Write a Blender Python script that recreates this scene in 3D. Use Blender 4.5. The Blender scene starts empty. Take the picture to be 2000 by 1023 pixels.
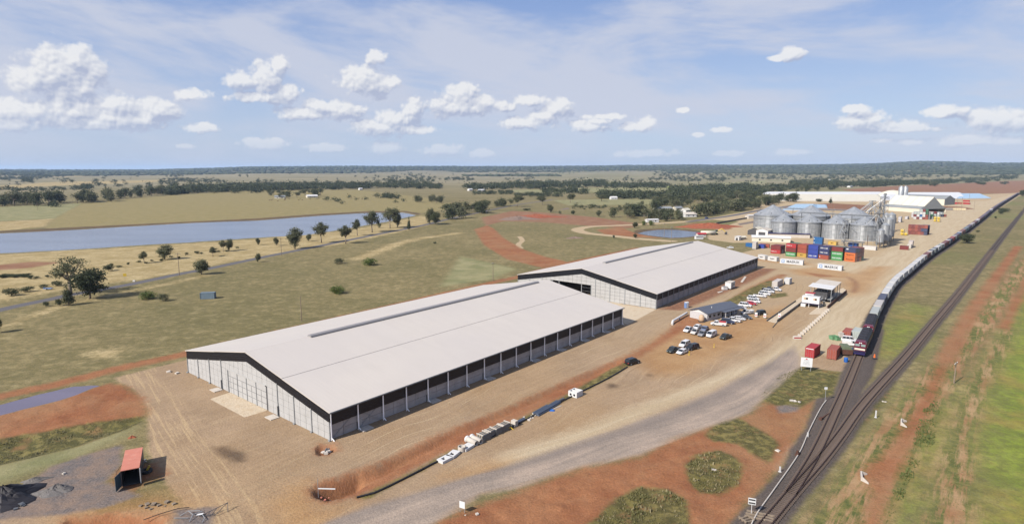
import bpy, bmesh, math, random
import numpy as np
from mathutils import Vector, Matrix

# ------------------------------------------------------------------ camera
F = 1180.0; Y0 = 330.0; H = 53.0
PITCH = math.atan((511.5 - Y0) / F)
cam_d = bpy.data.cameras.new("camera"); cam = bpy.data.objects.new("camera", cam_d)
bpy.context.scene.collection.objects.link(cam)
cam_d.sensor_width = 36.0; cam_d.lens = 36.0 * F / 2000.0
cam_d.clip_start = 0.5; cam_d.clip_end = 60000
cam.location = (0, 0, H); cam.rotation_euler = (math.pi / 2 - PITCH, 0, 0)
SC = bpy.context.scene; SC.camera = cam; COL = SC.collection
SC.view_settings.view_transform = 'Standard'; SC.view_settings.look = 'None'
SC.view_settings.exposure = 0.78; SC.view_settings.gamma = 1.0
try: SC.view_settings.use_curve_mapping = False
except Exception: pass
SC.cycles.max_bounces = 5; SC.cycles.diffuse_bounces = 2; SC.cycles.glossy_bounces = 2
SC.cycles.transparent_max_bounces = 4; SC.cycles.volume_bounces = 0; SC.cycles.transmission_bounces = 2
SC.cycles.caustics_reflective = False; SC.cycles.caustics_refractive = False
KD = 0.56          # display colour -> albedo under this sun, sky and exposure

FW = np.array([0, math.cos(PITCH), -math.sin(PITCH)]); UP = np.array([0, math.sin(PITCH), math.cos(PITCH)])
def G(x, y, z=0.0):
    """where the sight line of a photo pixel meets the height z"""
    d = np.array([1., 0, 0]) * (x - 1000) / F + UP * (511.5 - y) / F + FW
    t = (z - H) / d[2]
    return (d[0] * t, d[1] * t, z)
def GN(pts, z=0.0):
    return np.array([G(p[0], p[1], z)[:2] for p in pts])
def lin(c):
    return tuple(((v / 255.) / 12.92 if v <= 10 else (((v / 255.) + .055) / 1.055) ** 2.4) for v in c)
def AC(r, g, b, k=1.0):
    return tuple(min(0.9, v * KD * k) for v in lin((r, g, b))) + (1,)

# ------------------------------------------------------------------ node helper
class NG:
    def __init__(s, tree): s.t = tree; s.n = tree.nodes; s.l = tree.links
    def _in(s, node, i, v):
        if v is None: return
        if hasattr(v, 'is_output') or isinstance(v, bpy.types.NodeSocket): s.l.new(v, node.inputs[i])
        else: node.inputs[i].default_value = v
    def math(s, op, a, b=None, c=None, clamp=False):
        n = s.n.new('ShaderNodeMath'); n.operation = op; n.use_clamp = clamp
        s._in(n, 0, a); s._in(n, 1, b); s._in(n, 2, c); return n.outputs[0]
    def vm(s, op, a, b=None, c=None):
        n = s.n.new('ShaderNodeVectorMath'); n.operation = op
        s._in(n, 0, a); s._in(n, 1, b)
        if c is not None: s._in(n, 2 if op == 'MULTIPLY_ADD' else 3, c)
        return n.outputs[1] if op in ('LENGTH', 'DISTANCE', 'DOT_PRODUCT') else n.outputs[0]
    def mix(s, f, a, b, bt='MIX'):
        n = s.n.new('ShaderNodeMix'); n.data_type = 'RGBA'; n.blend_type = bt; n.clamp_factor = True
        s._in(n, 0, f); s._in(n, 6, a); s._in(n, 7, b); return n.outputs[2]
    def mr(s, v, a, b, c=0.0, d=1.0, smooth=False):
        n = s.n.new('ShaderNodeMapRange'); n.interpolation_type = 'SMOOTHSTEP' if smooth else 'LINEAR'
        s._in(n, 0, v); s._in(n, 1, a); s._in(n, 2, b); s._in(n, 3, c); s._in(n, 4, d); return n.outputs[0]
    def noise(s, vec, scale, detail=3, rough=0.55, dim='3D', lac=2.0, dist=0.0):
        n = s.n.new('ShaderNodeTexNoise'); n.noise_dimensions = dim
        s._in(n, 'Vector', vec) if vec is not None else None
        n.inputs['Scale'].default_value = scale; n.inputs['Detail'].default_value = detail
        n.inputs['Roughness'].default_value = rough; n.inputs['Distortion'].default_value = dist
        n.inputs['Lacunarity'].default_value = lac
        return n.outputs[0]
    def vor(s, vec, scale, feat='F1'):
        n = s.n.new('ShaderNodeTexVoronoi'); n.feature = feat; s._in(n, 'Vector', vec)
        n.inputs['Scale'].default_value = scale; return n
    def xyz(s, x=0.0, y=0.0, z=0.0):
        n = s.n.new('ShaderNodeCombineXYZ'); s._in(n, 0, x); s._in(n, 1, y); s._in(n, 2, z); return n.outputs[0]
    def sep(s, v):
        n = s.n.new('ShaderNodeSeparateXYZ'); s._in(n, 0, v); return n.outputs
    def attr(s, name):
        n = s.n.new('ShaderNodeAttribute'); n.attribute_name = name; return n
    def bump(s, h, strength=0.3, dist=0.1):
        n = s.n.new('ShaderNodeBump'); n.inputs['Strength'].default_value = strength
        n.inputs['Distance'].default_value = dist; s._in(n, 'Height', h); return n.outputs[0]

# ------------------------------------------------------------------ world: sky with cirrus and cumulus
SUN_EL = 38.0; SH = Vector((0.777, 0.629, 0)).normalized()      # shadows run this way
W = bpy.data.worlds.new("World"); SC.world = W; W.use_nodes = True
g = NG(W.node_tree); W.node_tree.nodes.clear()
def skydir(px, py):
    d = np.array([1., 0, 0]) * (px - 1000) / F + UP * (511.5 - py) / F + FW
    d = d / np.linalg.norm(d); return math.atan2(d[0], d[1]), math.asin(d[2])
tc = g.n.new('ShaderNodeTexCoord')
sky = g.n.new('ShaderNodeTexSky'); sky.sky_type = 'NISHITA'; sky.sun_disc = False
sky.sun_elevation = math.radians(SUN_EL); sky.sun_rotation = math.atan2(-SH.x, -SH.y)
sky.altitude = 300; sky.air_density = 1.0; sky.dust_density = 1.6; sky.ozone_density = 1.6
dx, dy, dz = g.sep(tc.outputs['Generated'])
az = g.math('ARCTAN2', dx, dy); el = g.math('ARCSINE', dz)
uv = g.xyz(az, el, 0.0)
SKS = 0.10                                   # background strength
def SKC(r, g_, b, k=1.0): return tuple(v / SKS / (2 ** 0.78) * k for v in lin((r, g_, b))) + (1,)
elp = g.math('MAXIMUM', el, 0.0)
grad = g.mr(elp, 0.0, 0.30, 0, 1)
base = g.mix(grad, SKC(188, 203, 230), SKC(118, 148, 206))
skyc = g.mix(0.80, sky.outputs[0], base)
# cirrus veils: streaks stretched sideways, a little tilted
pv = g.vm('MULTIPLY', uv, (1.0, 1.0, 1.0))
tilt = g.xyz(g.math('ADD', az, g.math('MULTIPLY', el, 0.5)), g.math('ADD', el, g.math('MULTIPLY', az, 0.05)), 0.3)
c1 = g.noise(g.vm('MULTIPLY', tilt, (1.7, 5.6, 1)), 1.5, 6, 0.56, dist=0.5)
c2 = g.noise(g.vm('MULTIPLY', tilt, (5.0, 20.0, 1)), 1.2, 5, 0.62, dist=0.4)
cir = g.math('ADD', g.math('MULTIPLY', c1, 0.80), g.math('MULTIPLY', c2, 0.20))
cirm = g.mr(cir, 0.41, 0.59, 0.02, 0.86, True)
horiz = g.mr(elp, 0.0, 0.10, 0.45, 1.0, True)
cirm = g.math('MULTIPLY', cirm, horiz)
skyc = g.mix(cirm, skyc, SKC(204, 209, 225))
# cumulus: ellipses (photo x, y, rx, ry) joined into heaps, broken by billowing noise
CL = [ # x, y, rx, ry
 (115,140,66,42),(60,160,40,34),(150,170,44,26),(140,215,60,26),(300,215,60,22),(180,240,120,16),(30,215,60,24),(150,118,38,28),(185,135,30,30),(95,150,45,30),(120,180,25,26),
 (225,228,88,24),(225,205,50,26),(285,232,42,20),(30,240,60,16),(60,215,45,20),
 (375,186,34,12),(390,250,38,12),(360,285,18,6),
 (520,155,42,34),(545,130,24,22),(470,158,36,20),(560,182,32,22),(510,190,60,12),
 (715,165,72,24),(705,150,44,22),(765,162,24,16),(600,222,62,14),(660,215,60,20),(620,205,30,12),
 (745,248,72,20),(765,235,45,22),(805,215,26,28),(810,255,50,10),
 (905,208,78,22),(900,185,44,24),(945,200,42,18),(980,208,32,12),(1035,196,40,14),
 (1030,240,70,16),(1085,212,34,20),(1098,206,26,16),(1060,225,40,16),
 (1150,248,42,13),(1130,244,20,10),(1170,238,30,8),(1250,248,44,12),(1270,240,24,12),(1180,228,48,7),
 (735,113,22,14),(1545,106,22,11),(1515,114,28,6),
 (1670,213,26,8),(1680,238,44,18),(1720,248,44,12),(1780,247,32,12),(1770,254,60,6),(1700,232,34,12),
 (1840,220,40,10),(1850,214,18,10),(1945,236,52,20),(1990,240,44,18),(1920,228,22,14),
 (640,288,50,9),(755,290,34,14),(860,293,46,14),(940,300,24,10),(520,282,46,14),(1890,275,60,12),(1960,275,44,10),
 (1720,275,24,6),(1780,277,26,7),(1335,215,13,6),(1365,263,16,5),(1410,254,22,6),(1260,300,60,9),(1550,297,34,7),(1420,300,40,6),
]
def cum_field(vec):
    d = None
    for (x, y, rx, ry) in CL:
        a, e = skydir(x, y)
        s = F * (1.0 / math.cos(a)) * 1.0
        sx = F / math.cos(a) / rx; sy = F / ry * 1.0
        q = g.vm('LENGTH', g.vm('MULTIPLY_ADD', vec, (sx, sy, 0.0), (-a * sx, -e * sy, 0.0)))
        d = q if d is None else g.math('SMOOTH_MIN', d, q, 0.25)
    return g.math('SUBTRACT', 1.0, d)
def bil(vec, n1):
    w = g.vm('ADD', vec, g.xyz(g.math('MULTIPLY', n1, .016), g.math('MULTIPLY', n1, -.012), 0.0))
    v1 = g.n.new('ShaderNodeTexVoronoi'); v1.feature = 'F1'; g._in(v1, 'Vector', w); v1.inputs['Scale'].default_value = 64; v1.inputs['Detail'].default_value = 1.6; v1.inputs['Roughness'].default_value = .55
    return v1.outputs['Distance']
nA_ = g.noise(uv, 20, 7, 0.62)
f0 = cum_field(uv); f1 = cum_field(g.vm('ADD', uv, (-0.008, 0.012, 0)))
b0 = bil(uv, nA_); o2 = g.vm('ADD', uv, (-0.0022, 0.0035, 0)); b1 = bil(o2, g.noise(o2, 20, 4, 0.6))
D0 = g.math('MULTIPLY_ADD', g.math('SUBTRACT', nA_, 0.5), 1.7, g.math('MULTIPLY_ADD', g.math('SUBTRACT', 1.08, b0), .50, f0))
fine = g.noise(uv, 75, 6, .7)
mask = g.mr(g.math('MULTIPLY_ADD', g.math('SUBTRACT', fine, .5), .7, D0), 0.02, 0.50, 0, 1, True)
lit = g.math('ADD', g.math('MULTIPLY_ADD', g.math('SUBTRACT', f0, f1), 1.25, .36), g.math('MULTIPLY', g.math('SUBTRACT', b1, b0), 1.0))
lit = g.math('MULTIPLY_ADD', g.math('SUBTRACT', nA_, .5), -.9, lit)
lit = g.mr(lit, -0.15, 1.0, 0, 1)
ccol = g.mix(lit, SKC(172, 181, 206), SKC(244, 243, 242))
low = g.mr(elp, 0.02, 0.075, 0.50, 0.92, True)
ccol = g.mix(low, SKC(204, 212, 230), ccol)
skyc = g.mix(g.math('MULTIPLY', mask, g.math('MULTIPLY', low, .93)), skyc, ccol)
# below the horizon: ground haze tone (never seen, keeps bounce light natural)
skyc = g.mix(g.mr(el, -0.06, -0.01, 1.0, 0.0), skyc, SKC(150, 150, 140))
bg = g.n.new('ShaderNodeBackground'); g.l.new(skyc, bg.inputs[0]); bg.inputs[1].default_value = SKS
wo = g.n.new('ShaderNodeOutputWorld'); g.l.new(bg.outputs[0], wo.inputs[0])
W.cycles.sampling_method = 'MANUAL'; W.cycles.sample_map_resolution = 512

sun_d = bpy.data.lights.new("sun", 'SUN'); sun_d.energy = 5.0; sun_d.angle = math.radians(0.53)
sun_d.color = (1.0, 0.93, 0.84)
sun = bpy.data.objects.new("sun", sun_d); COL.objects.link(sun)
e = math.radians(SUN_EL); sdir = Vector((SH.x * math.cos(e), SH.y * math.cos(e), -math.sin(e)))
sun.rotation_euler = sdir.to_track_quat('-Z', 'Y').to_euler(); sun.location = (0, 0, 200)

# ------------------------------------------------------------------ mesh helpers
class MB:
    def __init__(s): s.v = []; s.f = []; s.m = []
    def add(s, vs, fs, m=0):
        b = len(s.v); s.v += [tuple(v) for v in vs]
        for f in fs: s.f.append(tuple(b + i for i in f)); s.m.append(m)
        return s
    def box(s, x0, x1, y0, y1, z0, z1, m=0):
        return s.add([(x0,y0,z0),(x1,y0,z0),(x1,y1,z0),(x0,y1,z0),(x0,y0,z1),(x1,y0,z1),(x1,y1,z1),(x0,y1,z1)],
                     [(0,3,2,1),(4,5,6,7),(0,1,5,4),(1,2,6,5),(2,3,7,6),(3,0,4,7)], m)
    def obox(s, c, d, sx, sy, sz, m=0):
        """box centred at c, long axis along d"""
        d = Vector(d).normalized(); q = d.to_track_quat('X', 'Z').to_matrix()
        vs = [Vector(c) + q @ Vector((a * sx / 2, b * sy / 2, e_ * sz / 2)) for e_ in (-1, 1) for a, b in ((-1,-1),(1,-1),(1,1),(-1,1))]
        return s.add(vs, [(0,3,2,1),(4,5,6,7),(0,1,5,4),(1,2,6,5),(2,3,7,6),(3,0,4,7)], m)
    def tube(s, p0, p1, r, n=6, r1=None, m=0, caps=True):
        p0 = Vector(p0); p1 = Vector(p1); r1 = r if r1 is None else r1
        q = (p1 - p0).to_track_quat('Z', 'Y').to_matrix(); vs = []
        for p, rr in ((p0, r), (p1, r1)):
            for i in range(n):
                a = 2 * math.pi * i / n; vs.append(p + q @ Vector((rr * math.cos(a), rr * math.sin(a), 0)))
        fs = [(i, (i + 1) % n, n + (i + 1) % n, n + i) for i in range(n)]
        if caps: fs += [tuple(range(n - 1, -1, -1)), tuple(range(n, 2 * n))]
        return s.add(vs, fs, m)
    def path(s, pts, r, n=6, m=0):
        for a, b in zip(pts[:-1], pts[1:]): s.tube(a, b, r, n, m=m)
        return s
    def lathe(s, prof, n=24, c=(0, 0, 0), m=0):
        vs = []; fs = []
        for (r, z) in prof:
            for i in range(n):
                a = 2 * math.pi * i / n; vs.append((c[0] + r * math.cos(a), c[1] + r * math.sin(a), c[2] + z))
        for k in range(len(prof) - 1):
            for i in range(n):
                j = (i + 1) % n; fs.append((k * n + i, k * n + j, (k + 1) * n + j, (k + 1) * n + i))
        return s.add(vs, fs, m)
    def ext(s, poly, axis, a, b, m=0):
        """polygon of (u, w) pairs swept from a to b along axis ('x': u=y, w=z; 'y': u=x, w=z; 'z': u=x, w=y)"""
        def P(u, w, t): return {'x': (t, u, w), 'y': (u, t, w), 'z': (u, w, t)}[axis]
        n = len(poly); vs = [P(u, w, a) for u, w in poly] + [P(u, w, b) for u, w in poly]
        fs = [(i, (i + 1) % n, n + (i + 1) % n, n + i) for i in range(n)] + [tuple(range(n - 1, -1, -1)), tuple(range(n, 2 * n))]
        return s.add(vs, fs, m)
    def quad(s, a, b, c, d, m=0): return s.add([a, b, c, d], [(0, 1, 2, 3)], m)
    def mesh(s, name, mats, smooth=False, fix=True):
        me = bpy.data.meshes.new(name); me.from_pydata(s.v, [], s.f)
        for mt in (mats if isinstance(mats, (list, tuple)) else [mats]): me.materials.append(mt)
        if len(me.materials) > 1: me.polygons.foreach_set('material_index', s.m)
        if smooth: me.polygons.foreach_set('use_smooth', [True] * len(me.polygons))
        if fix and len(s.f) < 60000:
            bm = bmesh.new(); bm.from_mesh(me); bmesh.ops.recalc_face_normals(bm, faces=bm.faces); bm.to_mesh(me); bm.free()
        me.update(); return me
    def build(s, name, mats, parent=None, smooth=False, fix=True, color=None):
        return put(name, s.mesh(name, mats, smooth, fix), parent, color=color)
def put(name, me, parent=None, loc=None, rz=None, color=None):
    o = bpy.data.objects.new(name, me); COL.objects.link(o)
    if parent is not None: o.parent = parent
    if loc is not None: o.location = loc
    if rz is not None: o.rotation_euler = (0, 0, rz)
    if color is not None: o.color = tuple(color[:3]) + (1,)
    return o
def tag(o, label=None, cat=None, group=None, kind=None):
    if label: o['label'] = label
    if cat: o['category'] = cat
    if group: o['group'] = group
    if kind: o['kind'] = kind
    return o
def thing(name, label, cat, loc=(0, 0, 0), rz=0.0, group=None):
    o = bpy.data.objects.new(name, None); COL.objects.link(o); o.empty_display_size = 0.5
    o.location = loc; o.rotation_euler = (0, 0, rz); return tag(o, label, cat, group)
def dup(root, loc, rz, label=None, group=None, scale=None):
    r = root.copy(); COL.objects.link(r); r.location = loc; r.rotation_euler = (0, 0, rz)
    if scale: r.scale = scale
    if label: r['label'] = label
    if group: r['group'] = group
    for ch in list(root.children):
        c = ch.copy(); COL.objects.link(c); c.parent = r
        for gch in list(ch.children):
            d = gch.copy(); COL.objects.link(d); d.parent = c
    return r
def spline(pts, step):
    """Catmull-Rom through the points, resampled evenly"""
    P = [np.array(p, float) for p in pts]; P = [2 * P[0] - P[1]] + P + [2 * P[-1] - P[-2]]; out = []
    for i in range(1, len(P) - 2):
        for t in np.linspace(0, 1, 24, endpoint=False):
            a, b, c, d = P[i - 1], P[i], P[i + 1], P[i + 2]
            out.append(0.5 * ((2 * b) + (-a + c) * t + (2 * a - 5 * b + 4 * c - d) * t * t + (-a + 3 * b - 3 * c + d) * t ** 3))
    out.append(P[-2]); out = np.array(out)
    s = np.concatenate([[0], np.cumsum(np.linalg.norm(np.diff(out, axis=0), axis=1))])
    n = max(2, int(s[-1] / step) + 1); q = np.arange(n) * step
    return np.stack([np.interp(q, s, out[:, k]) for k in range(out.shape[1])], 1)

# ------------------------------------------------------------------ materials
def mat(name, col, rough=0.7, metal=0.0, var=0.12, scale=1.5, bump=0.0, bscale=20, spec=0.3, dirt=None, objcol=False):
    m = bpy.data.materials.new(name); m.use_nodes = True; n = NG(m.node_tree)
    bs = m.node_tree.nodes['Principled BSDF']
    bs.inputs['Roughness'].default_value = rough; bs.inputs['Metallic'].default_value = metal
    bs.inputs['Specular IOR Level'].default_value = spec
    tcn = n.n.new('ShaderNodeTexCoord'); P = tcn.outputs['Object']
    oi = n.n.new('ShaderNodeObjectInfo')
    P2 = n.vm('ADD', P, n.vm('SCALE', n.xyz(oi.outputs['Random'], oi.outputs['Random'], 0.0), None)) if False else P
    c = oi.outputs['Color'] if objcol else col
    if var:
        nz = n.noise(P2, scale, 5, 0.6)
        k = n.mr(nz, 0.3, 0.7, 1 - var, 1 + var)
        c = n.mix(1.0, c, n.xyz(k, k, k), 'MULTIPLY')
    if dirt:
        nd = n.noise(P2, scale * 0.7, 7, 0.68)
        c = n.mix(n.mr(nd, dirt[1], dirt[1] + 0.2, 0, dirt[2]), c, dirt[0])
    n._in(bs, 'Base Color', c)
    if bump:
        n.l.new(n.bump(n.noise(P2, bscale, 4, 0.6), bump, 0.05), bs.inputs['Normal'])
    return m
M = {}
M['roof_white'] = mat('roof_white', AC(220, 214, 209), .55, var=.03, scale=.06)
M['black_clad'] = mat('black_clad', AC(38, 40, 52, .42), .5, var=.10, scale=.3)
M['brown_black'] = mat('brown_black', AC(56, 48, 50, .7), .55, var=.12, scale=.3)
M['precast'] = mat('precast', AC(192, 192, 192, .98), .85, var=.07, scale=.6, dirt=(AC(160, 156, 150), .55, .45))
M['joint'] = mat('joint', AC(120, 120, 122), .9, var=.1)
M['galv'] = mat('galv', AC(176, 180, 184), .45, metal=.3, var=.12, scale=.8)
M['galv_dull'] = mat('galv_dull', AC(128, 132, 138), .55, metal=.4, var=.15, scale=.8)
M['white'] = mat('white_paint', AC(232, 232, 232), .5, var=.05, scale=.8)
M['pipe_white'] = mat('pipe_white', (.86, .86, .88, 1), .5, var=.05)
M['concrete'] = mat('concrete', AC(205, 190, 168), .9, var=.12, scale=.5, dirt=(AC(176, 150, 122), .5, .6))
M['concrete_lt'] = mat('concrete_lt', AC(214, 206, 196), .9, var=.10, scale=1.2, dirt=(AC(170, 160, 150), .56, .5))
M['glass'] = mat('glass_dark', (0.015, 0.018, 0.022, 1), .08, var=0, spec=.6)
M['rubber'] = mat('rubber', (0.018, 0.018, 0.019, 1), .8, var=.1)
M['steel_dark'] = mat('steel_dark', (0.06, 0.06, 0.065, 1), .55, metal=.3, var=.2)
M['rust'] = mat('rust_steel', AC(96, 66, 54), .8, var=.25, scale=2)
M['rail'] = mat('rail_steel', AC(70, 52, 46), .6, metal=.3, var=.2, scale=2)
M['sleeper'] = mat('sleeper', AC(108, 94, 86), .9, var=.25, scale=1.2)
M['wood'] = mat('wood', AC(150, 135, 118), .85, var=.2, scale=2)
M['paint'] = mat('container_paint', (1, 1, 1, 1), .55, var=.09, scale=.9, dirt=(AC(120, 82, 62), .60, .5), objcol=True)
M['car'] = mat('car_paint', (1, 1, 1, 1), .22, var=.0, spec=.5, objcol=True)
M['bluegrey'] = mat('roof_bluegrey', AC(96, 102, 116), .5, var=.06, scale=.5)
M['cream'] = mat('cream_sheet', AC(232, 226, 208), .7, var=.05, scale=.08)
M['tarp_white'] = mat('tarp_white', AC(236, 238, 240), .5, var=.03, scale=.05, bump=.2, bscale=.3)
M['tarp_blue'] = mat('tarp_blue', AC(176, 206, 232), .5, var=.05, scale=.05)
M['grey_sheet'] = mat('grey_sheet', AC(152, 156, 158), .55, var=.08, scale=.1)
M['red_roof'] = mat('faded_red_roof', AC(214, 138, 118), .7, var=.08, scale=.8, dirt=(AC(232, 186, 168), .55, .5))
M['door'] = mat('door_grey', AC(190, 188, 186), .6, var=.05)
M['orange'] = mat('orange_plastic', AC(230, 120, 60), .5, var=.05)
M['yellow'] = mat('yellow_paint', AC(222, 190, 70), .5, var=.08)
M['green'] = mat('green_paint', AC(120, 170, 130), .5, var=.1)
M['blue'] = mat('blue_plastic', AC(40, 105, 190), .45, var=.08)
M['red'] = mat('red_paint', AC(190, 50, 55), .4, var=.08)
M['maroon'] = mat('maroon_paint', AC(112, 36, 58), .35, var=.12, scale=1)
M['navy'] = mat('navy_paint', AC(50, 44, 92), .4, var=.12, scale=1)
M['loco_black'] = mat('loco_black', AC(46, 44, 50), .6, var=.2, scale=1.5)
M['ink'] = mat('ink', AC(60, 66, 82), .6, var=0)
M['ink_white'] = mat('ink_white', AC(235, 238, 240), .6, var=0)
M['ink_blue'] = mat('ink_blue', AC(120, 160, 215), .6, var=0)
M['ink_dark'] = mat('ink_dark', AC(70, 50, 40), .6, var=0)
M['ink_red'] = mat('ink_red', AC(200, 60, 60), .6, var=0)
M['bark'] = mat('bark', AC(150, 136, 122), .9, var=.25, scale=1.2)
M['tan_tank'] = mat('tan_tank', AC(206, 178, 150), .6, var=.05)
M['rock'] = mat('rock', AC(140, 120, 108), .95, var=.25, scale=1.5, bump=.5, bscale=3)
M['gravel_pile'] = mat('gravel_pile', AC(122, 118, 116), .95, var=.25, scale=2.5, bump=.8, bscale=4)
M['redsoil'] = mat('red_soil_pile', AC(160, 92, 66), .95, var=.25, scale=.8, bump=.8, bscale=1.5)

def leafmat(name, c0, c1, trans=0.25):
    m = bpy.data.materials.new(name); m.use_nodes = True; n = NG(m.node_tree)
    bs = m.node_tree.nodes['Principled BSDF']; out = m.node_tree.nodes['Material Output']
    tcn = n.n.new('ShaderNodeTexCoord'); oi = n.n.new('ShaderNodeObjectInfo')
    nz = n.noise(tcn.outputs['Object'], 0.9, 3, .6)
    k = n.math('ADD', n.math('MULTIPLY', nz, .8), n.math('MULTIPLY', oi.outputs['Random'], .35))
    c = n.mix(n.mr(k, .3, .85, 0, 1), c0, c1)
    n._in(bs, 'Base Color', c); bs.inputs['Roughness'].default_value = .7; bs.inputs['Specular IOR Level'].default_value = .15
    tr = n.n.new('ShaderNodeBsdfTranslucent'); n._in(tr, 0, c); mx = n.n.new('ShaderNodeMixShader')
    mx.inputs[0].default_value = trans; n.l.new(bs.outputs[0], mx.inputs[1]); n.l.new(tr.outputs[0], mx.inputs[2])
    n.l.new(mx.outputs[0], out.inputs[0]); return m
M['leaf'] = leafmat('gum_leaves', (.060, .066, .036, 1), (.130, .134, .076, 1))
M['leaf_dark'] = leafmat('dark_leaves', (.038, .048, .026, 1), (.078, .088, .046, 1))
M['leaf_bright'] = leafmat('bright_leaves', (.060, .085, .022, 1), (.12, .15, .042, 1))
M['leaf_dry'] = leafmat('dry_grass', (.16, .14, .07, 1), (.34, .29, .17, 1), .5)
M['weed'] = leafmat('weed_leaves', (.13, .13, .055, 1), (.24, .22, .10, 1), .5)
M['scrub'] = leafmat('scrub_leaves', (.13, .125, .07, 1), (.24, .22, .12, 1), .5)
# ------------------------------------------------------------------ ground: regions traced on the ground plane
def mainline_px():
    return [(1466,1062),(1501,1021),(1552,960),(1603,902),(1642,852),(1689,788),(1768,700),(1826,630),(1884,560),(1957,465),(2002,408),(2030,372)]
MAIN = spline(GN(mainline_px()), 1.0)
trb = spline(GN([(1692,700),(1705,669),(1714,641),(1724,617),(1736,594),(1746,577),(1758,560),(1780,541),(1800,522.5),(1826,501.5),(1862,477),(1902,446),(1926,427),(1951,406),(1991,380),(2022,360)]), 5.0)
tn = np.gradient(trb, axis=0); tn /= np.linalg.norm(tn, axis=1)[:, None]
trc = trb + np.stack([-tn[:, 1], tn[:, 0]], 1) * 1.75
SIDE = spline(np.concatenate([GN([(1545,968),(1586,902),(1612,850),(1628,815),(1644,780),(1661,740)]), trc[::4]]), 1.0)
GUIDE = spline(GN([(430,1100),(640,1035),(800,985),(1000,925),(1200,862),(1380,800),(1500,735),(1570,660),(1640,600),(1720,540),(1800,480),(1900,415),(1975,380)]), 4.0)
ARC = spline(GN([(240,690),(262,722),(300,790),(345,870),(395,940),(440,1010),(470,1080)]), 2.0)

WATER = {
 'reservoir': [(-700,520),(-300,512),(0,494.5),(125,488),(250,480),(375,472.5),(500,464),(600,458.5),(650,451),(712,440),(750,434),(787,426),(815,420),(800,416.5),(787,414.5),(725,415),(700,416),(625,420.5),(500,430),(375,434.5),(250,441.5),(125,449),(0,454.5),(-300,470),(-700,485)],
 'pond': [(1244,455),(1260,451),(1285,448),(1320,448),(1345,450.5),(1372,454),(1370,458),(1355,461),(1330,463.5),(1310,464),(1290,462),(1266,459)],
 'puddle': [(-90,815),(0,789),(75,769),(140,754),(200,750),(178,757),(150,769),(112,781),(50,796),(0,809),(-90,838)]}
R = {}   # class -> list of (polygon px) or ('line', pts px, width m)
R['dry'] = [[(-700,560),(-300,522),(0,497),(250,483),(500,467),(660,452),(760,436),(822,421),(850,428),(835,440),(760,458),(660,478),(560,492),(450,512),(300,542),(150,562),(0,588),(-300,650)],
            [(-300,440),(-20,434),(40,431),(105,427),(87,443),(0,451),(-300,470)],
            [(95,343.5),(240,339.5),(236,343),(110,346.5)], [(-60,366),(110,356),(330,352),(300,356),(100,363),(-60,374)],
            [(505,375),(600,371),(640,376),(560,383)], [(175,687),(230,684),(218,696),(180,700)],
            ('line', [(-80,660),(0,640),(110,600),(160,588),(300,560),(420,535)], 3.5),
            ('line', [(700,505),(800,470),(900,455)], 9)]
R['lush'] = [[(2012,560),(1978,620),(1945,700),(1915,770),(1890,860),(1912,940),(1900,1060),(2400,1060),(2400,560)],
             [(560,700),(560,690)] and [(1800,800),(1822,770),(1845,800),(1822,880),(1790,930),(1760,985),(1740,1000),(1750,940),(1775,870)],
             [(1310,370),(1330,362),(1300,364)],
             [(1740,650),(1790,600),(1800,620),(1745,690)]]
R['khaki'] = [[(160,398),(330,381),(500,371),(700,371),(830,386),(905,402),(830,416),(790,413),(700,414),(500,428),(250,439.5),(90,446),(105,427)]]
R['pale_green'] = [[(1080,391),(1300,387),(1290,399),(1110,401)], [(-120,945),(0,908),(150,870),(262,834),(232,856),(140,897),(50,926),(-120,985)], [(900,500),(1010,525),(960,545),(860,560)], [(-200,412),(0,404),(160,397),(105,427),(0,432),(-200,442)], [(1000,371),(1040,370),(1310,363),(1308,371),(1050,378),(1000,376)],
                   [(1388,359),(1500,351),(1492,358),(1400,362)], [(1490,375),(1650,371),(1760,366),(1720,372),(1600,378),(1490,382)]]
R['redfield'] = [[(1640,371),(1735,364),(1860,358),(1960,354),(2500,352),(2500,390),(1990,379),(1900,378),(1760,374),(1690,376)],
                 [(0,517),(60,511),(120,512),(60,523),(0,527),(-200,545),(-200,528)],
                 [(940,425),(1000,412),(1060,415),(1160,424),(1250,437),(1230,446),(1150,441),(1060,434),(985,432),(950,440)],
                      [(1845,690),(1890,640),(1950,560),(2010,490),(2030,500),(1975,590),(1915,680),(1870,740)]]
R['brown'] = [[(1286,604),(1342,583),(1486,524),(1518,525),(1445,560),(1373,590),(1330,606)],[(1520,404),(1620,397),(1700,401),(1690,412),(1560,411)],[(1800,404),(1830,402),(1880,404),(1905,408),(1860,411),(1812,411)],('line', [(1655,541),(1668,548),(1672,560),(1664,574)], 1.6)]
R['verge'] = [[(1790,1062),(1840,900),(1895,750),(1960,640),(1985,640),(1935,740),(1895,850),(1908,940),(1895,1062)],[(1530,1062),(1600,1000),(1660,905),(1700,850),(1760,782),(1800,730),(1850,680),(1900,620),(1950,560),(2010,490),(2030,500),(1975,590),(1910,680),(1860,760),(1820,830),(1770,930),(1720,1062)]]
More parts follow.
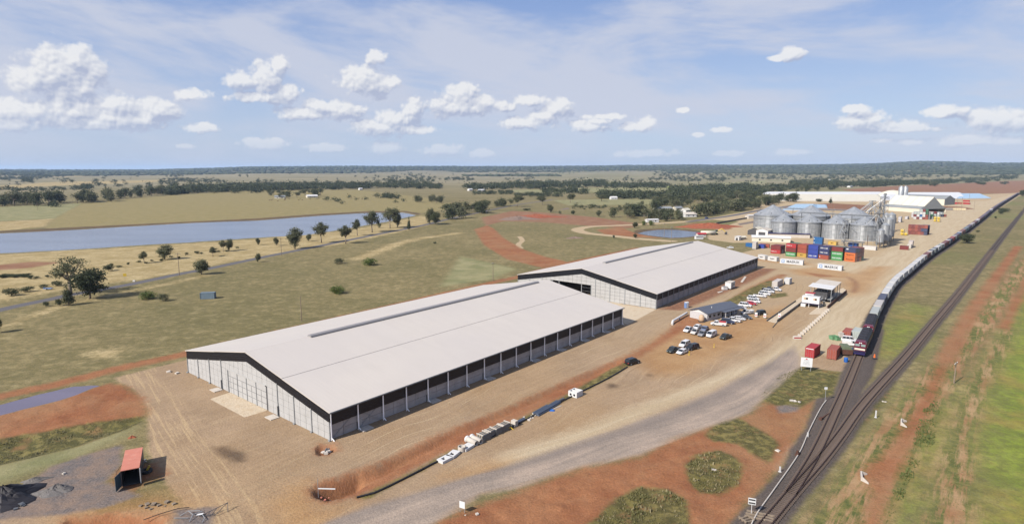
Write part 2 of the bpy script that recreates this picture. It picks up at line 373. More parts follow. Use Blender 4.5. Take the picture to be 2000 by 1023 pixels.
R['weedy'] = [[(720,975),(860,900),(930,868),(1030,820),(1100,785),(1190,740),(1240,708),(1235,700),(1180,728),(1093,777),(1025,812),(926,862),(856,892),(764,942),(694,970)],
              [(1512,737),(1565,714),(1640,727),(1628,779),(1592,779),(1560,797),(1500,790),(1480,772)],
              [(1375,850),(1400,826),(1440,815),(1500,845),(1525,868),(1500,905),(1462,880),(1440,866),(1395,862)],
              [(1340,905),(1362,885),(1400,878),(1435,888),(1452,912),(1445,945),(1405,966),(1365,962),(1340,935)],
              [(1125,1060),(1150,1022),(1200,972),(1250,951),(1305,955),(1340,975),(1348,1010),(1345,1060)],
              [(1413,590),(1466,562),(1500,548),(1530,548),(1500,566),(1450,590),(1430,598)], [(1500,575),(1535,571),(1540,578),(1505,583)],
              [(-120,880),(0,855),(100,838),(190,822),(285,810),(278,822),(250,836),(150,871),(50,895),(-120,935)],
              [(1690,790),(1715,770),(1740,742),(1752,745),(1730,785),(1690,830),(1655,870),(1640,868)]]
R['tan'] = [[(222,738),(300,718),(362,703),(700,630),(960,575),(1200,560),(1500,480),(1475,474),(1430,474),(1385,468),(1380,462),(1400,447),(1445,432),(1400,430),(1380,427),(1470,411),(1480,400),(1540,392),(1760,386),(1985,377),(2015,366),(2040,352),(2030,375),(1990,383),(1900,441),(1860,470),(1780,535),(1745,570),(1715,630),(1692,690),(1680,715),(1660,727),(1560,718),(1505,765),(1461,807),(1372,836),(1316,855),(1252,889),(1126,915),(1000,956),(940,966),(850,1023),(800,1100),(380,1100),(376,1010),(345,970),(302,915),(288,860),(290,805),(262,762)],
            ('line', [(1400,426),(1337,433),(1225,439.5),(1155,442.5),(1128,448),(1145,455),(1200,461),(1250,466.5),(1310,471)], 11),
            [(1400,845),(1450,830),(1480,850),(1500,880),(1560,860),(1520,920),(1470,900)],
            ('line', [(1015,462),(1020,470),(1012,478),(1020,487)], 4),
            [(30,975),(200,1000),(320,985),(420,1000),(400,1060),(-100,1060),(-100,1000)]]
R['orange'] = [[(1230,700),(1290,655),(1340,628),(1440,622),(1540,596),(1520,640),(1420,690),(1345,730),(1275,735)],
               [(540,1060),(520,985),(560,950),(600,935),(640,985),(700,975),(640,1040)], [(1640,545),(1700,520),(1740,520),(1700,570),(1660,580)],
               [(860,930),(960,905),(1000,900),(960,925)], [(1540,527),(1600,520),(1690,538),(1650,545),(1560,537)], [(1440,500),(1560,508),(1600,520),(1500,512)],
               [(100,990),(330,960),(400,990),(300,1010),(120,1030)]]
R['red'] = [[(600,952),(632,938),(730,905),(800,876),(860,847),(1000,790),(1100,745),(1200,705),(1280,665),(1312,640),(1322,622),(1350,612),(1380,622),(1350,640),(1320,655),(1242,704),(1190,733),(1100,778),(1030,811),(930,858),(860,890),(800,922),(735,958),(700,972),(640,982),(606,972)],
            [(790,1100),(850,1023),(880,1005),(1000,960),(1126,917),(1252,891),(1316,857),(1372,838),(1461,809),(1500,782),(1560,795),(1592,779),(1573,836),(1541,877),(1500,943),(1445,1000),(1400,1060)],
            ('line', [(-160,815),(-40,783),(0,773),(100,753),(200,727),(290,706),(360,691),(600,636),(960,552),(1010,541),(1100,516),(1250,484)], 5.2),
            [(-120,845),(0,809),(100,786),(175,758),(215,748),(250,754),(280,777),(293,800),(285,813),(200,825),(100,843),(0,858),(-120,885)],
            [(926,448),(952,440),(965,447),(985,466),(1020,486),(1060,500),(1110,512),(1060,523),(990,506),(945,478)],
            [(1165,449),(1212,443),(1232,452),(1262,460),(1300,466),(1240,463),(1180,457)], [(1335,441),(1350,436),(1400,436),(1432,446),(1420,449),(1380,447)],
            [(1413,593),(1466,560),(1523,535),(1540,536),(1496,558),(1431,594)],
            [(1672,1060),(1690,1010),(1700,960),(1684,925),(1700,905),(1727,890),(1750,850),(1775,815),(1790,795),(1815,745),(1835,700),(1862,700),(1838,745),(1822,790),(1795,840),(1765,900),(1740,960),(1715,1030),(1705,1060)],
            ('line', [(1848,705),(1880,640),(1925,570),(1990,480)], 4.5), ('line', [(1960,640),(1990,580),(2020,520)], 3.0),
            [(80,1060),(130,1012),(230,1000),(330,1008),(320,1060)],
            [(1300,1060),(1345,990),(1380,985),(1400,1020),(1390,1060)],
            [(228,915),(215,950),(260,962),(290,940),(330,925),(300,905)], [(1440,500),(1492,503),(1480,508),(1440,506)], [(1568,531),(1640,540),(1600,541)],
            [(612,878),(622,868),(655,866),(660,878),(640,888),(618,889)]]
R['pale'] = [[(1500,700),(1560,655),(1620,600),(1700,530),(1790,460),(1900,400),(1985,378),(1985,386),(1890,440),(1780,531),(1720,600),(1690,660),(1650,700),(1590,690),(1555,715),(1510,760),(1440,790)],
             [(1530,520),(1620,512),(1720,500),(1800,430),(1760,405),(1860,395),(1950,392),(1860,470),(1700,560)],
             ('line', [(1000,895),(1120,855),(1260,800),(1400,745),(1500,700),(1560,660)], 5)]
R['grey'] = [[(560,1060),(640,1018),(720,987),(830,955),(1000,904),(1110,869),(1221,833),(1320,795),(1400,762),(1500,708),(1552,675),(1562,700),(1560,716),(1505,764),(1461,806),(1372,835),(1316,854),(1252,886),(1126,912),(1000,952),(940,962),(850,1018),(810,1060)],
             ]
R['gravel'] = [[(-80,985),(30,957),(100,910),(190,880),(238,868),(238,905),(205,940),(250,955),(275,968),(200,992),(120,1004),(60,1008),(-80,1020)],
             [(330,1060),(345,995),(420,990),(405,1060)], [(1515,792),(1560,790),(1555,803),(1520,806)], [(1090,410),(1110,405),(1112,409)],
             [(1440,437),(1480,430),(1480,434),(1445,440)]]
R['ballast'] = [[(1380,1090),(1425,1023),(1447,1000),(1500,943),(1532,908),(1543,877),(1574,836),(1594,779),(1628,772),(1640,735),(1650,712),(1660,696),(1700,660),(1728,641),(1714,700),(1703,735),(1684,765),(1676,786),(1692,776),(1752,700),(1786,700),(1712,790),(1666,846),(1646,878),(1620,910),(1578,958),(1535,1015),(1480,1090)],
                ('main', MAIN, 4.3), ('side', SIDE[90:] , 6.2)]
R['asphalt'] = [('line', [(-160,650),(0,605),(100,584),(140,575),(250,556),(350,535),(410,524),(512,502.5),(600,485),(675,470),(750,455),(795,446.5),(837,437.5),(880,427),(950,412),(1010,400),(1080,390)], 6.0),
                ('line', [(1345,433),(1380,428),(1430,421),(1500,408),(1560,400)], 8)]
R['slab'] = [[(409.5,778.7),(451.6,765),(522.5,801),(477.3,814.4)], [(1168,577),(1215,594),(1281,604),(1225,634),(1218,632),(1170,614)],
             [(1497,627),(1565,579),(1580,583),(1517,631)], [(1578,614),(1645,561),(1654,567),(1604,613)]]
R['mud'] = [[(-700,485),(-300,470),(0,454.5),(125,449),(250,441.5),(375,434.5),(500,430),(625,420.5),(700,416),(725,415),(787,414),(800,416.5),(816,420),(822,417),(790,412),(720,412.5),(625,417.5),(500,426.5),(250,438.5),(0,451),(-300,466),(-700,480)],
            [(412,873),(440,872),(480,884),(480,900),(462,903),(430,890)], [(1238,455),(1240,449),(1262,447.5),(1300,445.5),(1345,448),(1378,453),(1378,460),(1350,464),(1310,466),(1268,461)],
            [(1183,751),(1195,748),(1209,752),(1205,757),(1190,758)], [(1264,731),(1272,730),(1273,734),(1266,735)], [(985,836),(1010,825),(1016,832),(996,840)]]
R['forest'] = []
ORDER = ['dry', 'lush', 'khaki', 'pale_green', 'redfield', 'tan', 'pale', 'orange', 'brown', 'verge', 'red', 'weedy', 'grey', 'gravel', 'slab', 'ballast', 'asphalt', 'mud']

# polar grid, fine in front
r1 = 24 * np.exp(np.arange(0, int(math.log(1300 / 24) / .0072)) * .0072); r2 = r1[-1] * np.exp(np.arange(1, int(math.log(26000 / 1300) / .022)) * .022)
RR = np.concatenate([r1, r2]); fa = np.radians(np.concatenate([np.arange(-50, 50, .21), np.arange(50, 310, 6.0)]))
nA = len(fa); nR = len(RR)
X = (RR[:, None] * np.sin(fa)[None]).ravel(); Y = (RR[:, None] * np.cos(fa)[None]).ravel()
PT = np.stack([X, Y], 1); NV = len(PT)
def poly_sd(poly, P):
    """signed distance in metres, positive inside"""
    n = len(poly); ins = np.zeros(len(P), bool); dmin = np.full(len(P), 1e12)
    for i in range(n):
        a = poly[i]; b = poly[(i + 1) % n]; e_ = b - a; L = max(1e-9, e_ @ e_)
        w = P - a; t = np.clip((w @ e_) / L, 0, 1); q = w - t[:, None] * e_
        dmin = np.minimum(dmin, q[:, 0] ** 2 + q[:, 1] ** 2)
        if a[1] != b[1]:
            c = ((a[1] > P[:, 1]) != (b[1] > P[:, 1])) & (P[:, 0] < (b[0] - a[0]) * (P[:, 1] - a[1]) / (b[1] - a[1]) + a[0]); ins ^= c
    d = np.sqrt(dmin); return np.where(ins, d, -d)
def line_d(pl, P, signed=False):
    dm = np.full(len(P), 1e12); al = np.zeros(len(P)); sg = np.zeros(len(P)); s0 = 0.0
    for a, b in zip(pl[:-1], pl[1:]):
        e_ = b - a; L = math.sqrt(e_ @ e_); w = P - a; t = np.clip((w @ e_) / (L * L), 0, 1); q = w - t[:, None] * e_
        d2 = q[:, 0] ** 2 + q[:, 1] ** 2; k = d2 < dm
        dm[k] = d2[k]; al[k] = s0 + t[k] * L; sg[k] = np.sign(e_[0] * w[k, 1] - e_[1] * w[k, 0]); s0 += L
    d = np.sqrt(dm); return (d * np.where(sg == 0, 1, sg), al) if signed else d
def local(poly, pad=60):
    lo = poly.min(0) - pad; hi = poly.max(0) + pad
    return np.where((PT[:, 0] > lo[0]) & (PT[:, 0] < hi[0]) & (PT[:, 1] > lo[1]) & (PT[:, 1] < hi[1]))[0]
SD = {}
for k in ORDER:
    a = np.full(NV, -50.0)
    for item in R[k]:
        if isinstance(item, tuple):
            if item[0] == 'line': pl = spline(GN(item[1]), 6.0)
            else: pl = item[1][::8] if len(item[1]) > 40 else item[1]
            idx = local(pl, 50); v = item[2] / 2 - line_d(pl, PT[idx])
        else:
            pg = GN(item); idx = local(pg, 50); v = poly_sd(pg, PT[idx])
        a[idx] = np.maximum(a[idx], np.clip(v, -50, 50))
    SD[k] = a
WS = {}
for k, p in WATER.items():
    pg = GN(p); a = np.full(NV, -50.0); idx = local(pg, 50); a[idx] = np.clip(poly_sd(pg, PT[idx]), -50, 50); WS[k] = a
def sstep(x, a, b):
    t = np.clip((x - a) / (b - a), 0, 1); return t * t * (3 - 2 * t)
def vnoise(P, s, seed):
    """cheap smooth value noise"""
    rs = np.random.RandomState(seed); T = rs.rand(256, 256); q = P / s; i = np.floor(q).astype(int); f = q - i; f = f * f * (3 - 2 * f)
    def h(a, b): return T[a % 256, b % 256]
    a = h(i[:, 0], i[:, 1]); b = h(i[:, 0] + 1, i[:, 1]); c = h(i[:, 0], i[:, 1] + 1); d = h(i[:, 0] + 1, i[:, 1] + 1)
    return (a * (1 - f[:, 0]) + b * f[:, 0]) * (1 - f[:, 1]) + (c * (1 - f[:, 0]) + d * f[:, 0]) * f[:, 1]
Z = np.zeros(NV)
Z -= 2.2 * sstep(WS['reservoir'], -1.0, 7.0); Z -= 1.8 * sstep(WS['pond'], -1.0, 4.0); Z -= 0.6 * sstep(WS['puddle'], -1.0, 1.6)
Z += 0.35 * sstep(SD['ballast'], 0.0, 1.4)
def zpoly(px, amp, a, b):
    pg = GN(px); idx = local(pg, 30); Z[idx] += amp * sstep(poly_sd(pg, PT[idx]), a, b)
DITCH = [(600,952),(632,938),(730,905),(800,876),(860,847),(1000,790),(1100,745),(1200,705),(1230,700),(1190,722),(1100,760),(1000,808),(900,852),(800,905),(735,940),(700,962),(640,980),(606,972)]
zpoly(DITCH, -1.5, 0.0, 2.6)
zpoly([(606,958),(640,944),(700,920),(720,925),(705,950),(670,972),(630,976)], -2.2, 0.0, 2.4)
zpoly([(-120,880),(0,855),(100,838),(190,822),(285,810),(278,822),(250,836),(150,871),(50,895),(-120,935)], -1.1, -1.0, 4.0)
zpoly([(80,1060),(130,1012),(230,1000),(330,1008),(320,1060)], -1.2, 0.0, 2.0)
zpoly([(612,878),(622,868),(655,866),(660,878),(640,888),(618,889)], -0.8, 0.0, 1.2)
dirt = np.maximum(SD['red'], SD['weedy'])
rough = sstep(dirt, -1, 4) * (1 - sstep(SD['ballast'], -2, 0)) * (RR.repeat(nA) < 900)
Z += rough * ((vnoise(PT, 2.6, 3) - .5) * .34 + (vnoise(PT, 1.1, 4) - .5) * .16)
# far country rises to a low wooded skyline, higher on the right
TX = np.array([-600, 0, 300, 420, 500, 700, 1000, 1300, 1500, 1620, 1700, 1790, 1850, 1930, 2000, 2600]); TY = np.array([331.5, 331.5, 331, 329, 326.5, 324.5, 324, 323, 323, 322.5, 321, 317.5, 319, 321.5, 321, 322])
pxv = 1000 + F * np.where(Y > 1, X / np.maximum(Y, 1), 5 * np.sign(X)); rr = RR.repeat(nA)
ty = np.interp(pxv, TX, TY); rad = 11000.0
top = np.maximum(0, H + (Y0 - ty) / F * rad * 0.985 - 9)
und = (vnoise(PT, 1400, 9) - .5) * 26 + (vnoise(PT, 620, 10) - .5) * 10
HZ = lambda r_: sstep(r_, 3000, 11000)
front = Y > 0
Z += np.where(front, top * HZ(rr), 40 * HZ(rr)) + und * sstep(rr, 1900, 5200) * .8
Z[rr > 11200] -= (rr[rr > 11200] - 11200) * .012
def zat(x, y):
    r_ = math.hypot(x, y); i = np.searchsorted(RR, r_); i = min(max(i, 1), nR - 1); a = math.atan2(x, y)
    if a < fa[0]: a += 2 * math.pi
    j = min(nA - 1, int(np.searchsorted(fa, a))); t = (r_ - RR[i - 1]) / (RR[i] - RR[i - 1])
    return float(Z[(i - 1) * nA + j] * (1 - t) + Z[i * nA + j] * t)
acr, alo = line_d(GUIDE, PT, True); arc, arl = line_d(ARC, PT, True)

gm = bpy.data.materials.new('ground_surface'); gm.use_nodes = True; n = NG(gm.node_tree); bs = gm.node_tree.nodes['Principled BSDF']
pos = n.n.new('ShaderNodeNewGeometry').outputs['Position']; p2 = n.vm('MULTIPLY', pos, (1, 1, 0))
e1v = (0.629, 0.777)
ax = n.math('ADD', n.math('MULTIPLY', n.sep(pos)[0], e1v[0]), n.math('MULTIPLY', n.sep(pos)[1], e1v[1]))
ay = n.math('SUBTRACT', n.math('MULTIPLY', n.sep(pos)[1], e1v[0]), n.math('MULTIPLY', n.sep(pos)[0], e1v[1]))
N1 = n.noise(p2, 0.012, 6, .6)        # broad patches
N2 = n.noise(p2, 0.09, 7, .62)        # 10 m patches
N3 = n.noise(p2, 0.55, 6, .65)        # tussocks
N4 = n.noise(p2, 2.6, 4, .6)          # fine grain
wrp = n.math('MULTIPLY', n.math('SUBTRACT', n.noise(p2, .03, 2, .5), .5), 14.0)
NS = n.noise(n.xyz(n.math('MULTIPLY', ax, .05), n.math('MULTIPLY', n.math('ADD', ay, wrp), .9), 0.0), 1.0, 6, .68)   # wheel streaks along the sheds
NR_ = n.noise(n.xyz(n.math('MULTIPLY', n.attr('along').outputs['Fac'], .028), n.math('MULTIPLY', n.math('ADD', n.attr('across').outputs['Fac'], n.math('MULTIPLY', wrp, .5)), .45), 0.0), 1.0, 7, .66)  # streaks along the haul road
NA_ = n.noise(n.xyz(n.math('MULTIPLY', n.attr('arc_along').outputs['Fac'], .05), n.math('MULTIPLY', n.attr('arc_across').outputs['Fac'], 1.25), 0.0), 1.0, 4, .6)

def two(f, lo, hi, a, b): return n.mix(n.mr(f, lo, hi, 0, 1), a, b)
dist = n.vm('LENGTH', p2)
mixn = n.math('ADD', n.math('MULTIPLY', N3, .45), n.math('ADD', n.math('MULTIPLY', N2, .35), n.math('MULTIPLY', N4, .2)))
# base: khaki pasture
col = two(N2, .38, .62, AC(146, 133, 94), AC(168, 152, 110))
col = n.mix(n.mr(N1, .44, .60, 0, .50), col, AC(118, 114, 74))
col = n.mix(n.mr(n.noise(p2, 0.021, 5, .6), .52, .68, 0, .50), col, AC(178, 160, 118))
col = n.mix(n.mr(n.math('ADD', n.math('MULTIPLY', N3, .5), n.math('MULTIPLY', N4, .5)), .40, .58, .62, 0), col, AC(92, 88, 62))
blot = n.noise(p2, .24, 7, .72)
col = n.mix(n.mr(blot, .40, .54, .62, 0), col, AC(114, 108, 72)); col = n.mix(n.mr(blot, .54, .68, 0, .55), col, AC(184, 170, 126))
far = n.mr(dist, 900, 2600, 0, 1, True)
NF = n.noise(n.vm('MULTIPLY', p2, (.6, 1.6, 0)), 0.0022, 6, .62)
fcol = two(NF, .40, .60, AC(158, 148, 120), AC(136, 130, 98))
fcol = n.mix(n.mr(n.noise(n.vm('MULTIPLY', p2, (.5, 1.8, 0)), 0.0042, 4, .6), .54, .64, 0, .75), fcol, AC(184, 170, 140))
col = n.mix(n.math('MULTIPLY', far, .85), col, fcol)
green_mid = n.math('MULTIPLY', n.mr(n.noise(p2, .006, 3, .6), .48, .62, 0, .5), n.mr(n.sep(pos)[0], 60, 180, 0, 1))
col = n.mix(green_mid, col, AC(128, 134, 84))
wood = n.math('MULTIPLY', n.mr(dist, 5200, 7600, 0, 1, True), n.mr(n.noise(n.vm('MULTIPLY', p2, (.4, 1.3, 0)), .0007, 5, .6), .36, .44, 0, 1))
col = n.mix(wood, col, AC(62, 68, 50))
def cls(name, c, soft, amp, noise=None, maxf=1.0):
    global col
    a = n.attr('m_' + name).outputs['Fac']; nz = noise if noise is not None else mixn
    v = n.math('MULTIPLY_ADD', n.math('SUBTRACT', nz, .5), amp, a)
    col = n.mix(n.mr(v, -soft, soft, 0, maxf, True), col, c)
    return v
grain = lambda c, k=.10: n.mix(1.0, c, n.xyz(*[n.mr(N4, .3, .7, 1 - k, 1 + k)] * 3), 'MULTIPLY')
cls('dry', n.mix(n.mr(N3, .42, .60, .45, 0), two(N2, .4, .62, AC(176, 156, 112), AC(206, 186, 142)), AC(140, 128, 84)), 4, 26)
cls('khaki', n.mix(n.mr(blot, .42, .60, .4, 0), n.mix(n.mr(N3, .40, .62, .35, 0), two(N2, .4, .6, AC(156, 144, 98), AC(172, 156, 112)), AC(128, 120, 80)), AC(132, 124, 84)), 3, 6)
cls('pale_green', two(N2, .4, .6, AC(138, 138, 98), AC(162, 156, 116)), 3, 6)
cls('lush', n.mix(n.mr(n.noise(p2, .045, 6, .65), .50, .68, 0, .75), n.mix(n.mr(N3, .42, .6, .5, 0), two(N2, .36, .60, AC(122, 142, 52), AC(150, 166, 66)), AC(98, 112, 46)), AC(160, 128, 76)), 12, 44, None, .90)
cls('redfield', two(N2, .38, .62, AC(146, 106, 82), AC(160, 124, 98)), 3, 16)
tan = two(N2, .36, .64, AC(164, 140, 114), AC(180, 155, 127)); tan = n.mix(n.mr(N1, .46, .60, 0, .45), tan, AC(176, 144, 104)); tan = n.mix(n.mr(n.sep(pos)[1], 150, 420, 0, .75), tan, AC(202, 182, 148))
tan = n.mix(n.mr(NS, .50, .70, 0, .34), tan, AC(198, 177, 142)); tan = n.mix(n.mr(NS, .44, .30, 0, .28), tan, AC(138, 118, 94))
tan = n.mix(n.math('MULTIPLY', n.mr(NR_, .52, .68, 0, .32), n.mr(n.sep(pos)[0], -10, 60, 0, 1)), tan, AC(200, 180, 148))
am = n.math('MULTIPLY', n.mr(n.math('ABSOLUTE', n.attr('arc_across').outputs['Fac']), 7, 3.0, 0, 1, True), n.mr(NA_, .50, .62, 0, .6))
tan = n.mix(am, tan, AC(206, 180, 140))
def ruts(u, sp, w, seed):
    a = n.math('ABSOLUTE', n.math('SUBTRACT', n.math('FRACT', n.math('MULTIPLY', n.math('ADD', u, wrp), 1 / sp)), .5))
    return n.math('MULTIPLY', n.mr(a, w, w * .3, 0, 1), n.mr(n.noise(n.vm('ADD', p2, (seed, 0, 0)), .028, 4, .7), .50, .60, 0, 1))
rmk = n.mr(n.sep(pos)[0], -52, -26, 0, 1)
tan = n.mix(n.math('MULTIPLY', n.math('MULTIPLY', ruts(ay, 2.7, .07, 0), rmk), .42), tan, AC(132, 110, 88)); tan = n.mix(n.math('MULTIPLY', n.math('MULTIPLY', ruts(ay, 3.9, .06, 70), rmk), .48), tan, AC(206, 186, 152))
cls('tan', grain(tan, .07), .7, 4.0)
cls('pale', grain(n.mix(n.mr(NR_, .42, .60, 0, .8), AC(196, 177, 146), AC(210, 193, 164)), .05), 3, 6)
cls('orange', grain(two(N2, .38, .62, AC(174, 132, 88), AC(190, 152, 106))), 5, 12, None, .75)
vst = n.noise(n.xyz(n.math('MULTIPLY', ax, .06), n.math('MULTIPLY', ay, .5), 3.0), 1.0, 6, .68)
cls('brown', n.mix(n.mr(N3, .40, .60, 0, 1), AC(132, 96, 76), AC(160, 118, 92)), 2.0, 6.0)
cls('verge', n.mix(n.mr(vst, .46, .56, 0, 1), n.mix(n.mr(N3, .42, .58, 0, 1), AC(96, 104, 58), AC(134, 128, 78)), n.mix(n.mr(N2, .4, .6, 0, 1), AC(164, 122, 88), AC(184, 154, 116))), 2.5, 9)
red = two(N2, .36, .64, AC(152, 97, 67), AC(170, 118, 84)); red = n.mix(n.mr(n.noise(p2, .05, 5, .6), .50, .64, 0, .55), red, AC(172, 132, 98)); red = n.mix(n.mr(NR_, .54, .70, 0, .30), red, AC(178, 136, 100)); red = n.mix(n.mr(N3, .44, .32, 0, .45), red, AC(124, 78, 54))
red = n.mix(n.mr(n.noise(p2, .026, 6, .66), .50, .64, 0, .55), red, AC(160, 126, 92))
cls('red', grain(red, .14), 1.6, 9.0, None, .95)
vst = n.noise(n.xyz(n.math('MULTIPLY', ax, .06), n.math('MULTIPLY', ay, .5), 3.0), 1.0, 6, .68)
weed = n.mix(n.mr(N3, .46, .58, 1, 0), two(N2, .40, .60, AC(122, 116, 68), AC(142, 132, 84)), AC(92, 90, 56)); weed = n.mix(n.mr(n.noise(p2, .20, 6, .68), .54, .66, 0, .70), weed, AC(156, 118, 84))
cls('weedy', weed, .8, 5.0, None, .95)
gry = n.mix(n.mr(n.math('ADD', n.math('MULTIPLY', NR_, .6), n.math('MULTIPLY', N2, .4)), .40, .60, 0, 1), AC(152, 140, 130), AC(186, 168, 152))
AX_ = n.attr('across').outputs['Fac']; gry = n.mix(n.mr(n.math('ABSOLUTE', n.math('ADD', AX_, -3.0)), 3.5, 0.5, 0, .55, True), gry, AC(134, 124, 118))
cls('grey', grain(gry, .10), 1.3, 4.0, NR_)
cls('gravel', n.mix(n.mr(n.noise(p2, .22, 6, .7), .40, .62, 0, 1), n.mix(n.mr(N4, .4, .6, 0, 1), AC(108, 102, 102), AC(134, 126, 122)), AC(150, 130, 116)), .8, 4.5)
cls('slab', n.mix(n.mr(N3, .5, .68, 0, .45), AC(216, 200, 176), AC(190, 160, 126)), .12, .1)
bal = n.vor(p2, 5.0).outputs['Distance']
balc = n.mix(n.mr(N2, .42, .62, 0, .5), AC(98, 90, 86), AC(116, 104, 96)); balc = n.mix(n.mr(N4, .42, .62, 0, .6), balc, AC(128, 116, 108))
cls('ballast', n.mix(1.0, balc, n.xyz(*[n.mr(bal, 0, .5, 1.15, .8)] * 3), 'MULTIPLY'), .6, 3.2)
cls('asphalt', grain(AC(112, 110, 114), .08), .3, .5)
cls('mud', two(N2, .4, .6, AC(92, 78, 66), AC(116, 92, 72)), 1.2, 3.0, None, .8)
spk = n.mr(n.noise(p2, 1.3, 5, .75), .34, .66, .92, 1.08)
col = n.mix(1.0, col, n.xyz(spk, spk, spk), 'MULTIPLY')
hh = n.math('ADD', n.math('MULTIPLY', N3, .55), n.math('MULTIPLY', N4, .45))
n._in(bs, 'Base Color', col); bs.inputs['Roughness'].default_value = .92; bs.inputs['Specular IOR Level'].default_value = .12
n.l.new(n.bump(hh, .7, .4), bs.inputs['Normal'])

qi = np.arange(nR - 1)[:, None] * nA + np.arange(nA)[None]; nx = np.arange(nR - 1)[:, None] * nA + (np.arange(nA)[None] + 1) % nA
quads = np.stack([qi, nx, nx + nA, qi + nA], -1).reshape(-1, 4)
fc = lambda a: a[quads].mean(1)
OBJS = [('pasture', None), ('field', ['khaki', 'pale_green', 'redfield']), ('yard', ['tan', 'pale', 'orange', 'brown']), ('bare_earth', ['red', 'weedy', 'verge']), ('gravel_road', ['grey', 'gravel']), ('concrete_apron', ['slab']), ('railway_ballast', ['ballast']), ('asphalt_road', ['asphalt'])]
oid = np.zeros(len(quads), int)
for i, (nm, ks) in enumerate(OBJS):
    if ks:
        for k in ks: oid[fc(SD[k]) > 0] = i
names = list(SD.keys())
def sub_mesh(name, sel):
    q = quads[sel]; u, inv = np.unique(q.ravel(), return_inverse=True); me = bpy.data.meshes.new(name)
    me.vertices.add(len(u)); co = np.stack([X[u], Y[u], Z[u]], 1).astype(np.float32); me.vertices.foreach_set('co', co.ravel())
    me.loops.add(len(q) * 4); me.loops.foreach_set('vertex_index', inv.astype(np.int32)); me.polygons.add(len(q))
    me.polygons.foreach_set('loop_start', np.arange(0, len(q) * 4, 4, dtype=np.int32))
    me.polygons.foreach_set('use_smooth', np.ones(len(q), bool)); me.update(calc_edges=True)
    for k in names:
        a = me.attributes.new('m_' + k, 'FLOAT', 'POINT'); a.data.foreach_set('value', SD[k][u].astype(np.float32))
    for k, v in (('across', acr), ('along', alo), ('arc_across', arc), ('arc_along', arl)):
        a = me.attributes.new(k, 'FLOAT', 'POINT'); a.data.foreach_set('value', v[u].astype(np.float32))
    me.materials.append(gm); return tag(put(name, me), kind='structure')
quads = quads[:, [3, 2, 1, 0]] if False else quads
for i, (nm, ks) in enumerate(OBJS):
    o = sub_mesh(nm, oid == i)
# centre cap under the camera
cap = MB(); cap.add([(24.1 * math.sin(a), 24.1 * math.cos(a), -.01) for a in np.linspace(0, 2 * math.pi, 48, endpoint=False)], [tuple(range(47, -1, -1))])
tag(cap.build('near_ground', M['redsoil'], fix=False), kind='structure')

# ------------------------------------------------------------------ water
def water(name, px, z, c, rough, rip, bs_, grow=1.0):
    m = bpy.data.materials.new(name + '_water'); m.use_nodes = True; n = NG(m.node_tree); b = m.node_tree.nodes['Principled BSDF']
    P = n.n.new('ShaderNodeNewGeometry').outputs['Position']
    nb = n.noise(n.vm('MULTIPLY', P, (.5, 1.6, 0)), .02, 4, .6)
    n._in(b, 'Base Color', n.mix(n.mr(nb, .4, .6), c, tuple(v * 1.25 for v in c[:3]) + (1,)))
    b.inputs['Roughness'].default_value = rough; b.inputs['IOR'].default_value = 1.33; b.inputs['Specular IOR Level'].default_value = .5
    n.l.new(n.bump(n.noise(n.vm('MULTIPLY', P, (1, 1, 0)), rip, 5, .65), bs_, .25), b.inputs['Normal'])
    pg = GN(px); ctr = pg.mean(0); pg2 = []
    for i in range(len(pg)):
        a = pg[i - 1]; bb = pg[(i + 1) % len(pg)]; t = bb - a; t /= np.linalg.norm(t); nn = np.array([t[1], -t[0]])
        pg2.append(pg[i] + nn * grow)
    area = sum(pg[i - 1][0] * pg[i][1] - pg[i][0] * pg[i - 1][1] for i in range(len(pg)))
    if area < 0: pg2 = [2 * pg[i] - pg2[i] for i in range(len(pg))]
    mb = MB(); mb.add([(p[0], p[1], z) for p in pg2], [tuple(range(len(pg2)))])
    me = mb.mesh(name, m, fix=False); bm = bmesh.new(); bm.from_mesh(me); bmesh.ops.triangulate(bm, faces=bm.faces[:]); bm.to_mesh(me); bm.free()
    if me.polygons[0].normal.z < 0: me.flip_normals()
    tag(put(name, me), kind='structure')
water('reservoir_water', WATER['reservoir'], -.45, (.10, .12, .16, 1), .24, .22, .6)
water('pond_water', WATER['pond'], -.35, (.045, .06, .09, 1), .18, .5, .2)
water('puddle_water', WATER['puddle'], -.18, (.10, .085, .12, 1), .16, .6, .12)
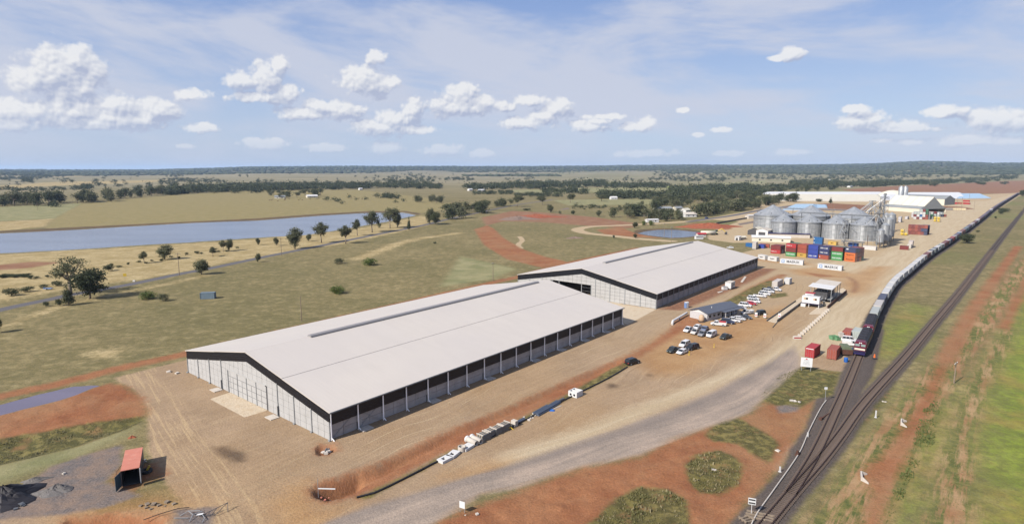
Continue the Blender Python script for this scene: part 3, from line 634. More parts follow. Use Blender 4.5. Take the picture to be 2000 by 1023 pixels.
# ------------------------------------------------------------------ the two grain storage sheds
M['vent'] = mat('vent_grey', AC(158, 156, 158), .6, var=.05)
def clip_top(y0, y1, z0, z1, top):
    """panel between y0..y1, z0..z1 cut by the sloping line top(y); returns polygon or None"""
    ta, tb = top(y0), top(y1)
    if max(ta, tb) <= z0 + .12: return None
    za, zb = min(z1, ta), min(z1, tb)
    if za < z0 + .02 or zb < z0 + .02:
        # triangle-ish
        t = (z0 - ta) / (tb - ta) if tb != ta else 0; yc = y0 + (y1 - y0) * t
        return [(yc, z0), (y1, z0), (y1, zb)] if tb > ta else [(y0, z0), (yc, z0), (y0, za)]
    return [(y0, z0), (y1, z0), (y1, zb), (y0, za)]
def shed(A, e1, L, Wd, eave, ridge, label, nbay, nend, openings, side_low, fascia, vent, doors, cat='storage shed'):
    t = thing('storage_shed', label, cat, (A[0], A[1], 0), math.atan2(e1[1], e1[0]))
    roofz = lambda y: eave + (ridge - eave) * (1 - abs(y - Wd / 2) / (Wd / 2))
    top = lambda y: roofz(y) - fascia
    # roof: four sheets (two per slope, with the lap seam between them), thin, overhanging
    for s in (0, 1):
        for k in (0, 1):
            y0, y1 = [(-.35, Wd * .26), (Wd * .26 + .06, Wd * .5)][k]
            mb = MB(); z0 = roofz(0) + (y0) * (ridge - eave) / (Wd / 2) if k == 0 else roofz(y0); z1 = roofz(y1)
            if s: yy0, yy1 = Wd - y0, Wd - y1
            else: yy0, yy1 = y0, y1
            dz = 0.05 * k
            mb.add([(-.45, yy0, z0 + dz), (L + .45, yy0, z0 + dz), (L + .45, yy1, z1 + dz), (-.45, yy1, z1 + dz),
                    (-.45, yy0, z0 + dz - .18), (L + .45, yy0, z0 + dz - .18), (L + .45, yy1, z1 + dz - .18), (-.45, yy1, z1 + dz - .18)],
                   [(0, 1, 2, 3), (7, 6, 5, 4), (0, 4, 5, 1), (1, 5, 6, 2), (2, 6, 7, 3), (3, 7, 4, 0)])
            mb.build('roof_sheet', M['roof_rib'], t)
    mb = MB(); x0, x1 = vent; mb.ext([(Wd/2-.9, ridge+.02), (Wd/2+.9, ridge+.02), (Wd/2+.7, ridge+.38), (Wd/2, ridge+.5), (Wd/2-.7, ridge+.38)], 'x', x0, x1)
    mb.build('ridge_vent', M['vent'], t)
    mb = MB(); mb.ext([(Wd/2-.3, ridge-.02), (Wd/2, ridge+.08), (Wd/2+.3, ridge-.02)], 'x', -.5, x0 - .02); mb.build('ridge_cap', M['roof_rib'], t); mb = MB(); mb.ext([(Wd/2-.3, ridge-.02), (Wd/2, ridge+.08), (Wd/2+.3, ridge-.02)], 'x', x1 + .02, L + .5)
    mb.build('ridge_cap', M['roof_rib'], t)
    # end wall: dark cladding band under the roof
    for (ya, yb) in ((0, Wd / 2), (Wd / 2, Wd)):
        for k in range(4):
            q0, q1 = k * fascia / 4 + .02, (k + 1) * fascia / 4 - .02
            mb = MB(); mb.ext([(ya, roofz(ya) - .2 - q1), (yb, roofz(yb) - .2 - q1), (yb, roofz(yb) - .2 - q0), (ya, roofz(ya) - .2 - q0)], 'x', -.30 - .012 * k, -.05)
            mb.build('cladding_strip', M['black_clad'], t)
    mb = MB(); mb.add([(-.04, 0, 0), (-.04, Wd, 0), (-.04, Wd, eave - .2), (-.04, Wd / 2, ridge - .2), (-.04, 0, eave - .2)], [(0, 1, 2, 3, 4)])
    bw = Wd / nend
    # precast panels of the end wall
    inopen = lambda y, z: any(a < y < b and z < h for (a, b, h, st) in openings)
    posts = MB()
    for k in range(nend):
        y0, y1 = k * bw, (k + 1) * bw
        cols = [(y0 + (y1 - y0) * a / 3, y0 + (y1 - y0) * (a + 1) / 3) for a in range(3)]
        for (a, b) in cols:
            z = 0.0; rowh = 1.42
            while z < ridge:
                skip = False
                for (oa, ob, h, st) in openings:
                    if (a + b) / 2 > oa and (a + b) / 2 < ob and z + rowh * .5 < h: skip = True
                if not skip:
                    pg = clip_top(a + .035, b - .035, z + .035, z + rowh - .035, top)
                    if pg: m_ = MB(); m_.ext(pg, 'x', -.20, -.03); m_.build('wall_panel', M['precast'], t)
                z += rowh
    # backing wall (joints) with the openings left out
    mb = MB(); cuts = sorted(set([0, Wd] + [v for o in openings for v in o[:2]] + [Wd / 2]))
    for a, b in zip(cuts[:-1], cuts[1:]):
        zb = 0
        for (oa, ob, h, st) in openings:
            if oa - .01 <= a and b <= ob + .01: zb = h
        mb.ext([(a, zb), (b, zb), (b, roofz(b) - .2), (a, roofz(a) - .2)], 'x', -.03, .08)
    mb.build('end_wall', M['joint'], t)
    for k in range(nend + 1):
        y = min(max(k * bw, .15), Wd - .15)
        if inopen(y, 1): continue
        m_ = MB(); m_.box(-.36, -.2, y - .11, y + .11, 0, max(.5, top(y)))
        m_.box(-.62, -.36, y - .3, y + .3, 0, .25); m_.build('wall_post', M['galv'], t)
    for (oa, ob, h, st) in openings:
        if st == 'door':
            nl = 4; w = (ob - oa) / nl
            for k in range(nl):
                d = MB(); a, b = oa + k * w, oa + (k + 1) * w
                d.box(-.16, -.06, a + .05, b - .05, .05, h - .05); dl = d.build('door_leaf', M['precast'], t)
                for r in range(1, 4):
                    f = MB(); f.box(-.20, -.165, a + .1, b - .1, r * h / 4 - .04, r * h / 4 + .04); f.box(-.20, -.165, (a + b) / 2 - .04, (a + b) / 2 + .04, (r - 1) * h / 4 + .1, r * h / 4 - .1)
                    f.build('door_rail', M['joint'], dl)
                f = MB(); f.box(-.28, -.17, b - .10, b + .10, 0, h) ; f.build('door_post', M['galv'], t)
            f = MB(); f.box(-.3, .05, ob + .02, ob + .3, 0, h + .1); f.build('door_jamb', M['galv_dull'], t)
            f = MB(); f.box(-.34, -.21, oa, ob, h - .02, h + .25); f.build('door_track', M['precast'], t)
        else:
            for f_ in (.0, .24, .82, 1.0):
                f = MB(); y = oa + (ob - oa) * f_; f.box(-.25, .0, y - .14, y + .14, 0, h); f.build('door_post', M['galv'], t)
            for (fa_, fb) in ((.0, .24), (.82, 1.0)):
                for r in range(1, 4):
                    f = MB(); f.box(-.1, -.02, oa + (ob - oa) * fa_ + .15, oa + (ob - oa) * fb - .15, r * h / 4 - .05, r * h / 4 + .05); f.build('girt', M['galv_dull'], t)
    # small doors in the end wall
    for y in doors[0]:
        f = MB(); f.box(-.26, -.21, y - .5, y + .5, .05, 2.1); d = f.build('door', M['door'], t)
        f = MB(); f.box(-.6, -.22, y - .58, y - .5, .05, 2.4); f.build('door_screen', M['galv_dull'], t)
    # side wall facing the haul road
    bl = L / nbay; dk = side_low
    for k in range(nbay):
        x0, x1 = k * bl, (k + 1) * bl
        f = MB(); f.box(x0 + .02, x1 - .02, .28, .42, dk, eave - .1)
        for r in range(1, 4): f.box(x0 + .05, x1 - .05, .24, .28, dk + r * (eave - dk) / 4 - .02, dk + r * (eave - dk) / 4 + .02)
        f.build('cladding_panel', M['brown_black'], t)
        nc, nr = (2, 2) if nbay < 20 else (2, 1)
        for c in range(nc):
            for r in range(nr):
                if k in doors[1] and c == 0 and r == 0:
                    f = MB(); a = x0 + bl / 2 * c; f.box(a + 1.5, x0 + bl / 2 - .03, .60, .78, .03, dk / nr - .03); f.build('wall_panel', M['precast_side'], t)
                    f = MB(); f.box(a + .35, a + 1.4, .52, .66, .05, 2.1); dd = f.build('door', M['door'], t)
                    f = MB(); f.box(a + 1.22, a + 1.3, .48, .52, 1.0, 1.1); f.build('handle', M['steel_dark'], dd)
                    continue
                f = MB(); f.box(x0 + bl / nc * c + .04, x0 + bl / nc * (c + 1) - .04, .60, .78, r * dk / nr + .03, (r + 1) * dk / nr - .03); f.build('wall_panel', M['precast_side'], t)
    f = MB(); f.box(0, L, .79, .85, 0, eave - .1); f.build('side_wall', M['joint'], t)
    for k in range(nbay + 1):
        x = k * bl; f = MB(); w = .10 if nbay < 20 else .08
        f.box(x - w, x + w, -.10, .10, .0, eave - .05); 
        if nbay < 20: f.tube((x, -.2, .5), (x + .1, -.75, .02), .09, 6)
        f.build('downpipe', M['pipe_white'] if nbay < 20 else M['galv'], t)
    f = MB(); f.box(-.45, L + .45, -.58, -.37, eave - .30, eave - .08); f.build('gutter', M['galv_dull'], t)
    # braces in the first bays
    if nbay < 20:
        for (a, b) in ((.1, .9), (1.1, 1.9)):
            f = MB(); f.tube((a * bl, .45, .3), (b * bl, .45, dk + .6), .05, 5); f.tube((a * bl, .42, dk + .6), (b * bl, .42, .3), .05, 5) if a > 1 else None; f.build('brace', M['galv'], t)
    # far end and left side walls, floor
    f = MB(); f.ext([(0, 0), (Wd, 0), (Wd, eave - .2), (Wd / 2, ridge - .2), (0, eave - .2)], 'x', L - .2, L); f.build('far_end_wall', M['precast'], t)
    f = MB(); f.box(0, L - .21, Wd - .2, Wd, 0, eave - .25); f.build('left_wall', M['precast'], t)
    f = MB(); f.box(.1, L - .25, .9, Wd - .25, .01, .05); f.build('floor', M['concrete'], t)
    return t
rm = bpy.data.materials.new('ribbed_roof'); rm.use_nodes = True; n = NG(rm.node_tree); b = rm.node_tree.nodes['Principled BSDF']
P = n.n.new('ShaderNodeTexCoord').outputs['Object']
sx = n.math('FRACT', n.math('MULTIPLY', n.sep(P)[0], 1.0))
stain = n.noise(n.vm('MULTIPLY', P, (.5, .03, 1)), .6, 4, .6); big = n.noise(P, .035, 3, .5)
seam = n.math('LESS_THAN', n.math('FRACT', n.math('MULTIPLY', n.sep(P)[0], 1 / 6.4)), .015)
c = n.mix(n.mr(stain, .40, .65, 0, .35), AC(224, 216, 207), AC(213, 205, 197)); c = n.mix(n.mr(big, .4, .65, 0, .4), c, AC(214, 207, 203)); c = n.mix(n.math('MULTIPLY', seam, .25), c, AC(196, 192, 190))
n._in(b, 'Base Color', c); b.inputs['Roughness'].default_value = .5; b.inputs['Specular IOR Level'].default_value = .35
n.l.new(n.bump(n.mr(sx, .42, .5, 0, 1), .12, .04), b.inputs['Normal']); M['roof_rib'] = rm
M['precast_side'] = mat('precast_side', AC(196, 190, 188), .85, var=.10, scale=.7, dirt=(AC(150, 140, 134), .52, .5))
A1 = np.array(G(648, 860)); C1 = np.array(G(1215, 634)); E1 = (C1 - A1)[:2]; L1 = np.linalg.norm(E1); E1 /= L1; N1v = np.array([-E1[1], E1[0]])
def loc1(px, py): v = np.array(G(px, py)[:2]) - A1[:2]; return v @ E1, v @ N1v
ja = loc1(451.6, 764.7)[1]; jb = loc1(522.5, 800.6)[1]
s1 = shed(A1, E1, L1, 64.2, 6.05, 11.9, 'near white roofed shed with closed panel doors behind a bare concrete apron', 18, 10,
     [(jb, ja, 5.6, 'door')], 3.1, 2.1, (16, L1 - 6), ([jb - 4.6, ja + 3.9], [1, 4, 7, 10, 12, 14, 16]))
A2 = np.array(G(1282, 603)); e2a = np.array(G(1479.5, 502.5, 6.0)) - np.array(G(1282, 573.5, 6.0)); L2 = np.linalg.norm(e2a[:2]); E2 = e2a[:2] / L2
N2v = np.array([-E2[1], E2[0]])
def loc2(px, py): v = np.array(G(px, py)[:2]) - A2[:2]; return v @ E2, v @ N2v
oa = loc2(1168.6, 579)[1]
s2 = shed(A2, E2, L2, 67.5, 6.0, 12.3, 'farther white roofed shed with its wide end doors standing open', 24, 10,
     [(oa, oa + 19.5, 5.9, 'open')], 3.2, 2.2, (18, L2 - 8), ([], []))
# step slabs outside the small doors
def wpt(A, E, N, x, y): return (A[0] + E[0] * x + N[0] * y, A[1] + E[1] * x + N[1] * y, 0)
rz1 = math.atan2(E1[1], E1[0]); bl1 = L1 / 18
for y, lb in ((jb - 4.6, 'pale concrete step slab at the end door right of the apron'), (ja + 3.9, 'pale concrete step slab at the end door left of the apron')):
    mb = MB(); mb.box(-2.6, -.6, -1.3, 1.3, 0, .16); o = mb.build('step_slab', M['concrete_lt']); o.location = wpt(A1, E1, N1v, 0, y); o.rotation_euler = (0, 0, rz1); tag(o, lb, 'concrete slab', 'step slabs outside shed doors')
ordw = ['nearest', 'second', 'third', 'fourth', 'fifth', 'sixth', 'farthest']
for i, k in enumerate([1, 4, 7, 10, 12, 14, 16]):
    mb = MB(); mb.box(-.1, 2.6, -1.7, .35, 0, .16); o = mb.build('step_slab', M['concrete_lt']); o.location = wpt(A1, E1, N1v, k * bl1, 0); o.rotation_euler = (0, 0, rz1)
    tag(o, f'concrete step slab under the long side wall, {ordw[i]} from the near corner', 'concrete slab', 'step slabs outside shed doors')

# ------------------------------------------------------------------ containers
RIB = {}
def cont_mesh(L):
    if L in RIB: return RIB[L]
    W_, Hh = 2.44, 2.6; mb = MB()
    def rib(side):   # corrugated long side
        n_ = int(L / .55); xs = []; p = (L - .3) / n_
        for i in range(n_): xs += [(-L / 2 + .15 + p * i, 0), (-L / 2 + .15 + p * (i + .35), 0), (-L / 2 + .15 + p * (i + .5), .05), (-L / 2 + .15 + p * (i + .85), .05)]
        xs.append((L / 2 - .15, 0)); vs = []; fs = []
        for (x, d) in xs:
            y = side * (W_ / 2 - .07 + (d - .05)) ; vs += [(x, y, .15), (x, y, Hh - .1)]
        for i in range(len(xs) - 1): fs.append((2 * i, 2 * i + 2, 2 * i + 3, 2 * i + 1))
        mb.add(vs, fs)
    rib(1); rib(-1)
    mb.box(-L/2 + .06, L/2 - .06, -W_/2 + .13, W_/2 - .13, .12, Hh - .04)
    body = mb.mesh('body', M['paint'])
    fr = MB()
    for x in (-L/2 + .08, L/2 - .08):
        for y in (-W_/2 + .08, W_/2 - .08): fr.box(x - .08, x + .08, y - .08, y + .08, 0, Hh)
    for y in (-W_/2 + .06, W_/2 - .06): fr.box(-L/2 + .161, L/2 - .161, y - .06, y + .06, .02, .15); fr.box(-L/2 + .161, L/2 - .161, y - .06, y + .06, Hh - .1, Hh - .005)
    frame = fr.mesh('frame', M['paint'])
    d = MB()
    for s in (-1, 1): d.box(L/2 - .06, L/2 - .015, s * .02 if s > 0 else -1.05, 1.05 if s > 0 else -.02, .15, Hh - .12)
    door = d.mesh('door', M['paint'])
    l = MB()
    for y in (-.85, -.35, .35, .85): l.tube((L/2 + .012, y, .1), (L/2 + .012, y, Hh - .1), .025, 4)
    bar = l.mesh('lock_bar', M['galv'])
    RIB[L] = (body, frame, door, bar); return RIB[L]
TXT = {}
def text_mesh(s, size, name='lettering', bold=.0):
    k = (s, size)
    if k in TXT: return TXT[k]
    cu = bpy.data.curves.new('txt', 'FONT'); cu.body = s; cu.size = size; cu.align_x = 'CENTER'; cu.align_y = 'CENTER'; cu.offset = bold; cu.resolution_u = 1
    o = bpy.data.objects.new('txt', cu); COL.objects.link(o); dg = bpy.context.evaluated_depsgraph_get(); me = bpy.data.meshes.new_from_object(o.evaluated_get(dg))
    bpy.data.objects.remove(o); TXT[k] = me; return me
def letter(s, size, m, parent, loc, rot, name='lettering', bold=.0, sx=1.0):
    me = text_mesh(s, size, bold=bold).copy(); me.materials.clear(); me.materials.append(m)
    o = bpy.data.objects.new(name, me); COL.objects.link(o); o.parent = parent; o.location = loc; o.rotation_euler = rot; o.scale = (sx, 1, 1); return o
def container(x, y, z, rz, L, c, label, group=None, mark=None, name='shipping_container', door_front=False, parts=True, hscale=1.0):
    """c: display colour; mark: (text, size, material, side) ; side 's' = right hand long side (-y), 'e' = end (-x)"""
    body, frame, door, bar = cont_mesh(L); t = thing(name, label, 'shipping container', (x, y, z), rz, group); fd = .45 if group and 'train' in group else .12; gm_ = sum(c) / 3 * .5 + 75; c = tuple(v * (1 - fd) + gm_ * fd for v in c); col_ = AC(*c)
    put('body', body, t, color=col_); put('frame', frame, t, color=tuple(v * .85 for v in col_))
    if parts:
        d = put('door', door, t, color=col_); put('lock_bar', bar, d)
        if door_front: 
            for q in (d,): q.rotation_euler = (0, 0, math.pi)
    if hscale != 1: t.scale = (1, 1, hscale)
    if mark:
        for (s, size, m, side, off) in mark:
            if side == 's': letter(s, size, m, t, (off, -1.265, 1.35), (math.pi / 2, 0, 0), bold=.02)
            elif side == 'e': letter(s, size, m, t, (-L / 2 - .015, off, 1.55), (math.pi / 2, 0, -math.pi / 2), bold=.02)
            elif side == 'star':
                mb = MB(); mb.box(off - .8, off + .8, -1.29, -1.255, .55, 2.15); mb.build('logo', M['ink_blue'], t); mb = MB()
                pts = []
                for i in range(14): r_ = .72 if i % 2 == 0 else .3; a = math.pi / 2 + i * math.pi / 7; pts.append((off + r_ * math.cos(a), 1.35 + r_ * math.sin(a)))
                mb.ext(pts, 'y', -1.31, -1.295); mb.build('logo_star', M['ink_white'], t)
            elif side == 'band':
                mb = MB(); mb.box(-L/2 - .03, -L/2 - .015, -1.0, 1.0, off - size / 2, off + size / 2); mb.build('lettering_band', m, t)
            elif side == 'sband':
                mb = MB(); mb.box(-size / 2 + s, size / 2 + s, -1.28, -1.26, off - .3, off + .3); mb.build('marking', m, t)
    return t
def at(px, py, z=0): p = G(px, py, z); return p[0], p[1]
def ang(p, q): a = at(*p); b = at(*q); return math.atan2(b[1] - a[1], b[0] - a[0])

WHT = (226, 226, 226); CRM = (214, 206, 200); RED = (190, 52, 56); MAR = (132, 56, 56); RST = (172, 84, 66); GRN = (76, 160, 92); YEL = (206, 166, 76); BLU = (52, 72, 168); NAV = (58, 66, 112)
ORG = (226, 120, 62); SKY_ = (40, 104, 170); GRY = (176, 180, 182); LGR = (190, 200, 196); DGN = (58, 110, 80); OXB = (146, 70, 58); PUR = (112, 84, 108); DBL = (66, 74, 110)
# --- the seven stack blocks in front of the silos; their ends... long faces look at the camera
# each: bottom-left and bottom-right photo px of the front face, list of (colour, mark) from the ground up, depth count
import itertools
def stack(pl, pr, cols, desc, depth_cols=None):
    a = np.array(at(*pl)); b = np.array(at(*pr)); u = (b - a) / np.linalg.norm(b - a); nrm = np.array([-u[1], u[0]]); mid = (a + b) / 2
    rz = math.atan2(u[1], u[0]); out = []
    for i, item in enumerate(cols):
        c, cname, mark = item; p = mid + nrm * 1.24
        lev = ['bottom', 'middle', 'top'][i] if len(cols) == 3 else ['lower', 'upper'][i]
        container(p[0], p[1], i * 2.62, rz, 6.1, c, f'{cname} container, {lev} of {desc}', 'containers stacked in front of the silos', mark)
    dc = depth_cols or []
    for j, colr in enumerate(dc):
        for i, (c, cname) in enumerate(colr):
            p = mid + nrm * (1.24 + 2.55 * (j + 1)); 
            container(p[0], p[1], i * 2.62, rz, 6.1, c, f'{cname} container, {["lowest","middle","top"][i]}, {["second","third","fourth"][j]} row behind {desc}', 'containers stacked in front of the silos', None)
wb = lambda s, sz, m: [(s, sz, m, 's', 0)]
GRYT = (150, 146, 140)
stack((1506.5,494.5), (1522,496), [(RED, 'bright red', [('HAMBURG SUD', .5, M['ink_white'], 's', -1)]), (MAR, 'maroon', None)], 'the leftmost two high stack', [[(GRY, 'grey'), (MAR, 'dark maroon')], [(MAR, 'maroon'), (MAR, 'dull red')]])
stack((1534.5,499.5), (1552.5,501.5), [(GRN, 'green', wb('EVERGREEN', .95, M['ink_white'])), (MAR, 'maroon', None), (RED, 'bright red', [('HAMBURG SUD', .5, M['ink_white'], 's', -1)])], 'the stack second from the left', [[(GRY, 'grey'), (MAR, 'maroon'), (DGN, 'dark green')], [(OXB, 'brown'), (DGN, 'green'), (DGN, 'dark green')]])
stack((1556,501), (1574,503.5), [(YEL, 'mustard yellow', wb('MSC', .9, M['ink_dark'])), (RST, 'rust red', None), (RST, 'rusty red brown', None)], 'the stack third from the left', [[(OXB, 'brown'), (OXB, 'brown'), (RST, 'rust')], [(OXB, 'brown'), (MAR, 'maroon'), (RST, 'rust brown')]])
stack((1576.5,503), (1596,505), [(BLU, 'deep blue', wb('CMA CGM', 1.0, M['ink_white'])), (BLU, 'royal blue', None), (BLU, 'plain royal blue', None)], 'the all blue stack', [[(NAV, 'navy'), (NAV, 'navy'), (NAV, 'navy')], [(BLU, 'blue'), (OXB, 'brown'), (PUR, 'faded purple')]])
stack((1598,505), (1617.5,507.5), [(RST, 'rust red', [(-2.2, .4, M['ink_white'], 'sband', 1.35)]), (NAV, 'navy', wb('CMA CGM', 1.0, M['ink_white'])), (NAV, 'dark navy', wb('CMA CGM', 1.0, M['ink_white']))], 'the navy over rust stack', [[(OXB, 'brown'), (NAV, 'navy'), (PUR, 'purple grey')], [(MAR, 'maroon'), (NAV, 'navy'), (PUR, 'faded purple')]])
stack((1623.5,507.5), (1643.5,509.5), [(GRN, 'green', wb('EVERGREEN', .95, M['ink_white'])), (GRN, 'light green', wb('EVERGREEN', .95, M['ink_white'])), (MAR, 'brown red', None)], 'the maroon over green stack', [[(DGN, 'dark green'), (DGN, 'dark green'), (DGN, 'dark green')], [(OXB, 'brown'), (DGN, 'green'), (GRYT, 'grey topped')]])
stack((1648.5,509.5), (1669,512), [(ORG, 'orange', wb('Hapag-Lloyd', .85, M['ink_dark'])), (ORG, 'bright orange', wb('Hapag-Lloyd', .85, M['ink_dark'])), (DBL, 'dark blue', [(-1.6, 1.2, M['ink_white'], 'sband', 1.9)])], 'the navy over orange stack', [[(OXB, 'brown'), (OXB, 'brown'), (DBL, 'blue grey')], [(ORG, 'orange'), (OXB, 'brown'), (MAR, 'maroon')], [(DGN, 'green'), (OXB, 'brown'), (RST, 'rust')]])
def single(pl, pr, L, c, label, group=None, mark=None, z=0, name='shipping_container', door_front=False):
    """front long face bottom edge given by two photo px (used for direction and centre)"""
    a = np.array(at(*pl)); b = np.array(at(*pr)); u = (b - a) / np.linalg.norm(b - a); nrm = np.array([-u[1], u[0]]); p = (a + b) / 2 + nrm * 1.24
    return container(p[0], p[1], z, math.atan2(u[1], u[0]), L, c, label, group, mark, name, door_front)
MK = [(0, 0, 0, 'star', -4.4), ('MAERSK', 1.9, M['ink'], 's', .9)]
single((1602.5,524.5), (1637,528.5), 12.2, (236, 238, 240), 'white forty foot container with a blue star square, standing alone nearest the haul road', 'white reefer containers in a row', MK)
single((1528.5,514.5), (1562,517.5), 12.2, (236, 238, 240), 'white forty foot container with a blue star square, third in the row beyond the shed', 'white reefer containers in a row', MK)
single((1499.5,508.5), (1516,511), 6.1, (228, 228, 226), 'short white container in the row beyond the far shed corner', 'white reefer containers in a row', [('MAERSK', .8, M['ink'], 's', 0)])
single((1480.5,505), (1493,507.5), 6.1, (228, 228, 226), 'short white container directly behind the far shed corner', 'white reefer containers in a row', [('MAERSK', .8, M['ink'], 's', 0)])
def endon(pf, heading_px, L, c, label, group=None, mark=None, z=0, name='shipping_container', hs=1.0):
    """container whose short end is nearest: pf = px of the bottom middle of the near end; heading_px = px far along its axis"""
    a = np.array(at(*pf)); b = np.array(at(*heading_px)); u = (b - a) / np.linalg.norm(b - a); p = a + u * L / 2
    return container(p[0], p[1], z, math.atan2(u[1], u[0]), L, c, label, group, mark, name, True, hscale=hs)
endon((1580.5,698.5), (1625,664), 6.1, RED, 'bright red container with a white stripe beside the site sign', 'containers near the locomotive', [('K LINE', .45, M['ink_white'], 'e', 0)] and [(0, .18, M['ink_white'], 'band', 2.35)], hs=1.12)
endon((1623.5,702), (1653,666), 6.1, RST, 'rust red container with a blue drum at its side', 'containers near the locomotive', None, hs=1.12)
endon((1652,663.5), (1672,642), 6.1, RST, 'rust red container behind the green bins', 'containers near the locomotive', None)
endon((1670,664), (1690,642), 6.1, LGR, 'pale grey green container next to the locomotives', 'containers near the locomotive', None, hs=1.1)
endon((1512.5,561.5), (1545,543), 9.5, CRM, 'long beige container at the end of the parked car row', 'site storage containers', None, hs=1.05)
endon((1536,555.5), (1556,544), 4.5, WHT, 'short white container behind the long beige one', 'site storage containers', None, hs=1.05)
single((1457.5,481.5), (1469,483), 6.1, SKY_, 'bright blue container left of the tall beige box', 'site storage containers')
endon((1472.5,487), (1484,480), 6.1, CRM, 'beige container standing between two blue ones', 'site storage containers', hs=1.8)
single((1484,484.5), (1489,485), 4, BLU, 'royal blue container half hidden by the beige box', 'site storage containers')
single((1489,483.5), (1497,484), 6.1, RST, 'rust red container beside the royal blue one', 'site storage containers')
single((1527.5,469.5), (1537.5,471), 6.1, SKY_, 'blue container on the pad left of the tall blue pair', 'containers at the foot of the silos')
single((1588.5,477), (1605,478.5), 6.1, SKY_, 'blue container with a white end stripe, lower of the tall pair', 'containers at the foot of the silos', [(-2.5, .5, M['ink_white'], 'sband', 1.35)])
single((1588.5,477), (1605,478.5), 6.1, SKY_, 'blue container with a white end stripe, upper of the tall pair', 'containers at the foot of the silos', [(-2.5, .5, M['ink_white'], 'sband', 1.35)], z=2.62)
single((1616,477.5), (1633.5,479.5), 6.1, (222, 182, 90), 'yellow container below the silo stair tower', 'containers at the foot of the silos', wb('MSC', .9, M['ink_dark']))
single((1655.5,481), (1673,483), 6.1, (44, 84, 160), 'blue container right of the stair tower with a white stripe', 'containers at the foot of the silos', [(-2.5, .45, M['ink_white'], 'sband', 1.35)])
single((1687,487), (1708,489), 8, (224, 220, 216), 'long pale container at the foot of the elevator tower', 'containers at the foot of the silos')
single((1761,518), (1773,519), 6.1, RST, 'x') if False else None
# red and blue block on the open yard: 6 ends wide, 3 high
def block(pl, pr, ncol, grid, desc, L=6.1, group='containers on the open yard', w=2.55, flip=False):
    a = np.array(at(*pl)); b = np.array(at(*pr)); u = (b - a) / np.linalg.norm(b - a); nrm = np.array([-u[1], u[0]])
    sp = np.linalg.norm(b - a) / ncol
    for j, row in enumerate(grid):
        for i, cc in enumerate(row):
            if cc is None: continue
            p = a + u * sp * (i + .5) + nrm * (L / 2); c, cn = cc
            container(p[0], p[1], j * 2.62, math.atan2(nrm[1], nrm[0]), L, c, f'{cn} container, column {ordn(i)}, level {ordn(j)} of {desc}', group, None, parts=True, door_front=True)
ORD = ['one', 'two', 'three', 'four', 'five', 'six', 'seven', 'eight', 'nine', 'ten', 'eleven', 'twelve']
def ordn(i): return ORD[i]
r_ = (OXB, 'brown red'); q_ = (RST, 'rust red'); b_ = (DBL, 'blue'); m_ = (MAR, 'maroon'); g_ = (DGN, 'green'); w_ = (WHT, 'white'); l_ = (LGR, 'pale green grey'); s_ = (SKY_, 'sky blue'); y_ = (YEL, 'yellow')
block((1773,457.5), (1810,459.5), 6, [[m_, r_, r_, q_, r_, b_], [q_, r_, q_, m_, b_, b_], [r_, m_, q_, m_, r_, q_]], 'the red and blue block')
block((1811,459.5), (1817.5,457), 1, [[m_], [b_], [b_]], 'the navy end block', L=5)
block((1784,428), (1812,429), 5, [[w_, m_, w_, r_, q_], [m_, w_, s_, w_, r_], [l_, l_, w_, w_, g_], [None, None, l_, m_, g_]], 'the mixed block by the barn', L=12)
block((1812,429), (1832,427), 3, [[w_, l_, m_], [w_, g_, l_], [w_, l_, m_]], 'the white ended stacks', L=12)
block((1832,424), (1850,423.5), 3, [[l_, b_, q_], [w_, l_, None]], 'the low right hand stacks', L=8)
for i, (p1, p2, lb) in enumerate([((1741,440), (1752,431), 'near left'), ((1752,437), (1763,430), 'second'), ((1765,430.5), (1777,425), 'third'), ((1777,428), (1789,421), 'far right')]):
    for z in ((0, 2.62) if i != 2 else (0,)):
        a = np.array(at(*p1)); b = np.array(at(*p2)); u = (b - a) / np.linalg.norm(b - a); p = (a + b) / 2
        container(p[0], p[1], z, math.atan2(u[1], u[0]), 12.2, (206, 202, 204), f'pale grey container, {"upper" if z else "lower"}, {lb} in the angled row', 'pale containers in an angled row')
# iso tanks with yellow ends
tk = None
def tank(px, py, z, label):
    x, y = at(px, py); t = thing('tank_container', label, 'tank container', (x, y, z), ang((1760,460), (1790,440)), 'yellow tank containers on the yard')
    mb = MB(); mb.tube((-2.7, 0, 1.25), (2.7, 0, 1.25), 1.12, 14); mb.build('tank', M['cream'], t, True)
    for s in (-1, 1):
        mb = MB(); mb.tube((s * 2.7, 0, 1.25), (s * 2.95, 0, 1.25), 1.0, 12, .5); mb.build('end_cap', M['yellow'], t)
        mb = MB()
        for yy in (-1.15, 1.15): mb.box(s * 3.0 - .06, s * 3.0 + .06, yy - .06, yy + .06, 0, 2.5)
        for zz in (.06, 2.44): mb.box(s * 3.0 - .06, s * 3.0 + .06, -1.09, 1.09, zz - .06, zz + .06)
        mb.build('frame', M['yellow'], t)
    mb = MB(); mb.box(-2.94, 2.94, -.5, -.35, 0, .15); mb.box(-2.94, 2.94, .35, .5, 0, .15); mb.build('saddle', M['steel_dark'], t)
for (px, py, z, lb) in [(1762,459,0,'lower cream tank with yellow frame left of the red and blue block'), (1762,459,2.55,'upper cream tank with yellow frame left of the red and blue block'), (1769.5,459.5,0,'single cream tank with yellow frame touching the red and blue block'),
                        (1826,432.5,0,'lower left yellow framed tank below the mixed block'), (1826,432.5,2.55,'upper left yellow framed tank below the mixed block'), (1833,433,0,'lower right yellow framed tank below the mixed block'), (1833,433,2.55,'upper right yellow framed tank below the mixed block')]:
    tank(px, py, z, lb)
endon((1777.5,484), (1786,474), 9, (214,202,196), 'tall pale box trailer parked on the open yard', 'boxes on the open yard', hs=1.7)
endon((1775,485), (1780,481), 4, (214,208,200), 'low pale box in front of the tall pale trailer', 'boxes on the open yard')
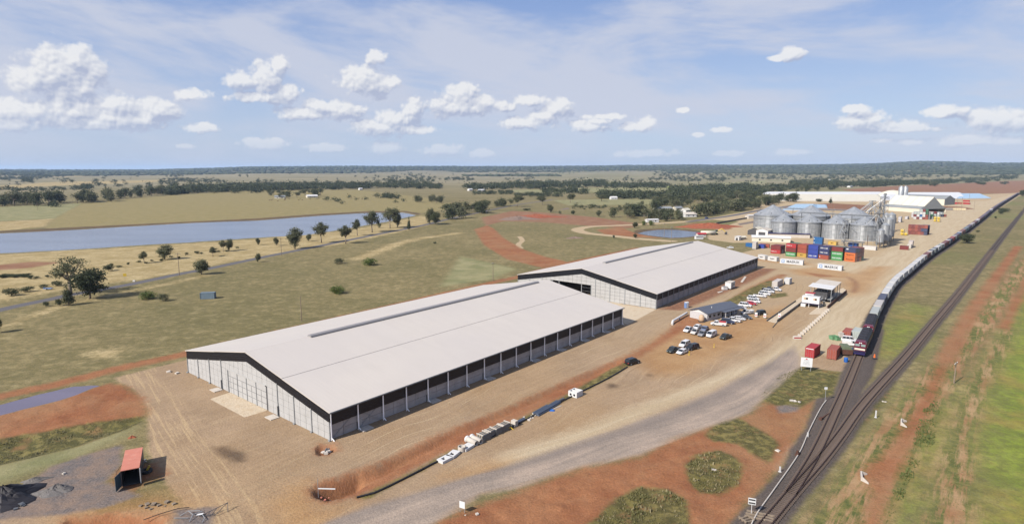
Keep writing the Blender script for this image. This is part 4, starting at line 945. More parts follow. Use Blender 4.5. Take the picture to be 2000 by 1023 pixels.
single((1761.5,487.5), (1770,488), 5.0, MAR, 'small maroon container on the open yard', 'boxes on the open yard')
single((1764,487), (1764.1,487), 5, MAR, 'y') if False else None
for i, px in enumerate([1845, 1856, 1871]):
    single((px,410), (px + 9,410.3), 12, [GRYT, (226,210,170), (226,210,170)][i], ['grey box body on the far red verge', 'left cream rail van on the far red verge', 'right cream rail van on the far red verge'][i], 'boxes on the far verge')
for i, (px, c, cn) in enumerate([(1853, (222,190,180), 'pale pink'), (1860, RED, 'red'), (1868, RST, 'rust'), (1874, (200,150,110), 'tan'), (1884, RED, 'bright red')]):
    single((px,398.5 if px < 1880 else 399), (px + 6,398.7 if px < 1880 else 399.3), 9, c, f'{cn} container by the far bunkers, place {ordn(i)} from the left', 'containers beside the far bunkers')
single((1884,394), (1890,394.2), 9, RED, 'red container beyond the lamp masts near the blue bunker end', 'containers beside the far bunkers')
# ------------------------------------------------------------------ silos
sm_ = bpy.data.materials.new('corrugated_silo'); sm_.use_nodes = True; n = NG(sm_.node_tree); b = sm_.node_tree.nodes['Principled BSDF']
P = n.n.new('ShaderNodeTexCoord').outputs['Object']; X_, Y_, Z_ = n.sep(P)
an = n.math('ARCTAN2', X_, Y_); pan = n.noise(n.xyz(n.math('FLOOR', n.math('MULTIPLY', an, 5.0)), n.math('FLOOR', n.math('MULTIPLY', Z_, .9)), 0.0), 3.1, 1, .5)
c = n.mix(n.mr(pan, .35, .65), AC(164, 169, 174), AC(192, 196, 200)); c = n.mix(n.mr(n.noise(P, .4, 5, .6), .5, .7, 0, .35), c, AC(164, 162, 158))
n._in(b, 'Base Color', c); b.inputs['Metallic'].default_value = .35; b.inputs['Roughness'].default_value = .42
n.l.new(n.bump(n.math('SINE', n.math('MULTIPLY', Z_, 22.0)), .35, .05), b.inputs['Normal']); M['silo'] = sm_
def silo(px, py, r, he, ht, label, z=None, sides=36):
    x, y = at(px, py); t = thing('grain_silo', label, 'grain silo', (x, y, 0), 0, 'steel grain silos')
    mb = MB(); mb.lathe([(r, .3), (r, he)], sides); mb.build('wall', M['silo'], t, True)
    mb = MB(); mb.lathe([(r + .25, he - .12), (r * .10, ht - .1), (r * .10, ht + .35), (0.02, ht + .5)], sides); rf = mb.build('roof', M['silo'], t)
    for k in range(8):
        a = k * math.pi / 4 + .3; q = MB(); q.tube((r*.82*math.cos(a), r*.82*math.sin(a), he + (ht - he) * .16), (r*.82*math.cos(a), r*.82*math.sin(a), he + (ht - he) * .16 + .9), .32, 8); q.build('roof_vent', M['galv_dull'], rf)
    mb = MB()
    for k in range(18):
        a = k * 2 * math.pi / 18; a2 = a
        mb.obox(((r*.5+.1)*math.cos(a), (r*.5+.1)*math.sin(a), he + (ht - he) * .5 + .1), (math.cos(a) * r * .9, math.sin(a) * r * .9, -(ht - he) * .9), math.hypot(r, ht - he) * .86, .10, .12)
    mb.build('roof_rib', M['galv'], rf)
    mb = MB()
    for k in range(24):
        a = k * 2 * math.pi / 24; mb.obox(((r + .06)*math.cos(a), (r + .06)*math.sin(a), (he + .3) / 2), (0, 0, 1), he - .4, .12, .16)
    mb.build('stiffener', M['galv'], t)
    for zz in ((he * .92,) if he < 13 else (he * .93, he * .78)):
        mb = MB(); mb.lathe([(r + .10, zz - .12), (r + .32, zz), (r + .10, zz + .12)], sides); mb.build('wind_ring', M['galv_dull'], t)
    mb = MB(); mb.lathe([(0.05, .32), (r + .5, .32), (r + .5, 0)], sides); mb.build('plinth', M['concrete_lt'], t)
    mb = MB(); a = -2.0
    for s in (-.25, .25): mb.tube(((r + .4)*math.cos(a) + s, (r + .4)*math.sin(a), .3), ((r + .4)*math.cos(a) + s, (r + .4)*math.sin(a), he), .04, 4)
    mb.build('ladder', M['steel_dark'], t)
for (px, py, lb) in [(1529, 460.6, 'front row silo farthest left'), (1579, 462, 'front row silo second from the left'), (1631, 465.5, 'front row silo just left of the stair tower'), (1686, 469, 'front row silo nearest the elevator tower')]:
    silo(px, py, 9.4, 12, 17.3, 'grey corrugated steel silo, ' + lb)
for (px, py, lb) in [(1507, 451.4, 'big back row silo at the left end'), (1581, 453, 'big back row silo in the middle'), (1664, 458.5, 'big back row silo at the right end')]:
    silo(px, py, 15, 14.4, 22.2, 'grey corrugated steel silo, ' + lb)
silo(1543, 437, 5, 8, 10, 'small grey silo showing between two big back row silos')
def lattice(mb, x, y, z0, z1, w, step, r=.09):
    cs = [(x - w, y - w), (x + w, y - w), (x + w, y + w), (x - w, y + w)]
    for c in cs: mb.tube((c[0], c[1], z0), (c[0], c[1], z1), r * 1.3, 4)
    z = z0; k = 0
    while z < z1 - .1:
        z2 = min(z1, z + step)
        for i in range(4):
            a = cs[i]; b = cs[(i + 1) % 4]; mb.tube((a[0], a[1], z2), (b[0], b[1], z2), r, 4)
            if k % 2: a, b = b, a
            mb.tube((a[0], a[1], z), (b[0], b[1], z2), r * .8, 4)
        z = z2; k += 1
# stair tower between the third and fourth front silos
x, y = at(1648, 478); t = thing('stair_tower', 'slim steel stair tower with two sloping spouts between front silos', 'tower', (x, y, 0), .3)
mb = MB(); lattice(mb, 0, 0, 0, 17, 1.3, 2.6); mb.build('frame', M['galv'], t)
mb = MB(); mb.box(-1.7, 1.7, -1.7, 1.7, 17, 17.15); mb.box(-1.7, 1.7, -1.7, 1.7, 9, 9.1); mb.build('platform', M['galv_dull'], t)
for s in (-1, 1): mb = MB(); mb.tube((s * 1.2, 0, 14.5), (s * 9, -3 + s, 8), .28, 7); mb.build('spout', M['galv'], t)
for z in (2.6, 7.8, 13): mb = MB(); mb.obox((0, 0, z), (1.6, .2, 2.0), 3.2, .8, .08); mb.build('stair_flight', M['steel_dark'], t)
# conveyor gantry over the silo tops
def gantry(p0, p1, z, label, legs, w=.9, h=1.4, sag=0):
    a = np.array(at(*p0)); b = np.array(at(*p1)); L = np.linalg.norm(b - a); t = thing('conveyor_gantry', label, 'conveyor', (a[0], a[1], 0), math.atan2(b[1] - a[1], b[0] - a[0]), 'conveyor gantries')
    mb = MB(); mb.box(0, L, -w * .6, w * .6, z + .25, z + .75); mb.build('conveyor', M['galv_dull'], t)
    mb = MB(); k = int(L / 3)
    for s in (-w, w):
        mb.box(0, L, s - .06, s + .06, z - .06, z + .06); mb.box(0, L, s - .05, s + .05, z + h - .05, z + h + .05)
        for i in range(k): mb.tube((i * 3, s, z), (i * 3 + 3, s, z + h), .05, 4); mb.tube((i * 3, s, z), (i * 3, s, z + h), .05, 4)
    mb.build('truss', M['galv'], t)
    for f in legs:
        mb = MB(); mb.tube((L * f, -w, 0), (L * f, -w * .5, z - .07), .14, 5); mb.tube((L * f, w, 0), (L * f, w * .5, z - .07), .14, 5); mb.tube((L * f, -w, z * .5), (L * f, w, z * .75), .07, 4); mb.build('trestle', M['galv_dull'], t)
gantry((1560, 458), (1712, 470), 17.6, 'steel conveyor gantry running between the silo rows to the elevator', (.02, .35, .68))
gantry((1512, 433), (1700, 442), 13.5, 'long conveyor gantry behind the silos in front of the blue bunker', (.02, .2, .4, .62, .8, .98), w=1.3)
gantry((1644, 481), (1688, 484.5), 3.4, 'low rusty conveyor at the foot of the front silos', (.1, .5, .9))
# elevator tower and hopper bins
def hopper(px, py, r, z0, h, label):
    x, y = at(px, py); t = thing('hopper_bin', label, 'hopper bin', (x, y, 0), 0, 'slim hopper bins by the elevator')
    mb = MB(); mb.lathe([(.4, z0 - 2.6), (r, z0)], 18); mb.build('hopper', M['silo'], t, True)
    mb = MB(); mb.lathe([(r, z0), (r, z0 + h)], 18); mb.build('wall', M['silo'], t, True)
    mb = MB(); mb.lathe([(r + .1, z0 + h), (.3, z0 + h + r * .62), (.02, z0 + h + r * .7)], 18); mb.build('roof', M['silo'], t)
    for k in range(6):
        a = k * math.pi / 3; mb = MB(); mb.tube((r*math.cos(a), r*math.sin(a), 0), (r*math.cos(a), r*math.sin(a), z0), .12, 5); mb.build('leg', M['galv_dull'], t)
for (px, py, r, z0, h, lb) in [(1718, 484, 2.1, 4, 8, 'front left'), (1726, 482, 2.6, 4.5, 10.5, 'front middle with a green tinge'), (1732.5, 478, 2.6, 4.5, 13.5, 'right hand front'), (1737, 472, 2.7, 4.5, 15.5, 'farthest right and tallest'), (1727, 471, 2.6, 4.5, 15, 'rear middle'), (1716, 476, 2.2, 4, 13, 'rear left')]:
    hopper(px, py, r, z0, h, f'slim steel hopper bin on legs, {lb} of the elevator group')
x, y = at(1712, 478); t = thing('elevator_tower', 'tall lattice elevator tower right of the front silos', 'tower', (x, y, 0), .35)
mb = MB(); lattice(mb, 0, 0, 0, 27, 1.6, 2.8); mb.build('lattice_frame', M['galv'], t)
for z in (10, 16, 22, 27): mb = MB(); mb.box(-2.4, 2.4, -2.4, 2.4, z, z + .12); [mb.box(s*2.4-.03, s*2.4+.03, -2.4, 2.4, z+1.0, z+1.06) for s in (-1,1)]; mb.build('platform', M['galv_dull'], t)
for i, (dx_, dy_) in enumerate([(.6, .3), (-.7, -.4)]): mb = MB(); mb.box(dx_-.3, dx_+.3, dy_-.25, dy_+.25, 0, 28); mb.box(dx_-.6, dx_+.6, dy_-.45, dy_+.45, 28, 29.6); mb.build('elevator_leg', M['galv'], t)
for i in range(7):
    a = i * .9; mb = MB(); mb.tube((1.2*math.cos(a), 1.2*math.sin(a), 26 - i * 1.3), (7.5*math.cos(a), 7.5*math.sin(a), 17 - i * .9), .2, 6); mb.build('spout', M['galv'], t)
x, y = at(1722, 455); t = thing('elevator_tower', 'second lattice elevator tower standing behind the hopper bins', 'tower', (x, y, 0), .2)
mb = MB(); lattice(mb, 0, 0, 0, 30, 2.2, 3.2, .12); mb.build('lattice_frame', M['galv_dull'], t); mb = MB(); mb.box(-.4,.4,-.4,.4,0,31); mb.box(-.8,.8,-.8,.8,31,33); mb.build('elevator_leg', M['galv'], t)
for i in range(4): a = 2.6 + i * .5; mb = MB(); mb.tube((0, 0, 29 - i), (13*math.cos(a), 13*math.sin(a), 17), .22, 6); mb.build('spout', M['galv'], t)
x, y = at(1700, 443); t = thing('elevator_tower', 'farthest elevator head with branching spouts left of the barn', 'tower', (x, y, 0), .2)
mb = MB(); lattice(mb, 0, 0, 0, 24, 1.8, 3, .14); mb.build('lattice_frame', M['galv_dull'], t)
for i in range(6): a = 2.4 + i * .45; mb = MB(); mb.tube((0, 0, 24 - i * .8), (12*math.cos(a), 12*math.sin(a), 13), .3, 6); mb.build('spout', M['galv'], t)
mb = MB(); mb.lathe([(5, 0), (5, 8), (.2, 11)], 16, (-9, -2, 0)); mb.build('hopper', M['cream'], t, True)
mb = MB(); mb.box(-2, 10, -6, -3, 6, 8.5); mb.build('drier_casing', M['tan_tank'], t)
# frame gantry in front of the bins (portal)
x, y = at(1703, 487); t = thing('portal_frame', 'rusty portal frame in front of the hopper bins', 'steel frame', (x, y, 0), -.15)
for xx in (-3.2, 4.2): mb = MB(); mb.box(xx - .12, xx + .12, -.12, .12, 0, 9.5); mb.build('post', M['rust'], t)
mb = MB(); mb.box(-3.6, 6, -.18, .18, 9.5, 9.8); mb.build('beam', M['galv'], t)

# ------------------------------------------------------------------ far bunkers, barns and dome
def prism_bunker(poly, h, inset, label, m, name='grain_bunker', cat='grain bunker', blue=None):
    """long tarped grain heap: footprint px (4 corners ccw), ridge height"""
    P4 = [np.array(at(*p)) for p in poly]; c = sum(P4) / 4; t = thing(name, label, cat, (c[0], c[1], 0), 0, 'tarped grain bunkers')
    base = [(*(p - c), 0) for p in P4]; wall = [(*(p - c), 1.2) for p in P4]
    m0 = (P4[0] + P4[3]) / 2 - c; m1 = (P4[1] + P4[2]) / 2 - c; d = (m1 - m0) * inset; r0 = (*(m0 + d), h); r1 = (*(m1 - d), h)
    mb = MB(); mb.add(base + wall, [(0,1,5,4),(1,2,6,5),(2,3,7,6),(3,0,4,7)]); mb.build('retaining_wall', M['concrete_lt'], t)
    mb = MB(); mb.add(wall + [r0, r1], [(0,1,5,4),(2,3,4,5),(3,0,4)]); mb.build('tarp', m, t)
    mb = MB(); mb.add([wall[1], wall[2], r1], [(0,1,2)]); mb.build('tarp_end', blue or m, t); return t
prism_bunker([(1500,393), (1728,394.5), (1722,382.5), (1500,381)], 7.5, .06, 'long white tarped bunker behind the silos', M['cream'])
prism_bunker([(1490,380.2), (1730,380.6), (1728,377), (1488,377)], 4.5, .05, 'narrow white tarped bunker along the far field edge', M['tarp_white'])
prism_bunker([(1718,392), (1795,393), (1790,383), (1716,383)], 7.5, .1, 'white tarped bunker behind the barns', M['tarp_white'])
prism_bunker([(1765,389), (1888,389), (1880,379), (1768,379)], 8.0, .10, 'white tarped bunker at the far right', M['tarp_white'])
prism_bunker([(1868,389.3), (1936,388.2), (1914,381), (1868,380)], 6.5, .22, 'pale blue tarped end of the far right bunker', M['tarp_blue'], blue=M['tarp_blue'])
prism_bunker([(1525,412), (1592,412), (1604,401), (1558,401)], 5.5, .2, 'pale blue tarped bunker left of the middle back silo', M['tarp_blue'], blue=M['tarp_blue'])
prism_bunker([(1590,408), (1616,407.5), (1614,401), (1592,401)], 3.5, .2, 'small pale blue tarped bunker right of the middle back silo', M['tarp_blue'], blue=M['tarp_blue'])
prism_bunker([(1694,392), (1712,393.5), (1712,386), (1702,385)], 5.5, .2, 'blue tarped patch at the end of the long white bunker', M['tarp_blue'], blue=M['tarp_blue'])
x, y = at(1743, 386); mb = MB(); mb.lathe([(27, 0), (24, 5), (17, 10), (8, 13), (.1, 14)], 32); o = mb.build('grain_dome', M['cream'], None, True); o.location = (x, y, 0); tag(o, 'cream domed grain heap left of the tall grey silo', 'grain dome')
x, y = at(1761, 388); t = thing('tall_silo', 'tall narrow pale silo pair on red legs beyond the barns', 'silo', (x, y, 0))
for dx_ in (-2.2, 5.5): mb = MB(); mb.lathe([(4.2, 5), (4.2, 20), (1, 23)], 16, (dx_, 0, 0)); mb.build('bin', M['silo'], t, True)
for dx_ in (-5, 0, 5, 9): mb = MB(); mb.box(dx_-.3, dx_+.3, -3, -2.4, 0, 5.5); mb.build('leg', M['red'], t)
def barn(fl, fr, depth, wall, zone2, ridge, label, gable_open=False, strip=True):
    """steep barn: front wall base from px fl to fr"""
    a = np.array(at(*fl)); b = np.array(at(*fr)); L = np.linalg.norm(b - a); t = thing('storage_barn', label, 'barn', (a[0], a[1], 0), math.atan2(b[1] - a[1], b[0] - a[0]), 'grain storage barns')
    mb = MB(); mb.box(0, L, 0, .2, 0, wall); mb.build('front_wall', M['cream'], t)
    q = depth * .16
    mb = MB(); mb.add([(0, -.3, wall), (L, -.3, wall), (L, q, zone2), (0, q, zone2)], [(0,1,2,3)]); mb.build('lower_roof', M['grey_sheet'], t)
    nb = 5
    for k in range(nb):
        x0, x1 = L * k / nb + .25, L * (k + 1) / nb - .25
        mb = MB(); mb.add([(x0, q, zone2), (x1, q, zone2), (x1, depth / 2, ridge), (x0, depth / 2, ridge)], [(0,1,2,3)]); mb.build('roof_sheet', M['cream'] if strip else M['grey_sheet'], t)
        if k: mb = MB(); mb.add([(x0 - .5, q, zone2 - .02), (x0, q, zone2 - .02), (x0, depth/2, ridge - .02), (x0 - .5, depth/2, ridge - .02)], [(0,1,2,3)]); mb.build('roof_joint', M['grey_sheet'], t)
    mb = MB(); mb.add([(0, depth/2, ridge), (L, depth/2, ridge), (L, depth - q, zone2), (0, depth - q, zone2), (L, depth, wall), (0, depth, wall)], [(0,1,2,3), (3,2,4,5)]); mb.build('rear_roof', M['grey_sheet'], t)
    mb = MB(); mb.box(0, L, depth - .2, depth, 0, wall); mb.build('rear_wall', M['cream'], t)
    for x in (0, L):
        mb = MB(); mb.add([(x, 0, wall*.0 if not gable_open or x == 0 else wall*.9), (x, depth, 0 if not gable_open or x == 0 else wall*.9), (x, depth, wall), (x, depth - q, zone2), (x, depth/2, ridge), (x, q, zone2), (x, 0, wall)], [(0,1,2,3,4,5,6)]); mb.build('gable', M['grey_sheet'], t)
    return t
barn((1722,410.5), (1797,416), 42, 5, 8, 19, 'steep cream roofed barn behind the mixed container block', True)
barn((1765,397.5), (1844,401), 34, 9, 10, 14, 'grey roofed barn with cream walls beyond the steep barn', False, False)
# small workshop, canopies at foot of silo 1
def gable_house(px, py, rz, L, Wd, wall, ridge, label, roofm, wallm, cat='building', name='building', door=None, group=None, win=0):
    x, y = at(px, py); z = zat(x, y) if y > 700 else 0; t = thing(name, label, cat, (x, y, z), rz, group)
    mb = MB(); mb.ext([(-Wd/2, 0), (Wd/2, 0), (Wd/2, wall), (0, ridge - .1), (-Wd/2, wall)], 'x', -L/2, L/2); w = mb.build('wall', wallm, t)
    for s in (-1, 1):
        mb = MB(); mb.add([(-L/2-.4, s*(Wd/2+.5), wall - .25*0), (L/2+.4, s*(Wd/2+.5), wall), (L/2+.4, 0, ridge+.1), (-L/2-.4, 0, ridge+.1), (-L/2-.4, s*(Wd/2+.5), wall-.15), (L/2+.4, s*(Wd/2+.5), wall-.15), (L/2+.4, 0, ridge-.05), (-L/2-.4, 0, ridge-.05)], [(0,1,2,3),(7,6,5,4),(0,4,5,1),(1,5,6,2),(3,2,6,7),(0,3,7,4)]); mb.build('roof', roofm, t)
    if door: a, b, h = door; mb = MB(); mb.box(-L/2 - .06, -L/2 - .01, a, b, 0, h); mb.build('door', M['steel_dark'], t)
    for i in range(win):
        mb = MB(); xx = -L/2 + L * (i + .7) / (win + .4); mb.box(xx - .6, xx + .6, -Wd/2 - .05, -Wd/2 - .01, 1, 2.1); mb.build('window', M['glass'], t)
    return t
ax1 = math.atan2(E1[1], E1[0])
gable_house(1492, 461, ax1 + .0, 11, 9, 5, 6.6, 'white workshop with a dark doorway at the foot of the big left silo', M['concrete_lt'], M['white'], 'workshop', 'workshop', (-2.6, 2.6, 3.6))
gable_house(1478, 458, ax1, 12, 11, 3.6, 6.2, 'cream canopy shed left of the white workshop', M['cream'], M['steel_dark'], 'shed', 'canopy_shed')
gable_house(1441, 469, ax1, 4.5, 3.2, 2.9, 3.1, 'small white cabin with a glazed end on the open yard', M['white'], M['white'], 'cabin', 'site_cabin', (-.9, .9, 2))
gable_house(1450, 467.5, ax1 - .3, 5, 3, 1.8, 2.6, 'low cream truck like trailer beside the small white cabin', M['cream'], M['concrete_lt'], 'trailer', 'trailer')
gable_house(1505, 471.5, -.35, 26, 9, 3.3, 4.3, 'long low white roofed building below the silos', M['tarp_white'], M['cream'], 'building', 'site_building', None, None, 3)
gable_house(1540, 463.8, -.28, 30, 2.6, 3.0, 3.4, 'long blue topped intake canopy along the front silos', M['navy'], M['concrete_lt'], 'canopy', 'intake_canopy')
# ------------------------------------------------------------------ railway
def track(pl, name, label, z, n_sl, skip=0, s0=0):
    t = thing(name, label, 'railway track', (0, 0, 0)); tag(t, kind='structure') if False else None
    T = np.gradient(pl, axis=0); T /= np.linalg.norm(T, axis=1)[:, None]; Nn = np.stack([-T[:, 1], T[:, 0]], 1)
    for s in (-.755, .755):
        q = pl + Nn * s; mb = MB(); n_ = len(q); vs = []; w = .09
        for i in range(n_):
            for (a, zz) in ((-w, z), (w, z), (w, z + .2), (-w, z + .2)): p = q[i] + Nn[i] * a; vs.append((p[0], p[1], zz))
        fs = [(4*i + k, 4*i + (k+1) % 4, 4*(i+1) + (k+1) % 4, 4*(i+1) + k) for i in range(n_ - 1) for k in range(4)]
        mb.add(vs, fs); mb.build('rail', M['rail'], t, fix=False)
    s = np.concatenate([[0], np.cumsum(np.linalg.norm(np.diff(pl, axis=0), axis=1))])
    sl = MB(); sl.box(-.12, .12, -1.25, 1.25, -.1, .1); me = sl.mesh('sleeper', M['sleeper']); far_ = MB(); d = s0; k = 0
    while d < min(s[-1], 420):
        x = np.interp(d, s, pl[:, 0]); y = np.interp(d, s, pl[:, 1]); tx = np.interp(d, s, T[:, 0]); ty_ = np.interp(d, s, T[:, 1])
        if k < n_sl: put('sleeper', me, t, (x, y, z - .035), math.atan2(ty_, tx))
        else: far_.obox((x, y, z - .035), (tx, ty_, 0), .24, 2.5, .2)
        d += .62; k += 1
    o = far_.build('sleeper', M['sleeper'], t, fix=False); o['kind'] = 'stuff'
    return t
track(MAIN, 'railway_track', 'straight main line of two rails on dark ballast, right of the train', .43, 290)
track(SIDE, 'railway_track', 'siding track running under the container train', .43, 160)
SS = np.concatenate([[0], np.cumsum(np.linalg.norm(np.diff(SIDE, axis=0), axis=1))]); ST = np.gradient(SIDE, axis=0); ST /= np.linalg.norm(ST, axis=1)[:, None]
def on_track(d):
    x = float(np.interp(d, SS, SIDE[:, 0])); y = float(np.interp(d, SS, SIDE[:, 1])); return x, y
def veh(d, L):
    a = on_track(d + 1.5); b = on_track(d + L - 1.5); return (a[0] + b[0]) / 2, (a[1] + b[1]) / 2, math.atan2(b[1] - a[1], b[0] - a[0])
# locomotive: nose points to local -x
fp = np.array(at(1680, 699)); dstart = SS[int(np.argmin(np.linalg.norm(SIDE - fp, axis=1)))]
def wheelset(mb, x, r=.46):
    for s in (-.78, .78): mb.tube((x, s - .06, .5), (x, s + .06, .5), r, 12)
lw_ = MB(); lw_.tube((0, -.06, 0), (0, .06, 0), .5, 12); me_lw = lw_.mesh('wheel', M['rust'])
def loco(d, label, flip=False):
    L = 21.0; x, y, rz = veh(d, L); t = thing('locomotive', label, 'locomotive', (x, y, .63), rz, 'locomotives at the head of the train')
    mb = MB(); mb.box(-L/2, L/2, -1.45, 1.45, 1.0, 1.35); mb.build('underframe', M['steel_dark'], t)
    mb = MB(); mb.ext([(-1.45, 1.36), (1.45, 1.36), (1.45, 3.3), (1.05, 3.85), (-1.05, 3.85), (-1.45, 3.3)], 'x', -7.2, 9.9); hd = mb.build('hood', M['loco_black'], t)
    for s in (-1, 1): mb = MB(); mb.box(-7.1, 9.8, s*1.47-.015, s*1.47+.015, 1.5, 2.7); mb.build('side_stripe', M['maroon'], hd)
    mb = MB(); mb.ext([(-1.47, 1.36), (1.47, 1.36), (1.47, 3.35), (1.05, 3.95), (-1.05, 3.95), (-1.47, 3.35)], 'x', -9.6, -7.21); mb.build('cab', M['maroon'], t)
    mb = MB(); mb.box(-10.4, -9.61, -1.4, 1.4, 1.36, 2.35); mb.build('nose', M['maroon'], t)
    mb = MB(); mb.box(-10.5, -10.41, -1.42, 1.42, .45, 1.5); mb.build('pilot', M['navy'], t)
    mb = MB(); mb.box(-10.47, -10.405, -1.3, 1.3, 1.75, 2.25); nb = mb.build('nose_band', M['cream'], t)
    for s in (-1, 1):
        mb = MB(); mb.box(-9.68, -9.605, s*.72 - .55, s*.72 + .55, 2.62, 3.3); mb.build('windscreen', M['window_sky'], t)
        mb = MB(); mb.box(-9.1, -8.1, s*1.475 - .02, s*1.475 + .02, 2.5, 3.2); mb.build('side_window', M['glass'], t)
    mb = MB(); mb.tube((-9.75, -.2, 3.62), (-9.6, -.2, 3.62), .16, 10); mb.tube((-9.75, .2, 3.62), (-9.6, .2, 3.62), .16, 10); mb.build('headlight', M['ink_white'], t)
    mb = MB(); mb.box(-7.1, 9.85, -1.06, 1.06, 3.855, 3.93); rf = mb.build('roof', M['loco_black'], t)
    for k in range(5): mb = MB(); mb.box(-6.4 + k * 3.3, -3.9 + k * 3.3, -.85, .85, 3.935, 4.12); mb.build('roof_grille', M['loco_black'], rf)
    for s in (-1, 1): mb = MB(); mb.add([(-7.1, s*1.06, 3.87), (9.85, s*1.06, 3.87), (9.85, s*1.47, 3.33), (-7.1, s*1.47, 3.33)], [(0,1,2,3)]); mb.build('roof_shoulder', M['loco_black'], t)
    for bx in (-6.6, 6.6):
        mb = MB(); mb.box(bx - 2.4, bx + 2.4, -1.1, 1.1, .35, .8); bg_ = mb.build('bogie', M['steel_dark'], t)
        for k in (-1.7, 0, 1.7): [put('wheel', me_lw, bg_, (bx + k, yy, .5)) for yy in (-.78, .78)]
    mb = MB(); mb.box(-3.4, 3.4, -1.2, 1.2, .2, .95); mb.build('fuel_tank', M['steel_dark'], t)
    for s in (-1, 1):
        mb = MB(); mb.tube((-7, s*1.44, 2.35), (9.9, s*1.44, 2.35), .03, 4)
        for k in range(9): mb.tube((-7 + k * 2.1, s*1.46, 1.35), (-7 + k*2.1, s*1.46, 2.35), .025, 4)
        mb.build('handrail', M['ink_white'], t)
M['window_sky'] = mat('cab_window', AC(150, 170, 168), .1, var=0, spec=.8)
loco(dstart, 'leading maroon locomotive with a cream nose band and dark roof')
loco(dstart + 21.6, 'second maroon locomotive with a dark roof, coupled behind the leading one')
ORDI = ['first','second','third','fourth','fifth','sixth','seventh','eighth','ninth','tenth','eleventh','twelfth','thirteenth','fourteenth','fifteenth','sixteenth','seventeenth','eighteenth','nineteenth']
TENS = {2:('twentieth','twenty'),3:('thirtieth','thirty'),4:('fortieth','forty'),5:('fiftieth','fifty'),6:('sixtieth','sixty'),7:('seventieth','seventy'),8:('eightieth','eighty'),9:('ninetieth','ninety'),10:('hundredth','hundred')}
def ordinal(k):
    if k > 99: return 'hundredth' if k == 100 else 'hundred and ' + ordinal(k - 100)
    if k < 20: return ORDI[k - 1]
    a, b = divmod(k, 10); return TENS[a][0] if b == 0 else TENS[a][1] + ' ' + ORDI[b - 1]
deck = MB(); deck.box(-6.9, 6.9, -.25, .25, .75, 1.05); deck.box(-6.9, 6.9, -1.25, -1.1, .9, 1.1); deck.box(-6.9, 6.9, 1.1, 1.25, .9, 1.1)
for x in (-6.6, -4, -1.5, 1.5, 4, 6.6): deck.box(x - .15, x + .15, -1.09, 1.09, .9, 1.08)
me_deck = deck.mesh('deck', M['steel_dark']); bgm = MB(); bgm.box(-1.3, 1.3, -1.0, 1.0, .3, .74); me_bog = bgm.mesh('bogie', M['rust']); wm = MB(); wm.tube((0, -.06, 0), (0, .06, 0), .46, 12); me_wh = wm.mesh('wheel', M['rust'])
random.seed(5)
TC = [(LGR,'pale green grey'),(CRM,'cream'),(DBL,'slate blue')] + [(WHT,'white')] * 9 + [(CRM,'off white')] + [(MAR,'maroon'),(CRM,'off white'),(LGR,'pale green grey'),(WHT,'white'),((150,160,150),'sage'),(MAR,'maroon'),(MAR,'maroon'),(NAV,'navy'),(RED,'dull red'),(LGR,'pale green grey'),(PUR,'faded purple'),(SKY_,'blue'),(RST,'rust'),(RST,'rust'),((120,150,160),'blue grey'),((120,150,160),'blue grey')]
seqc = [(PUR,'faded purple'),(DBL,'slate blue'),(MAR,'maroon'),(PUR,'faded purple'),(OXB,'brown'),(DBL,'slate blue'),(WHT,'white'),(PUR,'faded purple')]  # mostly dark tones: shade on the train's side put into the colour
d = dstart + 21.6 * 2 + .2; k = 0
DEND = SS[int(np.argmin(np.linalg.norm(SIDE - np.array(at(1992, 380)), axis=1)))]
while d + 14 < DEND:
    k += 1; x, y, rz = veh(d, 14.0)
    t = thing('container_wagon', f'dark flat wagon in the long train, {ordinal(k)} behind the locomotives', 'rail wagon', (x, y, .63), rz, 'flat wagons of the container train')
    put('deck', me_deck, t)
    if d < 500 + dstart:
        for bx in (-5, 5): q = put('bogie', me_bog, t, (bx, 0, 0)); [put('wheel', me_wh, q, (xx, yy, .5)) for xx in (-.9, .9) for yy in (-.78, .78)]
    c, cn = TC[k - 1] if k <= len(TC) else (seqc[random.randrange(8)] if k not in (36, 37, 50, 51, 52) else (WHT, 'white'))
    if k > 42 and k not in (50, 51): c, cn = (PUR, 'faded purple') if k % 3 else (DBL, 'slate blue')  # far containers: the shaded train side is painted into their colour
    if random.random() < .35 and k > 13:
        c2, cn2 = seqc[random.randrange(7)]
        u = (math.cos(rz), math.sin(rz))
        container(x - u[0] * 3.1, y - u[1] * 3.1, .63 + 1.12, rz, 6.1, c, f'short {cn} container, front one on the {ordinal(k)} train wagon', 'containers riding on the train', parts=k < 30)
        container(x + u[0] * 3.1, y + u[1] * 3.1, .63 + 1.12, rz, 6.1, c2, f'short {cn2} container, rear one on the {ordinal(k)} train wagon', 'containers riding on the train', parts=k < 30)
    else: container(x, y, .63 + 1.12, rz, 12.2, c, f'{cn} container on the {ordinal(k)} wagon behind the locomotives', 'containers riding on the train', parts=k < 30)
    d += 14.3
